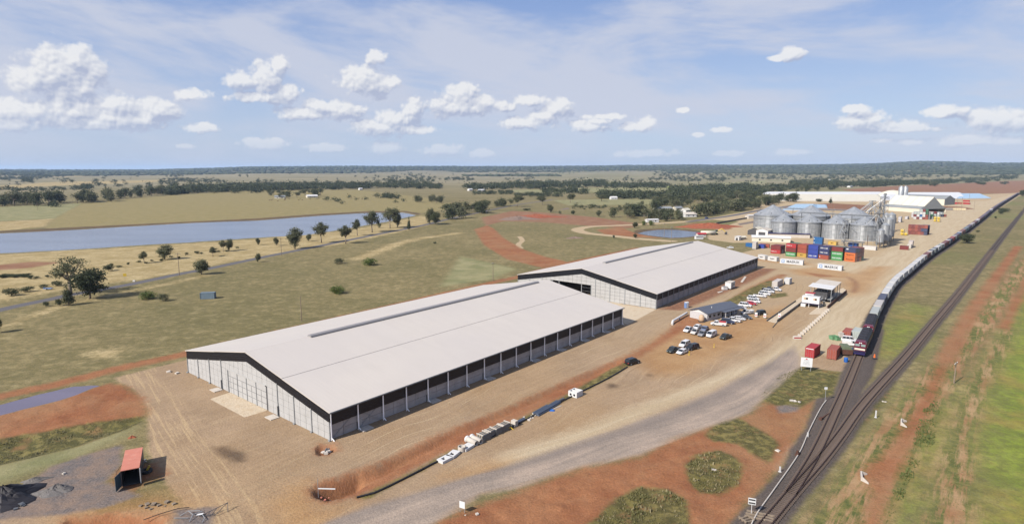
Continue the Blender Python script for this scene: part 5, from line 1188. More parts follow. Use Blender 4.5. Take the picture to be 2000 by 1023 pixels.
# point rod pipe, signals, markers along the ballast
pl = spline(GN([(1462, 1042), (1478, 1008), (1512, 960), (1560, 890), (1580, 845), (1603, 800), (1617, 781)]), 3); mb = MB(); mb.path([(p[0], p[1], .55) for p in pl], .11, 6); o = mb.build('point_pipe', M['concrete_lt']); tag(o, 'long white pipe lying along the left edge of the dark ballast', 'pipe')
for (px, py, h, lb) in [(1577, 856, 1.2, 'beside the bend in the white pipe'), (1523, 922, 1.0, 'left of the ballast near the striped sign'), (1710, 816, 1.6, 'right of the main line past the turnout')]:
    x, y = at(px, py); mb = MB(); mb.box(-.13, .13, -.07, .07, 0, h); mb.box(-.2, .2, -.2, .2, 0, .12) ; o = mb.build('marker_post', M['white']); o.location = (x, y, .1); tag(o, 'short white marker post ' + lb, 'marker post', 'white marker posts by the railway')
x, y = at(1611, 786); t = thing('signal_post', 'thin signal post with a white head at the pipe end', 'signal', (x, y, .2)); mb = MB(); mb.tube((0,0,0),(0,0,3.4),.06,6); mb.build('post', M['galv'], t); mb = MB(); mb.box(-.3,.3,-.1,.1,3.0,3.5); mb.build('head', M['ink_white'], t)
x, y = at(1603, 822); t = thing('point_lever', 'rusty point lever box beside the turnout', 'point lever', (x, y, .35), ang((1603,822),(1625,806))); mb = MB(); mb.box(-.5,.5,-.3,.3,0,.5); mb.build('box', M['rust'], t); mb = MB(); mb.box(.5,4.4,-.12,.12,.1,.25); mb.build('rod', M['rust'], t)
x, y = at(1557, 891); mb = MB(); mb.box(-.6,.6,-.3,.3,0,.45); mb.tube((0,0,.45),(0,0,.9),.2,8); o = mb.build('point_machine', M['rust']); o.location = (x, y, .3); o.rotation_euler = (0,0,.9); tag(o, 'small rusty point machine halfway along the white pipe', 'point machine')
x, y = at(1707.5, 702); t = thing('switch_lamp', 'small orange lamp stand by the front of the locomotive', 'lamp', (x, y, .3)); mb = MB(); mb.box(-.5,.5,-.4,.4,0,.35); mb.build('base', M['steel_dark'], t); mb = MB(); mb.tube((0,0,.35),(0,0,1.3),.32,8,.15); mb.build('lamp', M['orange'], t)
x, y = at(1467, 1008); t = thing('rail_sign', 'white sign with two black bars on a thin post at the ballast edge', 'sign', (x, y, .1), -.35)
mb = MB(); mb.tube((0,0,0),(0,0,2.9),.05,6); mb.build('post', M['white'], t); mb = MB(); mb.box(-.55,.55,-.03,.03,1.9,2.95); pn = mb.build('panel', M['ink_white'], t)
for z in (2.03, 2.55): mb = MB(); mb.box(-.48,.48,-.045,-.032,z,z+.26); mb.build('black_bar', M['steel_dark'], pn)
x, y = at(1458, 1019); t = thing('timber_crib', 'pale timber crib beside the rails at the bottom edge', 'timber', (x, y, .35), .4)
for i in range(3): mb = MB(); mb.box(-.9,.9,-.7 + i*.6,-.5 + i*.6,0,.2); mb.build('beam', M['wood'], t)
for i in range(2): mb = MB(); mb.box(-.9+i*1.6,-.7+i*1.6,-.8,.8,.2,.4); mb.build('beam', M['wood'], t)
for i in range(3):
    x, y = at(1485 - i*2.0, 1007 + i * 5); o = put('crossing_timber', sl_me if False else MB().box(-2.0, 2.0, -.13, .13, -.1, .12).mesh('crossing_timber', M['wood'])); o.location = (x, y, .45); o.rotation_euler = (0,0,-.42); tag(o, ['upper','middle','lowest'][i] + ' pale crossing timber sticking out left of the rails', 'timber', 'long crossing timbers')
# ------------------------------------------------------------------ vehicles (nose towards local +x)
def loft(mb, secs, cap=True, m=0):
    """secs: list of (x, [(y,z)...]) rings"""
    n_ = len(secs[0][1]); vs = [(x, y, z) for x, r in secs for y, z in r]
    fs = [(k*n_ + i, k*n_ + (i+1) % n_, (k+1)*n_ + (i+1) % n_, (k+1)*n_ + i) for k in range(len(secs)-1) for i in range(n_)]
    if cap: fs += [tuple(range(n_-1, -1, -1)), tuple((len(secs)-1)*n_ + i for i in range(n_))]
    mb.add(vs, fs, m); return mb
CARM = {}
def car_meshes(kind):
    if kind in CARM: return CARM[kind]
    spec = {'sedan': (4.6, .90, .62, .88, 1.42, (-1.75, -1.05, .55, 1.25)), 'suv': (4.7, .94, .72, 1.05, 1.80, (-2.15, -1.85, .65, 1.30)),
            'ute': (5.1, .92, .70, 1.02, 1.75, (-.55, -.35, .85, 1.45)), 'tray': (5.1, .92, .70, 1.02, 1.78, (.10, .15, 1.05, 1.6)), 'van': (4.8, .92, .75, 1.15, 1.98, (-2.2, -2.05, 1.1, 1.9))}[kind]
    L, hw, wr_, belt, top, (a0, a1, b1, b0) = spec; z0 = .32; r = .34 if kind == 'sedan' else .38
    ring = lambda w, zb, zt: [(-w*.92, zb), (w*.92, zb), (w, (zb+zt)/2), (w*.93, zt), (-w*.93, zt), (-w, (zb+zt)/2)]
    mb = MB(); hood = belt - .12
    tailx = -L/2
    if kind in ('ute', 'tray'): secs = [(-L/2, ring(hw*.93, z0+.12, belt-.05)), (-L/2+.12, ring(hw, z0, belt)), (a0, ring(hw, z0, belt)), (b0, ring(hw, z0, belt)), (L/2-.35, ring(hw*.97, z0, hood)), (L/2, ring(hw*.86, z0+.1, hood-.22))]
    elif kind == 'sedan': secs = [(-L/2, ring(hw*.88, z0+.12, belt-.16)), (-L/2+.25, ring(hw*.97, z0, belt-.04)), (a0, ring(hw, z0, belt)), (b0, ring(hw, z0, belt)), (L/2-.4, ring(hw*.96, z0, hood-.06)), (L/2, ring(hw*.82, z0+.1, hood-.26))]
    else: secs = [(-L/2, ring(hw*.92, z0+.1, belt-.02)), (-L/2+.15, ring(hw, z0, belt)), (b0, ring(hw, z0, belt)), (L/2-.3, ring(hw*.96, z0, hood)), (L/2, ring(hw*.86, z0+.1, hood-.22))]
    loft(mb, secs); body = mb.mesh('body', M['car'])
    mb = MB(); gr = lambda w, z: [(-w, belt-.01), (w, belt-.01), (w*z, top), (-w*z, top)]
    w = hw*.92; tw = w*.82
    vs = [(a0,-w,belt-.02),(b0,-w,belt-.02),(b0,w,belt-.02),(a0,w,belt-.02),(a1,-tw,top-.06),(b1,-tw,top-.06),(b1,tw,top-.06),(a1,tw,top-.06)]
    mb.add(vs, [(0,1,5,4),(1,2,6,5),(2,3,7,6),(3,0,4,7),(0,3,2,1),(4,5,6,7)]); glass = mb.mesh('windows', M['glass'])
    mb = MB(); mb.add([(a1-.04,-tw-.03,top-.07),(b1+.04,-tw-.03,top-.07),(b1+.04,tw+.03,top-.07),(a1-.04,tw+.03,top-.07),(a1+.1,-tw+.08,top),(b1-.12,-tw+.08,top),(b1-.12,tw-.08,top),(a1+.1,tw-.08,top)], [(0,1,5,4),(1,2,6,5),(2,3,7,6),(3,0,4,7),(4,5,6,7),(0,3,2,1)])
    nm_ = 3 if kind in ('sedan','suv','van') else 2
    for s in (-1, 1):   # pillars
        for k in range(nm_ + 1):
            f = k / nm_; xb = a0 + (b0 - a0) * f; xt = a1 + (b1 - a1) * f; mb.tube((xb, s*(w+.01), belt-.03), (xt, s*(tw+.01), top-.05), .05, 4)
        if kind == 'van': mb.add([(a0+.02, s*(w+.012), belt), ((a0+b0)/2-.3, s*(w+.012), belt), ((a1+b1)/2-.5, s*(tw+.02), top-.1), (a1+.02, s*(tw+.02), top-.1)], [(0,1,2,3)])
    roof = mb.mesh('roof', M['car'])
    wm_ = MB(); wm_.tube((0, -.11, 0), (0, .11, 0), r, 14); wheel = wm_.mesh('wheel', M['rubber'])
    rm_ = MB(); rm_.tube((0, -.125, 0), (0, .125, 0), r*.6, 10); rim = rm_.mesh('rim', M['galv'])
    h = MB(); h.box(-.06, .04, -.2, .2, -.08, .08); lamp = h.mesh('headlight', M['ink_white'])
    tl = MB(); tl.box(-.04, .05, -.14, .14, -.1, .1); tail = tl.mesh('tail_light', M['ink_red'])
    extra = None
    if kind in ('ute',): e_ = MB(); e_.box(-L/2+.15, a0-.1, -hw*.8, hw*.8, belt-.0, belt+.03); extra = e_.mesh('tray_bed', M['steel_dark'])
    if kind == 'tray':
        e_ = MB(); e_.box(-L/2-.1, a0-.15, -hw-.03, hw+.03, belt+.0, belt+.1)
        for s in (-1, 1): e_.box(-L/2-.1, a0-.15, s*(hw+.0)-.03, s*(hw+.0)+.03, belt+.1, belt+.38)
        e_.box(-L/2-.12, -L/2-.06, -hw+.04, hw-.04, belt+.1, belt+.38); e_.box(a0-.2, a0-.14, -hw+.04, hw-.04, belt+.1, top); extra = e_.mesh('tray_bed', M['white'])
    CARM[kind] = (body, glass, roof, wheel, rim, lamp, tail, extra, L, hw, r, hood, belt); return CARM[kind]
def car(px, py, deg, kind, c, label, group='cars and utes parked round the office', extra_box=None, pos=None):
    body, glass, roof, wheel, rim, lamp, tail, extra, L, hw, r, hood, belt = car_meshes(kind)
    x, y = at(px, py) if pos is None else pos; t = thing({'sedan':'parked_car','suv':'parked_car','ute':'utility_truck','tray':'utility_truck','van':'parked_van'}[kind], label, {'sedan':'car','suv':'car','ute':'ute','tray':'ute','van':'van'}[kind], (x, y, 0), math.radians(deg), group)
    cc = tuple(AC(*c)); put('body', body, t, color=cc); put('windows', glass, t); put('roof', roof, t, color=cc)
    for sx in (-1, 1):
        for sy in (-1, 1):
            w_ = put('wheel', wheel, t, (sx*L*.31, sy*(hw-.08), r)); put('rim', rim, w_)
    for sy in (-1, 1): put('headlight', lamp, t, (L/2-.05, sy*hw*.6, hood-.24)); put('tail_light', tail, t, (-L/2+.01, sy*hw*.72, belt-.22))
    if extra: put('tray_bed', extra, t)
    if extra_box: mb = MB(); mb.box(-L/2+.2, -.3, -hw*.7, hw*.7, belt+.12, belt+.6); mb.build('load', M[extra_box], t)
    return t
Wc=(238,238,240); BK=(40,42,46); NB=(46,54,84); BG=(120,130,158); RD=(196,40,56); DG=(60,66,62); SV=(150,152,156)
D1 = 228; D2 = -33
car(1315,687,D1-6,'ute',DG,'dark green ute at the lower left of the four car cluster on the orange dirt'); car(1332.5,690,D1-4,'sedan',Wc,'white sedan at the bottom of the four car cluster on the orange dirt')
car(1337,676,D1,'suv',Wc,'white four wheel drive at the top of the four car cluster on the orange dirt'); car(1352,682,D1-14,'suv',BK,'black car at the right of the four car cluster on the orange dirt')
car(1345,647,D1,'ute',Wc,'white ute at the left end of the double row below the office'); car(1362,641.5,D1,'sedan',Wc,'white car in the back line of the double row below the office')
car(1359,651,D1,'ute',(222,218,214),'white ute in the front line of the double row, second from the left'); car(1376,645,D1+8,'sedan',BG,'blue grey car in the back line of the double row')
car(1373,655,D1,'ute',SV,'grey ute in the front line of the double row beside the van'); car(1389.5,657,D1,'van',Wc,'white van at the right end of the double row below the office')
car(1417,661,D1-6,'ute',DG,'dark green four wheel drive standing alone right of the white van')
car(1403,635.5,158,'tray',Wc,'white tray ute carrying a red load beside the office verandah', extra_box='red'); car(1421,631.5,D2+4,'suv',NB,'dark navy wagon next to the ute with the red load')
car(1432,628,D2+180,'ute',Wc,'white ute between the navy wagon and the white sedan'); car(1443,624.5,D2+4,'sedan',Wc,'white sedan near the right end of the row below the verandah'); car(1455.5,622,D2,'sedan',(70,72,78),'dark grey sedan at the right end of the row below the verandah')
car(1459,613,205,'tray',Wc,'white tray ute off the right corner of the office'); car(1484,614.5,208,'suv',BK,'black four wheel drive standing alone near the white barriers')
for i, (px, py, k, c, cn) in enumerate([(1445.5,602.5,'sedan',Wc,'white hatchback at the office end of the long row'), (1455.5,598.8,'suv',Wc,'white wagon between the hatchback and the red car'), (1466,594.8,'sedan',RD,'bright red car in the long row of white cars'),
        (1473,591,'suv',Wc,'white wagon just above the red car in the long row'), (1471,585.5,'suv',Wc,'white wagon second above the red car in the long row'), (1484,579.8,'ute',Wc,'white ute in the middle of the long row'),
        (1493.5,576,'suv',Wc,'white wagon right of the middle ute in the long row'), (1501,571.5,'suv',(226,228,232),'silvery white wagon below the black ute in the long row'), (1500,567.5,'ute',BK,'black ute near the top of the long row'), (1514,567.5,'ute',Wc,'white ute at the top end of the long row by the beige container')]):
    car(px, py, D2 + (i % 3) * 2 - 2, k, c, cn)
car(1235, 710.5, 36, 'suv', BK, 'black four wheel drive parked alone on the green verge of the ditch')
car(1659,667,-28,'suv',Wc,'white four wheel drive squeezed between the containers by the locomotive'); car(1663,675,-24,'tray',Wc,'white tray ute in front of the green tank by the locomotive')
car(1426,485,150,'sedan',Wc,'white car driving between the far shed and the blue container'); car(1380,427,40,'suv',(70,96,150),'blue car on the far sealed road'); 

# ------------------------------------------------------------------ office with verandah
Pf = np.array(at(1381,627.5)); Pl = np.array(at(1343,620.8)); Pr = np.array(at(1440,612.5)); u = (Pr - Pf); Lo = np.linalg.norm(u); u /= Lo; nv_ = np.array([-u[1], u[0]]); Wo = abs((Pl - Pf) @ nv_)
t = thing('office_building', 'low office with a blue grey skillion roof and a verandah', 'office', (*Pf, 0), math.atan2(u[1], u[0]))
mb = MB(); mb.box(0, Lo, 0, Wo, 0, 2.7); wl = mb.build('wall', mat('office_wall', AC(206, 204, 206), .7, var=.06), t)
mb = MB(); mb.box(-.02-.5, -.02, .5, 3.2, 0, .12); mb.build('step', M['concrete_lt'], t)
rz0, rzm = 2.85, 4.1
for s, (ya, yb, za, zb) in enumerate([(-.6, Wo/2, rz0, rzm), (Wo + .6, Wo/2, rz0, rzm)]):
    mb = MB(); mb.add([(-.6, ya, za), (Lo+.8, ya, za), (Lo+.8, yb, zb), (-.6, yb, zb), (-.6, ya, za-.15), (Lo+.8, ya, za-.15), (Lo+.8, yb, zb-.15), (-.6, yb, zb-.15)], [(0,1,2,3),(7,6,5,4),(0,4,5,1),(1,5,6,2),(2,6,7,3),(3,7,4,0)]); mb.build('roof', M['bluegrey'], t)
mb = MB(); mb.ext([(0, 2.7), (Wo, 2.7), (Wo/2, 3.9)], 'x', .01, Lo - .01); mb.build('gable', M['white'], t)
mb = MB(); mb.box(Lo*.38, Lo+.8, -2.6, -.62, 2.62, 2.74); mb.build('verandah_roof', M['bluegrey'], t)
for k in range(5): mb = MB(); x_ = Lo*.40 + k * (Lo*.59) / 4; mb.box(x_-.07, x_+.07, -2.5, -2.36, 0, 2.6); mb.build('verandah_post', M['white'], t)
mb = MB(); mb.box(Lo*.38, Lo+.6, -2.7, -.02, 0, .1); mb.build('verandah_floor', M['concrete'], t)
for k in range(7):
    x_ = 1.5 + k * (Lo - 3) / 6
    if k in (3, 5): mb = MB(); mb.box(x_-.5, x_+.5, -.06, -.015, .1, 2.15); mb.build('door', M['glass'], t)
    else:
        mb = MB(); mb.box(x_-.75, x_+.75, -.07, -.01, 1.0, 2.1); w_ = mb.build('window', M['white'], t); mb = MB(); mb.box(x_-.66, x_+.66, -.09, -.072, 1.08, 2.02); mb.build('pane', M['glass'], w_)
mb = MB(); mb.tube((Lo*.3, Wo*.3, 3.5), (Lo*.3, Wo*.3, 4.2), .12, 8); mb.build('roof_vent', M['white'], t)
x, y = at(1370, 628.5); t = thing('water_tank', 'tan domed water tank at the office corner', 'water tank', (x, y, 0)); mb = MB(); mb.lathe([(.05, .3), (.95, .3), (.98, 1.0), (.95, 2.0), (.6, 2.5), (.2, 2.65), (.02, 2.7)], 18); mb.build('tank', M['tan_tank'], t, True); mb = MB(); mb.box(-.9,.9,-.9,.9,0,.3); mb.build('stand', M['steel_dark'], t)
x, y = at(1340.5, 601); t = thing('portable_toilet', 'pale blue portable toilet beside the far shed corner', 'toilet', (x, y, 0), .5); mb = MB(); mb.box(-.6,.6,-.6,.6,0,2.1); mb.build('cabin', mat('toilet_blue', AC(120,150,200), .5, var=.05), t); mb = MB(); mb.ext([(-.65,2.1),(.65,2.1),(.3,2.35),(-.3,2.35)], 'x', -.65, .65); mb.build('roof', M['white'], t); mb = MB(); mb.box(-.4,.4,-.64,-.605,.1,1.9); mb.build('door', M['white'], t)
p0 = at(1314, 631.5); p1 = at(1341, 616); t = thing('white_pipe', 'fat white pipe running from the track up to the office wall', 'pipe'); mb = MB(); mb.path([(*at(1312.5,634.5), .25), (*p0, .9), (*p1, 1.0)], .42, 10); mb.build('pipe', M['white'], t); mb = MB(); mb.box(-.3,.3,-.3,.3,0,.5); o = mb.build('support', M['concrete_lt'], t); o.location = (*at(1327,624.5), 0)
x, y = at(1425.5, 563.5); t = thing('site_cabin', 'white site cabin on legs between the far shed and the track', 'cabin', (x, y, 0), ax1); mb = MB(); mb.box(-2.6,2.6,-1.3,1.3,.5,3.1); mb.build('wall', M['white'], t); mb = MB(); mb.box(-2.7,2.7,-1.4,1.4,3.1,3.25); mb.build('roof', M['concrete_lt'], t); mb = MB(); mb.box(-.6,.3,-1.35,-1.305,.6,2.6); mb.build('door', M['grey_sheet'], t); mb = MB(); mb.box(.8,1.8,-1.34,-1.305,1.5,2.3); mb.build('window', M['glass'], t)
for sx in (-2.4, 2.4):
    for sy in (-1.1, 1.1): mb = MB(); mb.box(sx-.1,sx+.1,sy-.1,sy+.1,0,.5); mb.build('leg', M['steel_dark'], t)
x, y = at(1415, 565.5); t = thing('tank_crate', 'small white crate left of the site cabin', 'crate', (x, y, 0), .3); mb = MB(); mb.box(-1.1,1.1,-.7,.7,.1,1.4); mb.build('box', M['white'], t); mb = MB(); mb.box(-1.15,1.15,-.75,.75,0,.1); mb.box(-1.15,1.15,-.75,.75,1.4,1.48); mb.build('rim', M['galv'], t)
for (a, b, lb) in [((1448.5,551),(1456,540.5),'white panel lying on the red earth beside the far shed'), ((1403,571.5),(1411,569),'short pale panel lying near the small white crate')]:
    pa, pb = np.array(at(*a)), np.array(at(*b)); mb = MB(); L_ = np.linalg.norm(pb-pa); mb.box(-L_/2, L_/2, -.5, .5, .0, .14); o = mb.build('flat_sheet', M['concrete_lt']); c_ = (pa+pb)/2; o.location = (*c_, .02); o.rotation_euler = (0,0,math.atan2(*(pb-pa)[::-1])); tag(o, lb, 'panel', 'panels lying on the ground')
# ------------------------------------------------------------------ weighbridge, sampling stand, barriers
def wall_line(a, b, h, th, m, name, label, cat, z=0):
    pa, pb = np.array(at(*a)), np.array(at(*b)); L_ = np.linalg.norm(pb - pa); mb = MB(); mb.box(0, L_, -th/2, th/2, z, z + h); o = mb.build(name, m); o.location = (*pa, 0); o.rotation_euler = (0, 0, math.atan2(*(pb - pa)[::-1])); return tag(o, label, cat, 'weighbridge guide walls')
wall_line((1497.5,627),(1554,588.5),.45,.22,M['steel_dark'],'guide_wall','dark guide rail along the left side of the left ramp','guide rail')
wall_line((1518,629),(1566,593),.9,.25,M['steel_dark'],'guide_wall','dark guide rail along the right side of the left ramp','guide rail')
wall_line((1616,602.5),(1653,571),1.1,.3,M['rust'],'guide_wall','dark guide wall along the far half of the right ramp','guide rail')
wall_line((1509,640),(1518,629.6),.25,.15,M['steel_dark'],'guide_wall','low kerb rail at the foot of the left ramp','guide rail')
axw = ang((1585,612),(1645,563)); x, y = at(1582, 600); t = thing('sampling_stand', 'white raised sampling cabin with steel decks at the weighbridge', 'cabin', (x, y, 0), axw - math.pi/2)
mb = MB(); mb.box(-3.1,3.1,0,2.6,1.5,4.2); mb.build('cabin', M['white'], t)
for a_, b_ in ((-2.4,-.9),(1.0,2.2)):
    mb = MB(); mb.box(a_, b_, -.05, -.01, 2.9, 3.7); w_ = mb.build('window', M['tan_tank'], t); mb = MB(); mb.box((a_+b_)/2, b_-.05, -.07, -.052, 2.95, 3.65); mb.build('pane', M['glass'], w_)
mb = MB(); mb.box(-3.1, 3.1, -.04, -.01, 1.3, 1.6); mb.build('blue_stripe', M['navy'], t)
for sx in (-3, -.5, 3): mb = MB(); mb.box(sx-.1,sx+.1,0,.2,0,1.49); mb.box(sx-.1,sx+.1,2.4,2.6,0,1.49); mb.build('leg', M['white'], t)
mb = MB(); mb.box(-2.6,3.2,2.7,6.2,2.6,2.75); 
for yy in (2.75, 6.1): mb.box(-2.6,3.2,yy-.03,yy+.03,3.7,3.76); [mb.box(-2.6+k*1.16-.03,-2.6+k*1.16+.03,yy-.03,yy+.03,2.75,3.7) for k in range(6)]
mb.build('walkway', M['galv'], t)
mb = MB(); [mb.box(-2.4+k*2.6-.08,-2.4+k*2.6+.08,6,6.2,0,2.6) for k in range(3)]; mb.obox((4.2, 3.6, 1.4), (0, 1, -.9), 4.0, .9, .12); mb.build('stair', M['galv'], t)
mb = MB(); mb.box(-3.4,-.2,6.3,9,1.4,4.2); mb.build('plant_room', M['white'], t); mb = MB(); mb.box(-3.5,-.1,6.2,9.1,4.2,4.32); mb.build('red_edge', M['red'], t)
mb = MB(); mb.box(-3.2,-1.5,-.9,-.4,.1,1.3); mb.build('cabinet', M['white'], t)
x, y = at(1602, 588); t = thing('weighbridge_canopy', 'big white flat canopy roof over the weighbridge plant', 'canopy', (x, y, 0), axw - math.pi/2)
mb = MB(); mb.add([(-4.2,-3,6.2),(4.6,-3,5.8),(4.6,5,6.0),(-4.2,5,6.4),(-4.2,-3,6.05),(4.6,-3,5.65),(4.6,5,5.85),(-4.2,5,6.25)], [(0,1,2,3),(7,6,5,4),(0,4,5,1),(1,5,6,2),(2,6,7,3),(3,7,4,0)]); mb.build('roof_sheet', M['white'], t)
mb = MB(); mb.add([(-3.6,5.1,6.3),(4.6,5.1,5.9),(4.6,16,6.1),(-3.6,16,6.5),(-3.6,5.1,6.15),(4.6,5.1,5.75),(4.6,16,5.95),(-3.6,16,6.35)], [(0,1,2,3),(7,6,5,4),(0,4,5,1),(1,5,6,2),(2,6,7,3),(3,7,4,0)]); mb.build('roof_sheet', M['concrete_lt'], t)
for yy in (-2.6, 4.8, 10, 15.6):
    for xx in (-3.3, 4.2): mb = MB(); mb.box(xx-.1,xx+.1,yy-.1,yy+.1,0,5.9 if xx < 0 else 5.6); mb.build('post', M['galv'], t)
mb = MB(); mb.box(-2.6,2.6,-1.5,13,1.2,4.0); mb.build('equipment_room', M['steel_dark'], t)
mb = MB(); mb.box(2.7,4.1,-1.5,14,1.2,1.4); [mb.box(4.0,4.08,-1.5+k*1.5-.03,-1.5+k*1.5+.03,1.4,2.4) for k in range(11)]; mb.box(4.0,4.08,-1.5,14,2.4,2.46); mb.build('walkway', M['galv'], t)
for k in range(4): mb = MB(); mb.tube((-1.5+k*1.2,-2,1.3),(-1.0+k*1.1,1.5,5.2),.12,6); mb.build('auger', M['galv'], t)
q0 = np.array(at(1561.5, 657)); q1 = np.array(at(1617, 606.5)); bmsh = MB(); bmsh.ext([(-.6,0),(.6,0),(.5,.75),(-.5,.75)], 'x', -.5, .5); mconc = bmsh.mesh('concrete_block', M['concrete_lt']); lgm = MB(); lgm.box(-.25,.25,-.25,.25,.75,.86); mlg = lgm.mesh('lifting_lug', M['concrete'])
for i in range(14):
    p = q0 + (q1 - q0) * i / 13; t = thing('concrete_block', f'pale concrete block, {ordinal(i+1)} from the near end of the diagonal barrier line', 'concrete block', (*p, 0), axw + .1 + random.uniform(-.08,.08), 'barrier line of concrete blocks'); put('block', mconc, t); put('lug', mlg, t)
x, y = at(1556.5, 661.5); t = thing('barrier', 'pink and cream road barrier at the near end of the block line', 'barrier', (x, y, 0), axw - .9); mb = MB(); mb.ext([(-.4,0),(.4,0),(.2,1.0),(-.2,1.0)], 'x', -1.2, 1.2); mb.build('body', M['concrete_lt'], t); mb = MB(); mb.box(-1.1,1.1,-.42,-.38,.3,.6); mb.build('stripe', M['red'], t)
for (px, py, lb) in [(1476.5,620,'beside the black four wheel drive'), (1493.5,622,'between the black four wheel drive and the ramp'), (1522,622,'on the left ramp wall')]:
    x, y = at(px, py); t = thing('sign_barrier', 'small white and red sign board ' + lb, 'sign', (x, y, .0), axw - math.pi/2, 'small sign boards by the ramps'); mb = MB(); mb.box(-.45,.45,-.05,.05,.35,1.9); mb.build('board', M['white'], t); mb = MB(); mb.box(-.3,.3,-.07,-.055,.8,1.1); mb.build('stripe', M['ink_red'], t); mb = MB(); mb.box(-.05,.05,-.04,.04,0,.35); mb.build('post', M['galv'], t)
for (px, py, lb) in [(1345.8,693,'left of two on the orange dirt'), (1394.5,678,'right of two on the orange dirt')]:
    x, y = at(px, py); mb = MB(); mb.tube((0,0,0),(0,0,1.2),.09,8); mb.lathe([(.25,0),(.25,.08),(.1,.09)],10); o = mb.build('bollard', M['yellow']); o.location = (x, y, 0); tag(o, 'thin yellow bollard, ' + lb, 'bollard', 'yellow bollards')
# ------------------------------------------------------------------ things round the locomotive and signs
x, y = at(1583, 724.5); t = thing('site_sign', 'white site sign board on two posts beside the bright red container', 'sign', (x, y, 0), -.36)
for sx in (-2.2, .0): mb = MB(); mb.box(sx-.06,sx+.06,-.06,.06,0,1.6); mb.build('post', M['galv'], t)
mb = MB(); mb.box(-2.5,.3,-.11,-.05,1.1,3.6); bd = mb.build('board', M['ink_white'], t)
mb = MB(); mb.box(-1.35,-.95,-.125,-.112,3.1,3.4); mb.build('emblem', M['ink_red'], t)
letter('WARNING', .26, M['ink'], t, (-1.1,-.13,2.85), (math.pi/2,0,0)); 
for i, s_ in enumerate(['ALL VISITORS', 'MUST REPORT', 'TO THE OFFICE']): letter(s_, .24, M['ink'], t, (-1.1,-.13,2.45-.36*i), (math.pi/2,0,0))
x, y = at(903, 1000); t = thing('small_sign', 'small white sign board on two thin posts below the grey haul road', 'sign', (x, y, 0), -.5); mb = MB(); mb.box(-.5,.5,-.05,.0,.75,1.85); mb.build('board', M['ink_white'], t)
for sx in (-.42,.42): mb = MB(); mb.box(sx-.03,sx+.03,.005,.06,0,1.8); mb.build('post', M['galv'], t)
for (px, py, m_, lb) in [(1652,706.5,'blue','blue drum at the side of the rust red container'), (1661.5,687,'blue','blue drum behind the green topped tank')]:
    x, y = at(px, py); t = thing('drum', lb, 'drum', (x, y, 0)); mb = MB(); mb.lathe([(.02,1.25),(.5,1.25),(.52,1.1),(.52,.1),(.5,0)], 16); mb.build('barrel', M[m_], t, True); mb = MB(); mb.lathe([(.53,.45),(.56,.5),(.53,.55)],16); mb.build('hoop', M[m_], t)
x, y = at(1651, 692); t = thing('fuel_trailer', 'rusty trailer with an olive green cover behind the rust red container', 'trailer', (x, y, 0), 1.35)
mb = MB(); mb.ext([(-1.3,.5),(1.3,.5),(1.3,1.9),(-1.3,1.9)], 'x', -2.0, 2.2); mb.build('box', M['rust'], t); mb = MB(); mb.ext([(-1.32,1.91),(1.32,1.91),(.95,2.7),(-.95,2.7)], 'x', -1.6, 2.25); mb.build('cover', mat('olive', AC(112,122,98), .7, var=.1), t)
mb = MB(); [mb.tube((x_, -1.35, .45), (x_, -1.1, .45), .45, 12) for x_ in (-.6,.7)]; [mb.tube((x_, 1.1, .45), (x_, 1.35, .45), .45, 12) for x_ in (-.6,.7)]; mb.build('axle', M['rubber'], t)
for (px, py, lb) in [(1628,662.5,'left green skip bin behind the rust red container'), (1637,664,'right green skip bin behind the rust red container')]:
    x, y = at(px, py); t = thing('skip_bin', lb, 'skip bin', (x, y, 0), .2, 'green skip bins'); mb = MB(); mb.add([(-1,-.7,0),(1,-.7,0),(1,.7,0),(-1,.7,0),(-1.2,-.9,1.2),(1.2,-.9,1.2),(1.2,.9,1.2),(-1.2,.9,1.2)], [(0,3,2,1),(0,1,5,4),(1,2,6,5),(2,3,7,6),(3,0,4,7)]); mb.build('bin', M['green'], t); mb = MB(); mb.box(-1.1,1.1,-.8,.8,.6,.7); mb.build('contents', M['steel_dark'], t)
x, y = at(1641.5, 663); mb = MB(); mb.box(-.6,.6,-.5,.5,0,2.2); mb.box(-.7,.7,-.6,.6,2.2,2.3); o = mb.build('cabinet', M['concrete_lt']); o.location = (x, y, 0); tag(o, 'upright pale cabinet next to the right green skip bin', 'cabinet')
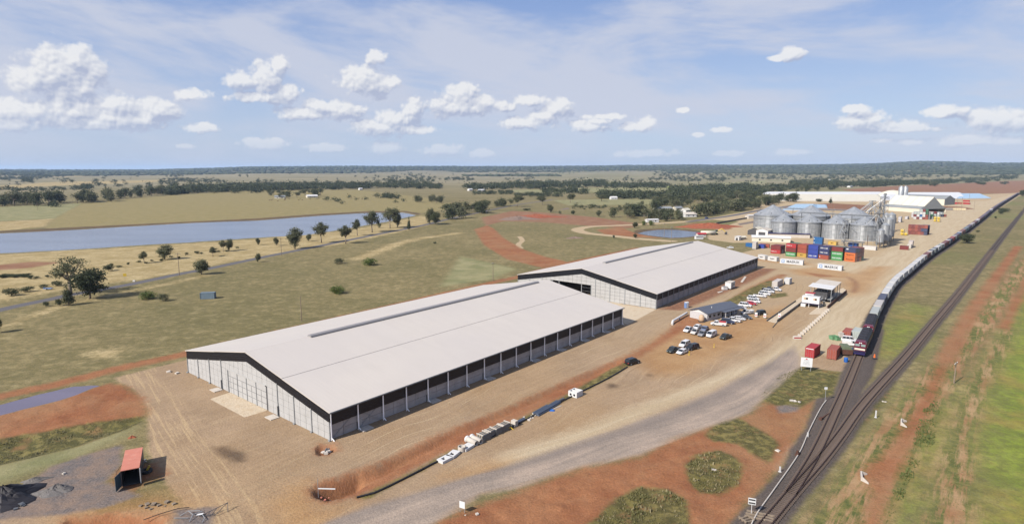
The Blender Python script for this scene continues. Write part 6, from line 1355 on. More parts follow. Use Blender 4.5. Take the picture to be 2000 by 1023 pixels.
# poles
def pole(px, py, h, label, arms=1, kind='wood', az_=.7):
    x, y = at(px, py); t = thing('power_pole', label, 'power pole', (x, y, 0), az_); mb = MB(); mb.tube((0,0,0),(0,0,h),.17,7,.11); mb.build('pole', M['wood'] if kind == 'wood' else M['concrete_lt'], t)
    for k in range(arms):
        mb = MB(); mb.box(-1.3,1.3,-.06,.06,h-.5-k*.9,h-.36-k*.9); a_ = mb.build('cross_arm', M['wood'], t)
        mb = MB(); [mb.tube((s*1.1,0,h-.36-k*.9),(s*1.1,0,h-.12-k*.9),.06,5) for s in (-1,-.3,.3,1)]; mb.build('insulator', M['white'], a_)
for (px, py, h, lb, a_) in [(350.5,538,11.5,'wooden pole beside the sealed road left of the round green tree',1), (550,499,11,'pale pole beside the sealed road by the gum trees',1), (589,627,9,'thin pole behind the near shed roof',0), (963,549,9,'thin pole behind the far end of the near shed',1),
        (1297,463,11,'pale pole at the pond edge',1), (1311,473,11.5,'dark pole with a cross arm in front of the pond',2), (1863,748,5.5,'short pole with cross arm on the right of the red path',1), (1264,441,12,'pole left of the pond near the white caravan',1), (924,420,10,'pole in front of the dark tree belt by the reservoir tip',1), (1486,408,12,'pole at the road edge left of the big silos',1),
        (74,411,12,'pole in the field left beyond the reservoir',1), (142,400,11,'far pole at the field corner beyond the reservoir',1), (1108,377,14,'tall pole among the far trees',1), (1375,380,13,'pole standing above the farm trees',1), (1623,418,14,'thin mast behind the silos, left one of the pair',0), (1629,418,14,'thin mast behind the silos, right one of the pair',0),
        (1868,412,17,'left lamp mast by the far container yard',1), (1877,413,18,'middle lamp mast by the far container yard',1), (1893,388.5,19,'tall mast in front of the white bunker',0), (1902,412,13,'right lamp mast by the far container yard',0)]:
    pole(px, py, h, lb, a_)
# ------------------------------------------------------------------ concrete goods along the ditch and the black pipe
pl = spline(GN([(697,972),(730,964),(800,930),(860,899),(930,868),(1000,834),(1060,803),(1130,768),(1190,738),(1230,714)]), 3); mb = MB(); mb.path([(p[0], p[1], .16) for p in pl], .17, 7); o = mb.build('black_pipe', M['loco_black']); tag(o, 'long black pipe lying along the lower side of the red ditch', 'pipe')
adir = ang((870,898),(1000,832))
def slabpiece(px, py, label, kind, rz=0):
    x, y = at(px, py); t = thing('concrete_part', label, 'concrete part', (x, y, 0), adir + rz, 'precast concrete parts along the ditch')
    if kind == 'lid':
        mb = MB(); mb.box(-1.3,1.3,-.8,.8,0,.12); mb.box(-1.3,1.3,-.8,-.4,.12,.5); mb.box(-1.3,1.3,.4,.8,.12,.5); mb.box(-1.3,-.7,-.4,.4,.12,.5); mb.box(.2,1.3,-.4,.4,.12,.5); mb.build('slab', M['white'], t); mb = MB(); mb.box(-.68,.18,-.38,.38,.125,.14); mb.build('pit_hole', M['steel_dark'], t)
    elif kind == 'pipe':
        mb = MB(); mb.lathe([(.55,-1.5),(.55,1.5),(.42,1.5),(.42,-1.5),(.55,-1.5)], 16); me = mb.mesh('pipe', M['concrete_lt'], True); o = put('pipe', me, t, (0,0,.56)); o.rotation_euler = (math.pi/2,0,0)
        mb = MB(); mb.lathe([(.55,0),(.68,.05),(.68,.4),(.55,.45)], 16); o = put('collar', mb.mesh('collar', M['white'], True), t, (0,1.45,.56)); o.rotation_euler = (math.pi/2,0,0)
    elif kind == 'crate':
        mb = MB(); mb.box(-1.25,1.25,-.85,.85,0,.25); mb.build('pallet', M['wood'], t)
        for k in range(6): mb = MB(); mb.box(-1.2,1.2,-.8+k*.28,-.62+k*.28,.25,1.35); mb.build('slat', M['concrete'] if k % 2 else M['galv_dull'], t)
        for s in (-1.15, 1.15): mb = MB(); mb.box(s-.08,s+.08,-.88,.88,1.35,1.5); mb.build('batten', M['concrete_lt'], t)
    elif kind == 'box':
        mb = MB(); mb.box(-1.3,1.3,-1.2,-1.0,0,1.3); mb.box(-1.3,1.3,1.0,1.2,0,1.3); mb.box(-1.3,-1.1,-1,1,0,1.3); mb.box(1.1,1.3,-1,1,0,1.3); mb.box(-.1,.1,-1,1,0,1.3); mb.build('pit_wall', M['white'], t)
        for yy in (-.5,.5): mb = MB(); mb.tube((-1.31,yy,.6),(-1.33,yy,.6),.28,12); mb.build('pipe_hole', M['glass'], t)
    elif kind == 'ring':
        mb = MB(); mb.lathe([(.75,0),(.75,.95),(.58,.95),(.58,0)], 16); mb.build('ring', M['concrete_lt'], t); mb = MB(); mb.box(.5,1.0,-.5,.5,0,.5); mb.build('foot', M['concrete_lt'], t)
    elif kind == 'angle':
        for k in range(3): mb = MB(); mb.box(-.5+k*.35,-.3+k*.35,-.6,.6,0,1.25); mb.build('slab', M['concrete_lt'], t)
slabpiece(869,898.5,'flat white pit lid, lowest left in the row of concrete parts','lid'); slabpiece(885,889,'flat white pit lid second from the lower left','lid',.25)
slabpiece(902,880,'round pale concrete ring leaning in the row','ring'); slabpiece(912,875,'low white pit base beside the concrete ring','lid',.1)
slabpiece(921,866,'left of two white concrete pipes lying side by side','pipe',-.1); slabpiece(930,862.5,'right of two white concrete pipes lying side by side','pipe',-.1)
slabpiece(945,857.5,'pallet of grey slats next to the white pipes','crate'); slabpiece(955.5,851.5,'second pallet of grey slats in the row','crate'); slabpiece(971,845,'third pallet of grey slats in the row','crate'); slabpiece(983.5,839,'pallet of grey slats nearest the yellow strap','crate')
slabpiece(1005,831,'stacked upright white slabs right of the pallets','angle'); slabpiece(1124,772,'white double pit box with two round holes on the gravel','box')
x, y = at(996.5, 838.5); mb = MB(); mb.path([(-.7,-.3,.05),(0,.2,.5),(.7,-.2,.05)], .08, 5); o = mb.build('strap_stand', M['yellow']); o.location = (x, y, 0); tag(o, 'small yellow stand between the pallets and the upright slabs', 'stand')
def pipes(px, py, n_, L_, r, m_, label, rz=0, rows=1):
    x, y = at(px, py); t = thing('pipe_bundle', label, 'pipes', (x, y, 0), adir + rz, 'pipe bundles along the ditch')
    for k in range(n_):
        for j in range(rows): mb = MB(); off = (k - n_/2) * r * 2.05 + (j % 2) * r; mb.tube((-L_/2 + .1*(k % 3), off, r + j * r * 1.75), (L_/2 + .1*(k % 2), off, r + j * r * 1.75), r, 8); mb.build('pipe', M[m_], t)
M['slate'] = mat('pipe_slate', AC(92, 104, 124), .5, var=.1)
pipes(1059.5,803,5,5.6,.16,'slate','wide bundle of slate blue pipes on the gravel', .05, 2); pipes(1082,791,4,3.8,.15,'slate','smaller bundle of slate blue pipes by the black pipe', .1, 2); pipes(1015,822,2,2.6,.2,'slate','pair of grey pipes by the upright slabs'); pipes(1094,781,2,2.4,.13,'galv_dull','pair of thin grey pipes at the upper end of the row')
pipes(1086,796,3,3.4,.05,'concrete_lt','thin white rods lying beside the smaller pipe bundle', -.1)
x, y = at(1078, 801.5); mb = MB(); mb.add([(-.7,-.4,.02),(.5,-.5,.05),(.8,.3,.02),(-.3,.5,.02),(0,0,.45)], [(0,1,4),(1,2,4),(2,3,4),(3,0,4)]); o = mb.build('tarp_heap', M['blue']); o.location = (x, y, 0); tag(o, 'crumpled bright blue tarp on the gravel', 'tarp')
def rubble(px, py, n_, sp, sz, m_, label, cat='rubble', name='rubble_heap', sx=1.0, rz=0.0, seed=1, zz=0):
    rs = random.Random(seed); x, y = at(px, py); t = thing(name, label, cat, (x, y, zz), rz)
    for i in range(n_):
        mb = MB(); s = sz * rs.uniform(.5, 1.3); vs = [(rs.uniform(.6,1)*a*s, rs.uniform(.6,1)*b*s, rs.uniform(.4,.9)*c*s) for a in (-1,1) for b in (-1,1) for c in (-.2,1)]
        mb.add(vs, [(0,1,3,2),(4,6,7,5),(0,4,5,1),(2,3,7,6),(0,2,6,4),(1,5,7,3)]); o = mb.build('stone', M[m_], t); o.location = (rs.gauss(0,sp)*sx, rs.gauss(0,sp*.6), 0); o.rotation_euler = (0,0,rs.uniform(0,6))
rubble(1041,813,14,.8,.28,'concrete_lt','scatter of pale rubble and wood left of the pipe bundle', seed=3, sx=2.2, rz=adir)
rubble(1557,786,3,.5,.5,'concrete_lt','pale broken concrete pieces at the edge of the grass by the track', seed=4); rubble(329.5,726.5,1,.1,.6,'concrete_lt','single pale boulder left of the near shed, larger of two', 'boulder','boulder',seed=5); rubble(346,729,1,.1,.45,'concrete_lt','single pale boulder left of the near shed, smaller of two','boulder','boulder',seed=6)
rubble(335,716 if False else 726,1,.1,.2,'rock','x') if False else None
rubble(1727,785,3,.4,.25,'concrete_lt','little white bits on the weeds right of the main line', seed=9)
# culvert headwalls on the right verge
for (px, py, rz, lb) in [(1682,933,.2,'pale concrete culvert headwall at the lower end of the red path'), (1760,827,.1,'pale concrete culvert headwall higher up beside the red path')]:
    x, y = at(px, py); t = thing('culvert_headwall', lb, 'culvert', (x, y, 0), rz + .9, 'culvert headwalls'); mb = MB(); mb.box(-1.1,1.1,-.12,.12,0,.8); mb.build('headwall', M['concrete_lt'], t)
    for s in (-1,1): mb = MB(); mb.add([(s*1.0,-.1,0),(s*1.7,-1.0,0),(s*1.7,-1.0,.25),(s*1.0,-.1,.8),(s*1.15,-.1,0),(s*1.85,-1.0,0),(s*1.85,-1.0,.25),(s*1.15,-.1,.8)], [(0,1,2,3),(7,6,5,4),(3,2,6,7),(1,5,6,2)]); mb.build('wing', M['concrete_lt'], t)
    mb = MB(); mb.tube((0,-.14,.35),(0,-.13,.35),.3,12); mb.build('opening', M['steel_dark'], t)
rubble(1518,880,1,.1,.5,'concrete_lt','pale wedge shaped stone on the red earth left of the ballast','stone','loose_stone',seed=12)
rubble(1395,917,2,.3,.35,'concrete_lt','small white bits in the middle of the round weedy island','stone','loose_stone',seed=13)
rubble(913,1007,2,.8,.25,'concrete_lt','pale flat stone below the small white sign','stone','loose_stone',seed=14,sx=2)
# pit at the end of the ditch
x, y = at(645, 962); t = thing('pit_frame', 'white crossbar and dark post standing over the ditch end', 'barrier', (x-1.0, y, -1.2), -.05); mb = MB(); mb.tube((-1.0,0,0),(-1.0,0,3.6),.05,6); mb.build('post', M['galv'], t); mb = MB(); mb.box(-1.0,1.9,-.06,.06,1.9,2.05); mb.build('crossbar', M['ink_white'], t)
x, y = at(647, 966); mb = MB(); mb.lathe([(.45,-1.2),(.45,1.2),(.36,1.2),(.36,-1.2)], 16); o = mb.build('culvert_pipe', M['steel_dark'], None, True); o.location = (x, y, -2.0); o.rotation_euler = (math.pi/2, 0, .5); tag(o, 'dark culvert pipe mouth inside the ditch end', 'pipe')
rubble(632,974,5,.4,.16,'red_roof','orange and pink mesh scraps at the lower lip of the ditch end','mesh scraps','mesh_scrap',seed=21)
rubble(637,882,5,.5,.32,'concrete_lt','pale pipes and scraps in the small red hole by the shed corner','scraps','scrap_heap',seed=22)
x, y = at(637.5, 880); mb = MB(); mb.tube((-.2,-.8,.1),(-.2,.9,.2),.2,8); mb.tube((.25,-.8,.1),(.25,.8,.25),.18,8); o = mb.build('grey_pipes', M['galv_dull']); o.location = (x, y, -.2); tag(o, 'two short grey pipes in the red hole by the near shed corner', 'pipes')
# ------------------------------------------------------------------ foreground left: shelter container, machinery, frames, gravel
Pa = np.array(at(238.5, 949.5)); Pb = np.array(at(275, 943)); u = Pb - Pa; u /= np.linalg.norm(u); nrm = np.array([-u[1], u[0]]); cw = np.linalg.norm(Pb - Pa); 
roofL = 8.6
t = thing('open_container', 'open fronted container with a faded red roof and its left door swung out', 'shipping container', (*((Pa + Pb) / 2), 0), math.atan2(u[1], u[0]) + .07)
hw_ = cw/2; hh_ = 2.75
mb = MB(); mb.box(-hw_, hw_, 0, roofL, hh_, hh_+.1); mb.build('roof', M['red_roof'], t)
for s in (-1, 1): mb = MB(); mb.box(s*hw_-.05 - (.05 if s>0 else -.05), s*hw_+.05 - (.05 if s>0 else -.05), 0, roofL, .05, hh_-.005); mb.build('side_wall', M['steel_green'] if 'steel_green' in M else M['steel_dark'], t)
mb = MB(); mb.box(-hw_+.1, hw_-.1, roofL-.12, roofL, .05, hh_-.005); mb.build('back_wall', M['steel_dark'], t)
mb = MB(); mb.box(-hw_+.1, hw_-.1, 0, roofL-.13, .05, .12); mb.build('floor', M['steel_dark'], t)
mb = MB(); mb.box(hw_-.02, hw_+.12, -.1, -.005, .02, hh_-.01); mb.build('corner_post', M['ink_white'], t)
mb = MB(); mb.obox((-hw_-.35, -.9, hh_/2+.05), (-.35,-1,0), 1.9, .07, hh_-.2); mb.build('door', mat('door_slate', AC(72,92,104), .5, var=.1), t)
mb = MB(); mb.obox((hw_+.2, -.9, hh_/2+.05), (.12,-1,0), .9, .05, hh_-.3); mb.build('door', M['door_green'] if 'door_green' in M else M['green_dark'] if 'green_dark' in M else M['steel_dark'], t)
for s in (-1,1): mb = MB(); mb.tube((s*hw_, roofL*.55, 2.2),(s*(hw_+1.1), roofL*.55, .9),.04,5); mb.tube((s*(hw_+1.1), roofL*.55, .9),(s*(hw_+1.1), roofL*.3, .02),.04,5); mb.build('stay_bar', M['rust'], t)
x, y = at(286, 921); t = thing('wheel_scraper', 'old wheel and pale bar lying in the container shadow', 'machine part', (x, y, 0), .3); mb = MB(); mb.lathe([(.95,0),(1.0,.2),(.95,.4),(.5,.4),(.45,.15)], 20); mb.build('tyre', M['rubber'], t, True); mb = MB(); mb.tube((.1,.1,.3),(.5,.3,1.0),.2,8); mb.build('hub', M['yellow'], t)
x, y = at(279, 902); t = thing('pale_bar', 'pale T shaped bar on the ground in the container shadow', 'bar', (x, y, 0), .2); mb = MB(); mb.box(-.6,.6,-.12,.12,0,.15); mb.build('bar', M['concrete_lt'], t); mb = MB(); mb.box(.0,.14,.13,1.1,0,.12); mb.build('arm', M['galv'], t)
rubble(234,951,1,.1,.28,'white','small white block at the swung out container door','stone','loose_stone',seed=31)
def heap(px, py, L_, W_, h, m_, label, cat, name, rz=0, seed=1, kindm='stuff', rough_=.18):
    rs = np.random.RandomState(seed); x, y = at(px, py); n1, n2 = 28, 10; mb = MB(); vs = []; z0 = -.15
    for i in range(n2 + 1):
        for j in range(n1):
            a = 2 * math.pi * j / n1; f = i / n2; r_ = f; k = 1 + rough_ * math.sin(3*a + seed) + rough_*.6 * math.sin(5*a + 2*seed)
            z = h * (1 - f) ** 1.1 * (1 + (rs.rand() - .5) * .35 * (f > 0)) if f < 1 else z0
            vs.append((L_/2 * r_ * k * math.cos(a), W_/2 * r_ * k * math.sin(a), z))
    fs = [(i*n1 + j, i*n1 + (j+1) % n1, (i+1)*n1 + (j+1) % n1, (i+1)*n1 + j) for i in range(n2) for j in range(n1)]
    mb.add(vs, fs); o = mb.build(name, M[m_], None, False); o.location = (x, y, 0); o.rotation_euler = (0,0,rz); return tag(o, label, cat)
heap(112, 957, 5.0, 3.4, 1.2, 'gravel_pile', 'small cone of dark grey gravel on the grey patch', 'gravel heap', 'gravel_heap', .4, 3)
heap(98, 961, 5.5, 3.5, .7, 'gravel_pile', 'low pale grey gravel heap left of the gravel cone', 'gravel heap', 'gravel_heap', .2, 5)
heap(70, 938, 4.6, 2.0, .7, 'gravel_pile', 'low dark gravel ridge above the gravel cone', 'gravel heap', 'gravel_heap', .5, 7)
heap(306, 918, 7.0, 6.0, .45, 'redsoil', 'low tan soil heap right of the container shadow', 'soil heap', 'soil_heap', .4, 8) if False else None
heap(258, 854, 1.6, 1.2, .5, 'redsoil', 'tiny orange soil heap near the edge of the weedy bank', 'soil heap', 'soil_heap', .4, 9)
heap(8, 975, 11, 8, 2.4, 'loco_black', 'black brush and tyre pile cut by the left edge', 'brush pile', 'brush_pile', .3, 11, rough_=.25)
rubble(36,985,12,1.0,.38,'galv_dull','pale grey plastic sheets at the foot of the black brush pile','plastic sheets','plastic_sheet',seed=33,sx=1.6,rz=-.6)
rubble(125,925,1,.1,.35,'concrete_lt','single pale stone on the grey gravel','stone','loose_stone',seed=34)
rubble(300,990,9,.9,.35,'wood','pale broken timber heap above the bottom trench','timber heap','timber_heap',seed=35,sx=2.4,rz=.3)
heap(1385, 444, 60, 26, 4.2, 'redsoil', 'long red soil mound behind the pond', 'soil mound', 'soil_mound', .15, 13)
heap(1048, 424, 60, 34, 3.2, 'redsoil', 'red soil mound on the bare ground beyond the paddock', 'soil mound', 'soil_mound', .1, 14); heap(1012, 428, 46, 30, 3.6, 'rock', 'brown earth mound left of the red mound', 'soil mound', 'soil_mound', .3, 15)
heap(1122, 465, 15, 9, 1.3, 'rock', 'low brown brush heap in the green paddock', 'brush heap', 'brush_heap', .3, 16)
# bent steel frames at the bottom edge
x, y = at(392, 1010); t = thing('steel_frame', 'bent dark steel truss lying on the gravel at the bottom edge', 'steel frame', (x, y, 0), .1)
F_ = [((-.2,0,.2),(2.6,1.6,.9)), ((-.2,0,.2),(2.2,.2,.3)), ((2.2,.2,.3),(3.4,1.9,1.2)), ((2.6,1.6,.9),(3.4,1.9,1.2)), ((.9,.1,.2),(1.2,.8,.55)), ((1.5,.15,.2),(2.0,1.25,.75)), ((3.4,1.9,1.2),(3.6,1.2,0))]
for a, b in F_: mb = MB(); mb.tube(a, b, .05, 5); mb.build('bar', M['steel_dark'], t)
x, y = at(372, 1008); t = thing('steel_frame', 'galvanised pipe frame with a pale plate at the bottom edge', 'steel frame', (x, y, 0), .1)
for a, b in [((-.6,.8,.5),(1.2,.7,.5)), ((-.6,.8,.5),(.5,-.3,.5)), ((.5,-.3,.5),(.5,-1.6,.1)), ((-2.2,-.5,.2),(.0,-.7,.2)), ((1.9,-.2,.3),(2.6,-1.2,.3)), ((2.6,-1.2,.3),(2.5,-2,.1)), ((.5,-.3,.5),(1.6,.5,.5)), ((-1.6,.2,.1),(-.6,.8,.5))]: mb = MB(); mb.tube(a, b, .055, 5); mb.build('bar', M['galv'], t)
mb = MB(); mb.add([(.9,-.3,.3),(1.8,-.1,.3),(1.9,.3,.35),(1.1,.1,.35)], [(0,1,2,3)]); mb.build('plate', M['ink_white'], t)
x, y = at(330, 1004); mb = MB(); mb.path([(-3,-1.6,.1),(-1,-.4,.4),(1,.9,.5),(2.4,1.5,.3)], .06, 5); o = mb.build('bent_rod', M['loco_black']); o.location = (x, y, 0); tag(o, 'long dark bent rod beside the timber heap', 'rod')
# blue container in the paddock, caravan, plant by the pond
single((387.5,584.5),(422,583.5),5.6,(118,140,156),'blue grey container standing alone in the paddock','container alone in the paddock')
x, y = at(94, 565.5); t = thing('trailer', 'small pale blue trailer beside a bush left of the tall gum tree', 'trailer', (x, y, 0), .1); mb = MB(); mb.box(-1.6,1.6,-.8,.8,.4,.7); mb.box(-1.6,-1.5,-.8,.8,.7,1.1); mb.build('tray', mat('pale_blue', AC(150,170,205), .5, var=.05), t); mb = MB(); mb.tube((0,-.95,.35),(0,-.8,.35),.35,10); mb.tube((0,.8,.35),(0,.95,.35),.35,10); mb.build('axle', M['rubber'], t)
for (px, py, lb) in [(262,549.5,'small white roadside marker on the sealed road')]:
    x, y = at(px, py); mb = MB(); mb.box(-.5,.5,-.3,.3,0,.5); mb.box(-.3,.3,-.25,.25,.5,.6); o = mb.build('white_box', M['white']); o.location = (x, y, 0); tag(o, lb, 'marker')
x, y = at(244.5, 544.5); t = thing('road_sign', 'small yellow road sign left of the sealed road', 'sign', (x, y, 0), .3); mb = MB(); mb.box(-.06,.06,-.05,.05,0,2.2); mb.build('post', M['galv'], t); mb = MB(); mb.box(-.7,.7,-.09,-.055,1.3,2.7); mb.build('board', M['yellow'], t)
gable_house(1273, 434, .2, 12, 7, 2.8, 3.4, 'white caravan like cabin under the bushes left of the pond', M['white'], M['white'], 'cabin', 'site_cabin', None, None, 2)
gable_house(1365, 466.8, .2, 6.1, 2.5, 2.6, 2.7, 'white box cabin peeping over the far shed ridge', M['white'], M['white'], 'cabin', 'site_cabin')
gable_house(1369, 463, .2, 7, 3.5, 2.6, 3.4, 'small shed with a bright red roof by the pond corner', M['red'], M['concrete_lt'], 'shed', 'small_shed')
x, y = at(1383, 459); t = thing('tanker_trailer', 'cream tanker trailer parked at the right end of the pond', 'tanker', (x, y, 0), .1); mb = MB(); mb.tube((-6,0,2),(6,0,2),1.4,12); mb.build('tank', M['cream'], t, True); mb = MB(); [mb.tube((k,-1.3,.6),(k,1.3,.6),.6,10) for k in (-4,-2.5,3,4.5)]; mb.build('axle', M['rubber'], t)
x, y = at(1396, 458); t = thing('excavator', 'yellow and green digger with its arm down right of the pond', 'excavator', (x, y, 0), -.2)
mb = MB(); mb.box(-2.4,2.4,-1.6,-.9,0,1); mb.box(-2.4,2.4,.9,1.6,0,1); mb.build('track', M['rubber'], t); mb = MB(); mb.box(-2.6,1.2,-1.4,1.4,1.1,2.6); mb.build('body', M['green'], t); mb = MB(); mb.box(.2,2,-1.3,.0,2.6,4); mb.build('cab', M['glass'], t); mb = MB(); mb.tube((1.5,.4,2.5),(5.5,.4,5),.35,6); mb.tube((5.5,.4,5),(8.5,.4,2),.3,6); mb.build('boom', M['yellow'], t); mb = MB(); mb.ext([(7.6,.4),(9.6,.4),(9.6,2.3),(8.2,2.3)], 'y', -.5, 1.3); mb.build('bucket', M['steel_dark'], t)
wall_line((1399.5,437.5),(1462,426.5),1.5,.8,M['steel_dark'],'low_wall','long dark low wall beyond the pond leading to the silos','wall')
gable_house(1466, 427, .3, 10, 6, 3.5, 4.2, 'pinkish white cabin at the right end of the long dark wall', M['white'], M['concrete_lt'], 'cabin', 'site_cabin')
# farm houses
for i, (px, py, L_, Wd_, rf, wl_, lb) in enumerate([(547,387.5,18,11,'grey_sheet','cream','white roofed farmhouse in the tree clump beyond the reservoir, left one'), (609,386,19,12,'white','cream','white roofed farmhouse in the tree clump beyond the reservoir, right one'), (704,371,9,6,'white','white','tiny white shed on the far field beyond the farmhouses'),
     (1294,411.5,22,11,'grey_sheet','cream','long grey roofed farmhouse among the trees behind the pond'), (1323,411,12,8,'grey_sheet','cream','grey roofed shed peeping between the farm trees'), (1338,415,14,9,'cream','white','cream house with a white wall among the farm trees, upper one'), (1346,423.5,14,8,'concrete_lt','white','white house at the road edge among the farm trees'), (1371,410.5,10,7,'cream','cream','small cream roof showing over the farm trees'),
     (1463,372,16,9,'cream','cream','cream house at the left end of the far white bunker'), (1478,371,12,9,'cream','cream','small cream house right of the left end house'), (1620,351.5,20,12,'white','cream','white roofed far house in the right hand woods'), (1745,338,30,16,'white','cream','pale far farm roof on the skyline woods'), (1700,352.5,18,12,'grey_sheet','white','grey roofed far house near the brown field'), (1660,366,14,10,'grey_sheet','white','far white walled house by the field behind the bunkers'),
     (1044,353.5,16,9,'grey_sheet','cream','grey roofed far shed in the tree belt'), (1396,326.5,34,16,'white','white','white far building on the distant skyline field'), (940,374,16,8,'white','white','low white far building by the poplar row'), (918,372.5,12,7,'white','white','small white far building left of the poplar row'), (1198,389.5,12,7,'white','white','small white far shed on the green field')]):
    gable_house(px, py, .25 + .3 * (i % 3), L_, Wd_, 3.2, 5.4, lb, M[rf], M[wl_], 'house', 'farm_house', None, 'farm houses and sheds', 2)
# ------------------------------------------------------------------ trees
def leaf_cloud(blobs, nclump, nleaf, ls, seed, shell=.55, flat=1.0):
    """leaf cards in clumps inside a set of ellipsoids (x,y,z,rx,ry,rz)"""
    rs = np.random.RandomState(seed); vol = np.array([b[3]*b[4]*b[5] for b in blobs]); pr = vol / vol.sum(); V = []; 
    for c in range(nclump):
        b = blobs[rs.choice(len(blobs), p=pr)]; d = rs.randn(3); d /= np.linalg.norm(d); r = shell + (1 - shell) * rs.rand() ** .6
        cc = np.array(b[:3]) + d * r * np.array(b[3:]); cr = ls * 2.6 * rs.uniform(.7, 1.3)
        for k in range(nleaf):
            o = rs.randn(3) * cr * .5 * np.array([1, 1, .7]); nrm = rs.randn(3) + d * .8 + np.array([0, 0, .4]); nrm /= np.linalg.norm(nrm)
            t = np.cross(nrm, rs.randn(3)); t /= np.linalg.norm(t); u = np.cross(nrm, t); s = ls * rs.uniform(.6, 1.3)
            p = cc + o; V += [p - t*s*.5, p + u*s*.42, p + t*s*.5, p - u*s*.42]
    V = np.array(V); F_ = np.arange(len(V)).reshape(-1, 4); return V, F_
def np_mesh(name, V, F_, m):
    me = bpy.data.meshes.new(name); me.vertices.add(len(V)); me.vertices.foreach_set('co', V.astype(np.float32).ravel()); k = F_.shape[1]
    me.loops.add(F_.size); me.loops.foreach_set('vertex_index', F_.astype(np.int32).ravel()); me.polygons.add(len(F_)); me.polygons.foreach_set('loop_start', np.arange(0, F_.size, k, dtype=np.int32))
    me.update(calc_edges=True); me.materials.append(m); return me
def trunk_mesh(h, r, blobs, seed, split=.35):
    rs = random.Random(seed); mb = MB(); fork = Vector((rs.uniform(-.2,.2), rs.uniform(-.2,.2), h * split)); mb.tube((0,0,-.3), fork, r, 7, r*.72)
    for b in blobs[:7]:
        e_ = Vector((b[0], b[1], b[2] - b[5]*.15)); mid = fork.lerp(e_, .5) + Vector((rs.uniform(-.3,.3), rs.uniform(-.3,.3), .25)); mb.tube(fork, mid, r*.5, 5, r*.3); mb.tube(mid, e_, r*.3, 5, r*.12)
        for q in range(2): mb.tube(mid, e_ + Vector((rs.uniform(-1,1)*b[3]*.6, rs.uniform(-1,1)*b[4]*.6, rs.uniform(0,.5)*b[5])), r*.16, 4, r*.06)
    return mb.mesh('trunk', M['bark'], True)
def blobset(kind, h, w, seed):
    rs = random.Random(seed); B = []
    if kind == 'gum':       # open crown on forked limbs
        for i in range(8): a = i * 2.4 + rs.random(); r = w * rs.uniform(.18, .42); z = h * rs.uniform(.50, .88); B.append((r*math.cos(a), r*math.sin(a), z, w*.21, w*.21, h*.115))
        B.append((0, 0, h*.84, w*.24, w*.24, h*.13)); B.append((w*.1, 0, h*.66, w*.25, w*.25, h*.12))
    elif kind == 'dense':
        for i in range(7): a = i * 2.4 + rs.random(); r = w * rs.uniform(.12, .27); z = h * rs.uniform(.30, .80); B.append((r*math.cos(a), r*math.sin(a), z, w*.26, w*.26, h*.20))
        B.append((0, 0, h*.5, w*.36, w*.36, h*.40))
    elif kind == 'cone':
        for i in range(6): f = i / 5; B.append((rs.uniform(-.1,.1), rs.uniform(-.1,.1), h*(.22 + .66*f), w*.5*(1 - f*.78), w*.5*(1 - f*.78), h*.15))
    elif kind == 'shrub':
        for i in range(6): a = i * 2.4; r = w * rs.uniform(.1, .3); B.append((r*math.cos(a), r*math.sin(a), h*rs.uniform(.35, .62), w*.26, w*.26, h*.34))
    return B
def tree_proto(kind, h, w, seed, leafm, ncl, nl, ls, tr=.03):
    B = blobset(kind, h, w, seed); V, F_ = leaf_cloud(B, ncl, nl, ls, seed, .45 if kind != 'gum' else .3)
    tb = B if kind in ('gum', 'dense') else B[:3]
    return np_mesh('crown', V, F_, M[leafm]), trunk_mesh(h, max(.12, h*tr), tb, seed, .34 if kind == 'gum' else .2)
def plant_tree(proto, px, py, sx, sz, label, cat='tree', group=None, rz=None, name='gum_tree', xy=None):
    x, y = at(px, py) if xy is None else xy; z = zat(x, y); t = thing(name, label, cat, (x, y, z), random.uniform(0, 6.28) if rz is None else rz, group); t.scale = (sx, sx, sz)
    put('crown', proto[0], t); put('trunk', proto[1], t); return t
random.seed(11)
PR = {'gumT': tree_proto('gum', 10, 9, 9, 'leaf', 84, 24, .34, .045),
  # unit heights 10 m, crown width ~8
 'gumA': tree_proto('gum', 10, 9, 1, 'leaf', 150, 26, .42), 'gumB': tree_proto('gum', 10, 7, 2, 'leaf', 130, 26, .40), 'denseA': tree_proto('dense', 10, 9, 3, 'leaf_dark', 210, 26, .42), 'denseB': tree_proto('dense', 10, 7, 4, 'leaf', 170, 26, .42),
 'cone': tree_proto('cone', 10, 5, 5, 'leaf_dark', 150, 24, .36), 'shrubA': tree_proto('shrub', 3, 4, 6, 'leaf_dark', 70, 22, .24), 'shrubB': tree_proto('shrub', 3, 4.4, 7, 'leaf_bright', 70, 22, .24), 'shrubC': tree_proto('shrub', 3, 4, 8, 'leaf', 60, 22, .24)}
def ph(px, py, toppx):     # height from photo px
    return (py - toppx) / (py - Y0) * H * 1.0
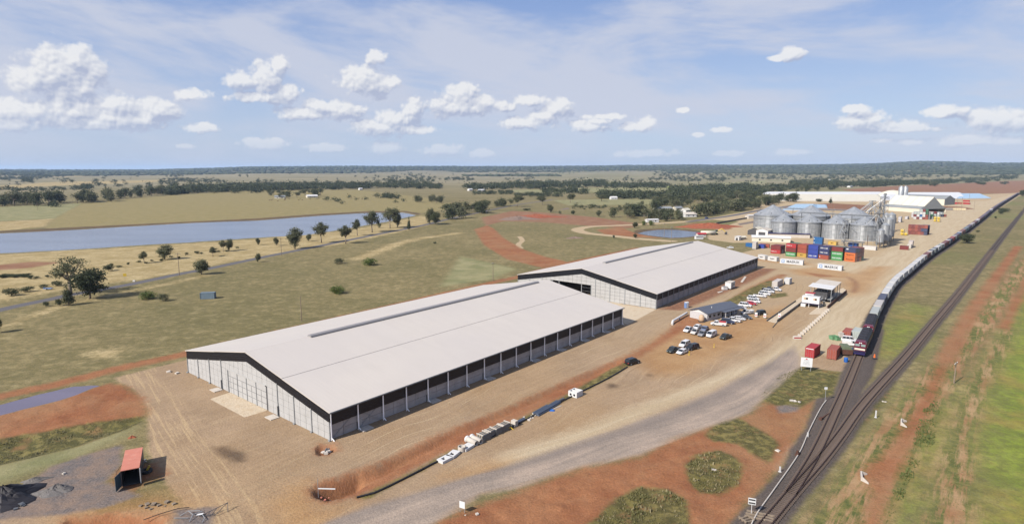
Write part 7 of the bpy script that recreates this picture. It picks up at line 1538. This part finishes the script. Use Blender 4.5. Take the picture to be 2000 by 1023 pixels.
# (px, base py, top py, crown width px, proto, name, label)
TR = [
 (138,575,500,70,'gumT','gum_tree','tall open gum tree with a forked pale trunk left of the sealed road'), (176,583,522,64,'denseA','gum_tree','big dark dense tree right of the tall open gum'), (134,596,558,26,'cone','cypress_tree','dark cone shaped tree standing in front of the tall gum'),
 (116,597,583,14,'shrubA','shrub','small pointed bush at the left of the dark cone tree'), (91,598,588,12,'shrubA','shrub','small round dark bush farther left along the sealed road'),
 (24,577,562,30,'shrubA','shrub','wide dark bush by the left frame edge'), (53,570,559,24,'shrubA','shrub','dark bush between the left edge bush and the pale trailer'), (113,558,548,22,'shrubA','shrub','dark round bush beside the pale blue trailer'), (86,562,554,18,'shrubC','shrub','low grey bush beside the pale blue trailer'),
 (212,529,516,20,'shrubA','shrub','dark green bush in the dry grass right of the tall gum'), (-6,650,618,20,'denseA','gum_tree','dark tree cut off by the left frame edge'),
 (282,514,492,17,'gumB','gum_tree','small tree alone in the dry grass left of a rounder one'), (322,507,479,32,'denseB','gum_tree','round dark tree in the dry grass below the reservoir'), (394,536,507,32,'denseB','gum_tree','round green tree at the edge of the sealed road'),
 (416,501,483,15,'gumB','gum_tree','small tree by the low hedge line below the reservoir'), (436,492,470,14,'gumB','gum_tree','left tree of a close pair below the reservoir'), (448,490,467,16,'denseB','gum_tree','right tree of a close pair below the reservoir'),
 (504,512,495,12,'denseB','gum_tree','small dark tree touching the sealed road'), (504.5,479,465,9,'denseB','gum_tree','small round tree at the reservoir bank'), (540,480,464,11,'denseB','gum_tree','small tree left of the big green gum'),
 (576,486,446,32,'denseB','gum_tree','big green gum left of the round little tree'), (603,471,457,12,'denseB','gum_tree','round little tree between two big gums'), (628,474,436,28,'gumB','gum_tree','tall gum with a double crown beside the reservoir'),
 (675,476,442,26,'gumB','gum_tree','gum leaning over the sealed road on the paddock side'), (698,460,430,18,'gumB','gum_tree','slim open gum before the reservoir'), (727,454,414,32,'gumA','gum_tree','big spreading gum in front of the reservoir end'),
 (762,446,407,30,'gumA','gum_tree','big broad gum near the reservoir tip, left of a pair'), (776,444,412,20,'denseB','gum_tree','darker gum tight beside the big broad one'), (799,449,426,9,'cone','cypress_tree','slim dark cypress right of the reservoir tip'),
 (840,438,408,22,'denseB','gum_tree','spiky dark tree right of the slim cypress'), (850,439,413,22,'denseA','gum_tree','dark round tree beside the spiky one'), (741,445,434,9,'shrubC','shrub','small bush right of the big spreading gum'),
 (663,515,503,20,'shrubC','shrub','grey brown bush in the paddock left of the bright green one'), (722,518,502,32,'shrubB','shrub','bright green bush in the middle of the paddock'), (660,573,556,36,'shrubB','shrub','bright green bush nearest the shed roofs in the paddock'),
 (289,584,567,36,'shrubB','shrub','bright green bush left of the blue grey container'), (318,588,571,22,'shrubC','shrub','grey green bush right of the bright one near the blue grey container'),
 (849,476,472,7,'shrubA','shrub','tiny dark bush far in the paddock'), 
 (1240,445,434,13,'denseB','gum_tree','small dark tree left of the pond'), (1240,465,456,10,'shrubA','shrub','dark bush on the red bank left of the pond'), (1199,465,459,6,'shrubA','shrub','tiny bush on the paddock edge by the sandy track'),
 (1258,440,430,12,'shrubB','shrub','bright bush at the pole left of the pond'), (1272,440,430,14,'shrubB','shrub','bright bush in front of the white cabin by the pond'),
 (1169,423,411,12,'denseB','gum_tree','pale round tree alone on the green field'), (1119,419,411,9,'denseA','gum_tree','dark round tree on the green field left of the pale one'), (1075,415,400,15,'denseB','gum_tree','tree at the edge of the bare earth mound'), (1093,418,411,7,'shrubC','shrub','bush at the foot of the bare mound'),
 (1059,400,383,18,'gumA','gum_tree','spreading tree on the field left of a similar one'), (1114,396,379,16,'gumA','gum_tree','spreading tree in the middle of the field'), (1010,404,381,22,'gumA','gum_tree','dark tree at the right end of the dark belt'), (1253,404,393,9,'denseB','gum_tree','small upright tree left of the farm trees'),
 (1175,393,381,17,'gumA','gum_tree','broad tree left of the green field strip'), (1028,411,407,18,'shrubA','shrub','low hedge of dark bush by the mound'),
 (1887,475,456,27,'denseA','acacia_tree','round dark tree between the container train and the main line'), (1956,419,408,12,'shrubA','shrub','dark bush near the train on the right grass, lower of two'), (1961,414,406,20,'shrubA','shrub','wide dark bush near the train on the right grass, upper of two'), (1910,453,450,8,'shrubA','shrub','small flat bush right of the round dark tree'), (1944,427,422,5,'shrubA','shrub','tiny bush below the two dark ones on the right grass'),
 (1997,384,371,12,'denseA','gum_tree','dark tree at the end of the train by the right frame edge'), (1825,363,354,14,'denseB','gum_tree','dark bush clump on the brown field'), (1622,397,387,8,'cone','cypress_tree','slim dark tree behind the silos'), (1600,394,388,14,'shrubA','shrub','low dark bush behind the silos'),
 (944,382,374,8,'denseB','gum_tree','x'), ]
TR = [t for t in TR if t[6] != 'x']
PH = {'gumT': (10, 9), 'gumA': (10, 9), 'gumB': (10, 7), 'denseA': (10, 9), 'denseB': (10, 7), 'cone': (10, 5), 'shrubA': (3, 4), 'shrubB': (3, 4.4), 'shrubC': (3, 4)}
for (px, py, top, wpx, pr, nm, lb) in TR:
    h = ph(px, py, top); s = (py - Y0) / H; w = wpx / s; bh, bw = PH[pr]; w *= {'cone': .74, 'gumA': 1.0}.get(pr, .94); h *= 1.12 if pr in ('denseA', 'denseB', 'cone') else 1.03
    plant_tree(PR[pr], px, py, w / bw * 1.08, h / bh * 1.03, lb, 'shrub' if nm == 'shrub' else 'tree', None, name=nm)
# middle distance: cheaper crowns sharing meshes
MID = [tree_proto('dense', 10, 9, 20, 'leaf_dark', 55, 12, 1.0), tree_proto('gum', 10, 9, 21, 'leaf', 55, 12, .85), tree_proto('dense', 10, 8, 22, 'leaf', 50, 12, 1.0), tree_proto('gum', 10, 7, 23, 'leaf_dark', 45, 12, .85), tree_proto('dense', 10, 8, 24, 'leaf_dark', 50, 12, .95)]
def inpoly(p, poly):
    c = False; n_ = len(poly)
    for i in range(n_):
        a = poly[i]; b = poly[(i+1) % n_]
        if (a[1] > p[1]) != (b[1] > p[1]) and p[0] < (b[0]-a[0])*(p[1]-a[1])/(b[1]-a[1]) + a[0]: c = not c
    return c
def sample(poly, n_, rs):
    xs = [p[0] for p in poly]; ys = [p[1] for p in poly]; out = []
    while len(out) < n_:
        p = (rs.uniform(min(xs), max(xs)), rs.uniform(min(ys), max(ys)))
        if inpoly(p, poly): out.append(p)
    return out
# (polygon of trunk feet in photo px, count, hmin, hmax, group, label)
BELT = [
 ([(-30,404),(-5,398),(60,396),(128,395),(133,399),(70,403),(0,404)], 24, 14, 21, 'gum clump left of the reservoir', 'grey green gum tree in the dense clump at the far left field corner'),
 ([(148,397),(160,390),(230,386),(300,379),(318,375),(322,381),(240,391),(185,398)], 30, 13, 20, 'gum belt beyond the reservoir', 'grey green gum tree in the thick belt right of the far left clump'),
 ([(515,390),(520,380),(560,378),(628,380),(630,386),(590,387),(560,391)], 16, 9, 15, 'trees round the two farmhouses', 'rounded tree in the clump round the two white roofed farmhouses'),
 ([(812,394),(835,392),(878,397),(878,401),(850,399),(812,396)], 9, 8, 12, 'bushy trees above the reservoir tip', 'rounded dark tree in the short row above the reservoir tip'),
 ([(860,425),(866,418),(900,412),(950,406),(1000,398),(1002,404),(960,414),(900,427),(870,430)], 26, 9, 15, 'dark belt right of the reservoir tip', 'dark tree in the dense belt running right from the reservoir tip'),
 ([(1195,424),(1240,420),(1262,420),(1260,428),(1200,427)], 12, 10, 15, 'dark clump left of the farm trees', 'dark spreading tree in the clump left of the farm houses'),
 ([(1265,412),(1290,402),(1340,400),(1352,406),(1300,408),(1278,416)], 16, 10, 15, 'farm trees', 'leafy tree behind the farm house roofs'),
 ([(1262,430),(1290,424),(1330,425),(1332,430),(1290,433)], 14, 8, 12, 'trees in front of the farm houses', 'olive tree in front of the farm house roofs'),
 ([(1352,424),(1380,415),(1400,412),(1470,402),(1500,396),(1500,402),(1470,409),(1410,418),(1372,424)], 34, 10, 15, 'trees along the far sealed road', 'dark round tree along the far sealed road left of the silos'),
 ([(1270,402),(1300,392),(1400,388),(1480,386),(1470,396),(1380,404),(1300,402)], 44, 10, 16, 'wood behind the farm houses', 'tree in the wood behind the farm houses'),
 ([(1478,398),(1500,391),(1560,390),(1564,394),(1530,398),(1500,401)], 20, 10, 14, 'trees behind the left back silo', 'dark tree in the clump behind the leftmost back silo'),
 ([(1480,377),(1560,372),(1640,366),(1640,371),(1560,377),(1490,381)], 26, 12, 16, 'tree belt beyond the long white bunker', 'dark tree in the belt beyond the long white bunker'),
]
rs_ = random.Random(4)
for (poly, n_, h0, h1, grp, lb) in BELT:
    for (px, py) in sample(poly, n_, rs_):
        h = rs_.uniform(h0, h1); w = h * rs_.uniform(.75, 1.15) / 9
        plant_tree(MID[rs_.randrange(5)], px, py, w, h / 10, lb, 'tree', grp, name='gum_tree')
# everything beyond: one joined mass of small crowns
FARB = [ # polygon px, count, hmin, hmax
 ([(318,378),(330,370),(420,366),(500,364),(512,368),(500,374),(400,376),(330,382)], 150, 10, 17), ([(500,368),(520,362),(700,362),(860,364),(865,369),(700,370),(520,373)], 260, 10, 16), ([(905,371),(915,366),(1000,362),(1010,370),(960,370)], 50, 10, 16),
 ([(1000,369),(1000,362),(1080,358),(1180,359),(1182,365),(1080,370)], 110, 11, 18), ([(1180,368),(1182,361),(1300,363),(1304,368)], 60, 10, 16), ([(1060,379),(1062,374),(1140,374),(1150,380)], 30, 9, 13), ([(1005,384),(1008,380),(1100,383),(1098,386)], 36, 5, 8), ([(1165,388),(1175,380),(1240,383),(1300,383),(1310,388),(1240,390)], 60, 9, 14),
 ([(1300,392),(1310,380),(1400,374),(1500,368),(1640,362),(1640,366),(1500,374),(1480,384),(1400,390)], 260, 10, 16), ([(1310,382),(1312,374),(1390,366),(1470,366),(1470,372),(1390,378)], 120, 10, 16),
 ([(1640,366),(1640,358),(1700,356),(1760,352),(1760,360),(1700,366)], 110, 10, 15), ([(1700,366),(1760,355),(1880,352),(1990,348),(1990,352),(1880,358),(1760,362)], 170, 10, 15), ([(1905,361),(1910,357),(1930,358),(1928,361)], 8, 7, 10), ([(1955,360),(1957,357),(1968,358),(1967,361)], 5, 7, 10), ([(1815,364),(1818,361),(1832,362),(1830,365)], 5, 6, 9),
 ([(750,360),(752,346),(840,342),(860,352),(830,362)], 70, 9, 15), ([(870,354),(872,348),(925,348),(925,354)], 26, 9, 14), ([(312,356),(312,350),(430,352),(430,357)], 60, 6, 10), ([(310,347),(312,342),(360,345),(358,349)], 12, 8, 12), ([(1000,345),(1002,341),(1040,342),(1040,346)], 20, 8, 12), ([(1095,341),(1097,335),(1180,336),(1178,341)], 30, 9, 13),
 ([(45,358),(47,350),(76,352),(74,358)], 12, 9, 14), ([(145,372),(147,364),(178,365),(178,371)], 14, 9, 14), ([(-40,372),(-30,368),(110,367),(145,370),(100,374)], 60, 4, 7), ([(0,352),(0,344),(60,342),(130,340),(128,346),(60,350)], 110, 10, 16), ([(-60,345),(-60,337),(120,337),(120,341)], 150, 10, 16),
 ([(1270,352),(1280,340),(1340,336),(1430,338),(1460,346),(1430,352),(1340,354)], 190, 10, 15), ([(1440,350),(1450,340),(1600,338),(1760,338),(1990,340),(1990,348),(1760,350),(1600,352)], 430, 10, 15), ([(1540,364),(1545,354),(1640,352),(1640,360)], 70, 10, 15), ([(925,381),(925,376),(1000,376),(1000,380)], 34, 5, 8),
 ([(120,360),(160,332),(480,334),(740,338),(1270,338),(1270,356),(1000,360),(740,364),(500,360),(320,366)], 190, 9, 15), ([(-60,378),(-60,345),(330,342),(330,368),(100,384)], 46, 9, 14), ([(1290,368),(1300,354),(1500,352),(1640,350),(1640,364),(1500,368)], 60, 9, 14), ([(630,402),(640,386),(800,386),(800,396)], 8, 5, 8), ([(735,388),(736,383),(780,384),(778,389)], 12, 6, 9), ([(1120,408),(1122,402),(1190,404),(1188,410)], 14, 3, 5), ([(1195,415),(1200,403),(1240,402),(1235,410)], 8, 4, 6),
 ([(380,378),(382,372),(520,372),(518,378)], 14, 8, 13), ([(100,404),(104,399),(118,399),(120,404)], 3, 7, 10), ([(740,384),(746,382),(770,384),(766,388)], 3, 5, 8)]
rs = np.random.RandomState(8); CR = []
for k in range(6):
    B = blobset('dense' if k % 2 else 'gum', 10, 9, 40 + k); V, F_ = leaf_cloud(B, 26, 4, 2.0, 60 + k, .4); CR.append((V, F_))
VS = []; FS = []; base_i = 0; VT = []; 
def add_far(px, py, h, wide=1.0):
    global base_i
    x, y = at(px, py); r = math.hypot(x, y)
    if r > 24000: return
    z = zat(x, y); V, F_ = CR[rs.randint(6)]; s = h / 10; a = rs.rand() * 6.28; ca, sa = math.cos(a), math.sin(a); w = s * wide * rs.uniform(.85, 1.25)
    q = np.stack([(V[:, 0]*ca - V[:, 1]*sa) * w + x, (V[:, 0]*sa + V[:, 1]*ca) * w + y, V[:, 2]*s*1.0 - h*.12 + z], 1); VS.append(q); FS.append(F_ + base_i); base_i += len(q)
for (poly, n_, h0, h1) in FARB:
    big = n_ > 40 and (max(p[0] for p in poly) - min(p[0] for p in poly)) * (max(p[1] for p in poly) - min(p[1] for p in poly)) / n_ > 60
    pts_ = np.array(sample(poly, int(n_ * (4 if big else 1.5)), random.Random(int(poly[0][0]*7 + poly[0][1]))))
    if big: q_ = vnoise(pts_ * np.array([1, 3.5]), 26, 77) * .65 + vnoise(pts_ * np.array([1, 3]), 9, 78) * .35; pts_ = pts_[q_ > .60]
    for (px, py) in pts_: add_far(px, py, rs.uniform(h0, h1) * (1.0 if not big else rs.uniform(.6, 1.1)))
o = put('far_trees', np_mesh('far_trees', np.concatenate(VS), np.concatenate(FS), M['leaf_dark'])); tag(o, 'far woods, belts and scattered trees across the plain as one mass', 'woodland', kind='stuff')
# skyline forest: canopy clumps over the wooded rise
VS = []; FS = []; base_i = 0
icob = bmesh.new(); bmesh.ops.create_icosphere(icob, subdivisions=1, radius=1); IV = np.array([v.co[:] for v in icob.verts]); IF = np.array([[v.index for v in f.verts] for f in icob.faces]); icob.free()
rk = np.random.RandomState(17); cnt = 0
while cnt < 9000:
    r = math.exp(rk.uniform(math.log(4200), math.log(12500))); px = rk.uniform(-120, 2120); a = math.atan2((px - 1000) / F, 1.0); x, y = r*math.sin(a), r*math.cos(a)
    dens = sstep(np.array([r]), 4300, 8200)[0]; dens = max(dens, .9 if px > 1300 and r > 5000 else 0)
    nn = vnoise(np.array([[x, y*1.0]]), 900, 31)[0]; 
    if nn > .30 + dens * .62: continue
    z = zat(x, y); h = rk.uniform(9, 15); w = rk.uniform(14, 34); q = IV * (1 + (rk.rand(len(IV), 1) - .5) * .5) * np.array([w, w, h*.62]) + np.array([x, y, z + h*.30]); VS.append(q); FS.append(IF + base_i); base_i += len(q); cnt += 1
o = put('skyline_forest', np_mesh('skyline_forest', np.concatenate(VS), np.concatenate(FS), M['leaf_dark'])); tag(o, 'dark wooded skyline across the whole horizon', 'forest', kind='stuff')

M['weed_green'] = leafmat('weed_green', (.085, .115, .04, 1), (.17, .19, .07, 1), .5)
# ------------------------------------------------------------------ weeds and tussocks in the foreground
def tufts(name, label, regions, dens, hmin, hmax, mats_, seed, card=.5):
    rs = np.random.RandomState(seed); P = []
    for px in regions:
        pg = GN(px); lo = pg.min(0); hi = pg.max(0); n_ = int((hi - lo).prod() * dens); q = lo + rs.rand(n_, 2) * (hi - lo); q = q[poly_sd(pg, q) > .2]
        sd_ = poly_sd(pg, q); k = vnoise(q, 3.2, seed + 3) * .6 + vnoise(q, 1.1, seed + 5) * .4 - np.clip(.9 - sd_, 0, 1) * .3 ; q = q[k > .36]; P.append(q)
    P = np.concatenate(P); n_ = len(P)
    if n_ > 60000: P = P[rs.choice(n_, 60000, replace=False)]; n_ = 60000
    hz = np.array([zat(p[0], p[1]) for p in P]); a = rs.rand(n_) * 6.28; h = (hmin + (hmax - hmin) * rs.rand(n_) * np.clip(vnoise(P, 4.0, seed + 8) * 1.8 - .3, 0, 1.2)); w = h * card * rs.uniform(.6, 1.4, n_); lx = rs.randn(n_) * h * .3; ly = rs.randn(n_) * h * .3
    ca, sa = np.cos(a), np.sin(a); b0 = np.stack([P[:, 0] - ca*w, P[:, 1] - sa*w, hz - .03], 1); b1 = np.stack([P[:, 0] + ca*w, P[:, 1] + sa*w, hz - .03], 1); t0 = np.stack([P[:, 0] + lx + ca*w*.7, P[:, 1] + ly + sa*w*.7, hz + h], 1); t1 = np.stack([P[:, 0] + lx - ca*w*.8, P[:, 1] + ly - sa*w*.8, hz + h*.85], 1)
    V = np.stack([b0, b1, t0, t1], 1).reshape(-1, 3); F_ = np.arange(len(V)).reshape(-1, 4); o = put(name, np_mesh(name, V, F_, M[mats_])); tag(o, label, 'weeds', kind='stuff')
isl = R['weedy']
tufts('weeds', 'rough weeds and tall grass on the round islands', [isl[3], isl[4]], 30.0, .06, .34, 'weed', 1, .30)
tufts('weeds', 'dry stalks among the weeds on the round islands', [isl[3], isl[4]], 2.5, .2, .55, 'leaf_dry', 2, .25)
tufts('weeds', 'low weeds on the grassy corner by the haul road', [isl[2], isl[1]], 8.0, .06, .2, 'weed', 12, .5)
tufts('scrub', 'dense rough scrub on the bank below the left puddle', [isl[7]], 26, .06, .38, 'scrub', 3, .35)
tufts('grass', 'green tussocks along the right verge strip', [[(1800,800),(1822,770),(1845,800),(1822,880),(1790,930),(1760,985),(1730,1060),(1700,1060),(1750,940),(1775,870)]], 18.0, .06, .36, 'weed_green', 4, .3)
tufts('grass', 'sparse weeds along the ditch and verges', [isl[0], R['verge'][0]], 3.0, .06, .2, 'weed', 5, .6)
# low bush line below the reservoir
rb = random.Random(9)
for i in range(26):
    f = i / 25; px = 60 + 400 * f + rb.uniform(-5, 5); py = 546 - 60 * f + rb.uniform(-3, 3)
    if 120 < px < 190: continue
    plant_tree(PR[['shrubA','shrubC'][i % 2]], px, py, rb.uniform(.5, .9), rb.uniform(.4, .7), 'low dark bush in the broken hedge line below the reservoir', 'shrub', 'bushes of the broken hedge line', name='shrub')
for i in range(16):
    px = rb.uniform(0, 60); py = 541 + rb.uniform(-2, 2); plant_tree(PR['shrubA'], px, py, rb.uniform(.7, 1.2), rb.uniform(.4, .6), 'low dark bush in the creek line at the left edge', 'shrub', 'bushes of the left creek line', name='shrub')
for i in range(7): plant_tree(PR['shrubA'], 1176 + rb.uniform(-40, 150), 405 + rb.uniform(-3, 4), 1.0, .6, 'small dark bush on the green field before the farm trees', 'shrub', 'small bushes on the green field', name='shrub')
for i in range(34):     # cattle as dark specks
    if i >= 22: break
    px = 520 + 190 * rb.random(); py = 389 + 5 * rb.random() - (px - 520) * .02; x, y = at(px, py); t = thing('cow', 'dark cow grazing on the khaki field beyond the reservoir', 'cow', (x, y, 0), rb.uniform(0, 6.28), 'cattle beyond the reservoir')
    if 'cowm' not in globals():
        mb = MB(); loft(mb, [(-.95,[(-.25,.9),(.25,.9),(.3,1.2),(.2,1.4),(-.2,1.4),(-.3,1.2)]),(-.3,[(-.38,.7),(.38,.7),(.42,1.1),(.25,1.42),(-.25,1.42),(-.42,1.1)]),(.6,[(-.33,.72),(.33,.72),(.35,1.1),(.2,1.45),(-.2,1.45),(-.35,1.1)]),(1.0,[(-.14,1.0),(.14,1.0),(.16,1.2),(.1,1.4),(-.1,1.4),(-.16,1.2)]),(1.5,[(-.1,.8),(.1,.8),(.13,.95),(.1,1.1),(-.1,1.1),(-.13,.95)])])
        for sx in (-.75, .55):
            for sy in (-.22, .22): mb.tube((sx, sy, 0), (sx, sy, .85), .07, 5, .11)
        cowm = mb.mesh('body', M['rust'])
    put('body', cowm, t)

# ------------------------------------------------------------------ haze: one box of thin air
hz = MB(); hz.box(-27500, 27500, -27500, 27500, -340, 165); hm = bpy.data.materials.new('haze_air'); hm.use_nodes = True; hm.node_tree.nodes.clear(); q = NG(hm.node_tree)
vo = q.n.new('ShaderNodeVolumePrincipled'); vo.inputs['Color'].default_value = (.50, .70, 1.0, 1); vo.inputs['Density'].default_value = 0.42 / 11000; vo.inputs['Anisotropy'].default_value = 0.0
om = q.n.new('ShaderNodeOutputMaterial'); q.l.new(vo.outputs[0], om.inputs['Volume']); o = hz.build('haze', hm); tag(o, 'thin pale air over the whole plain', 'haze', kind='stuff');
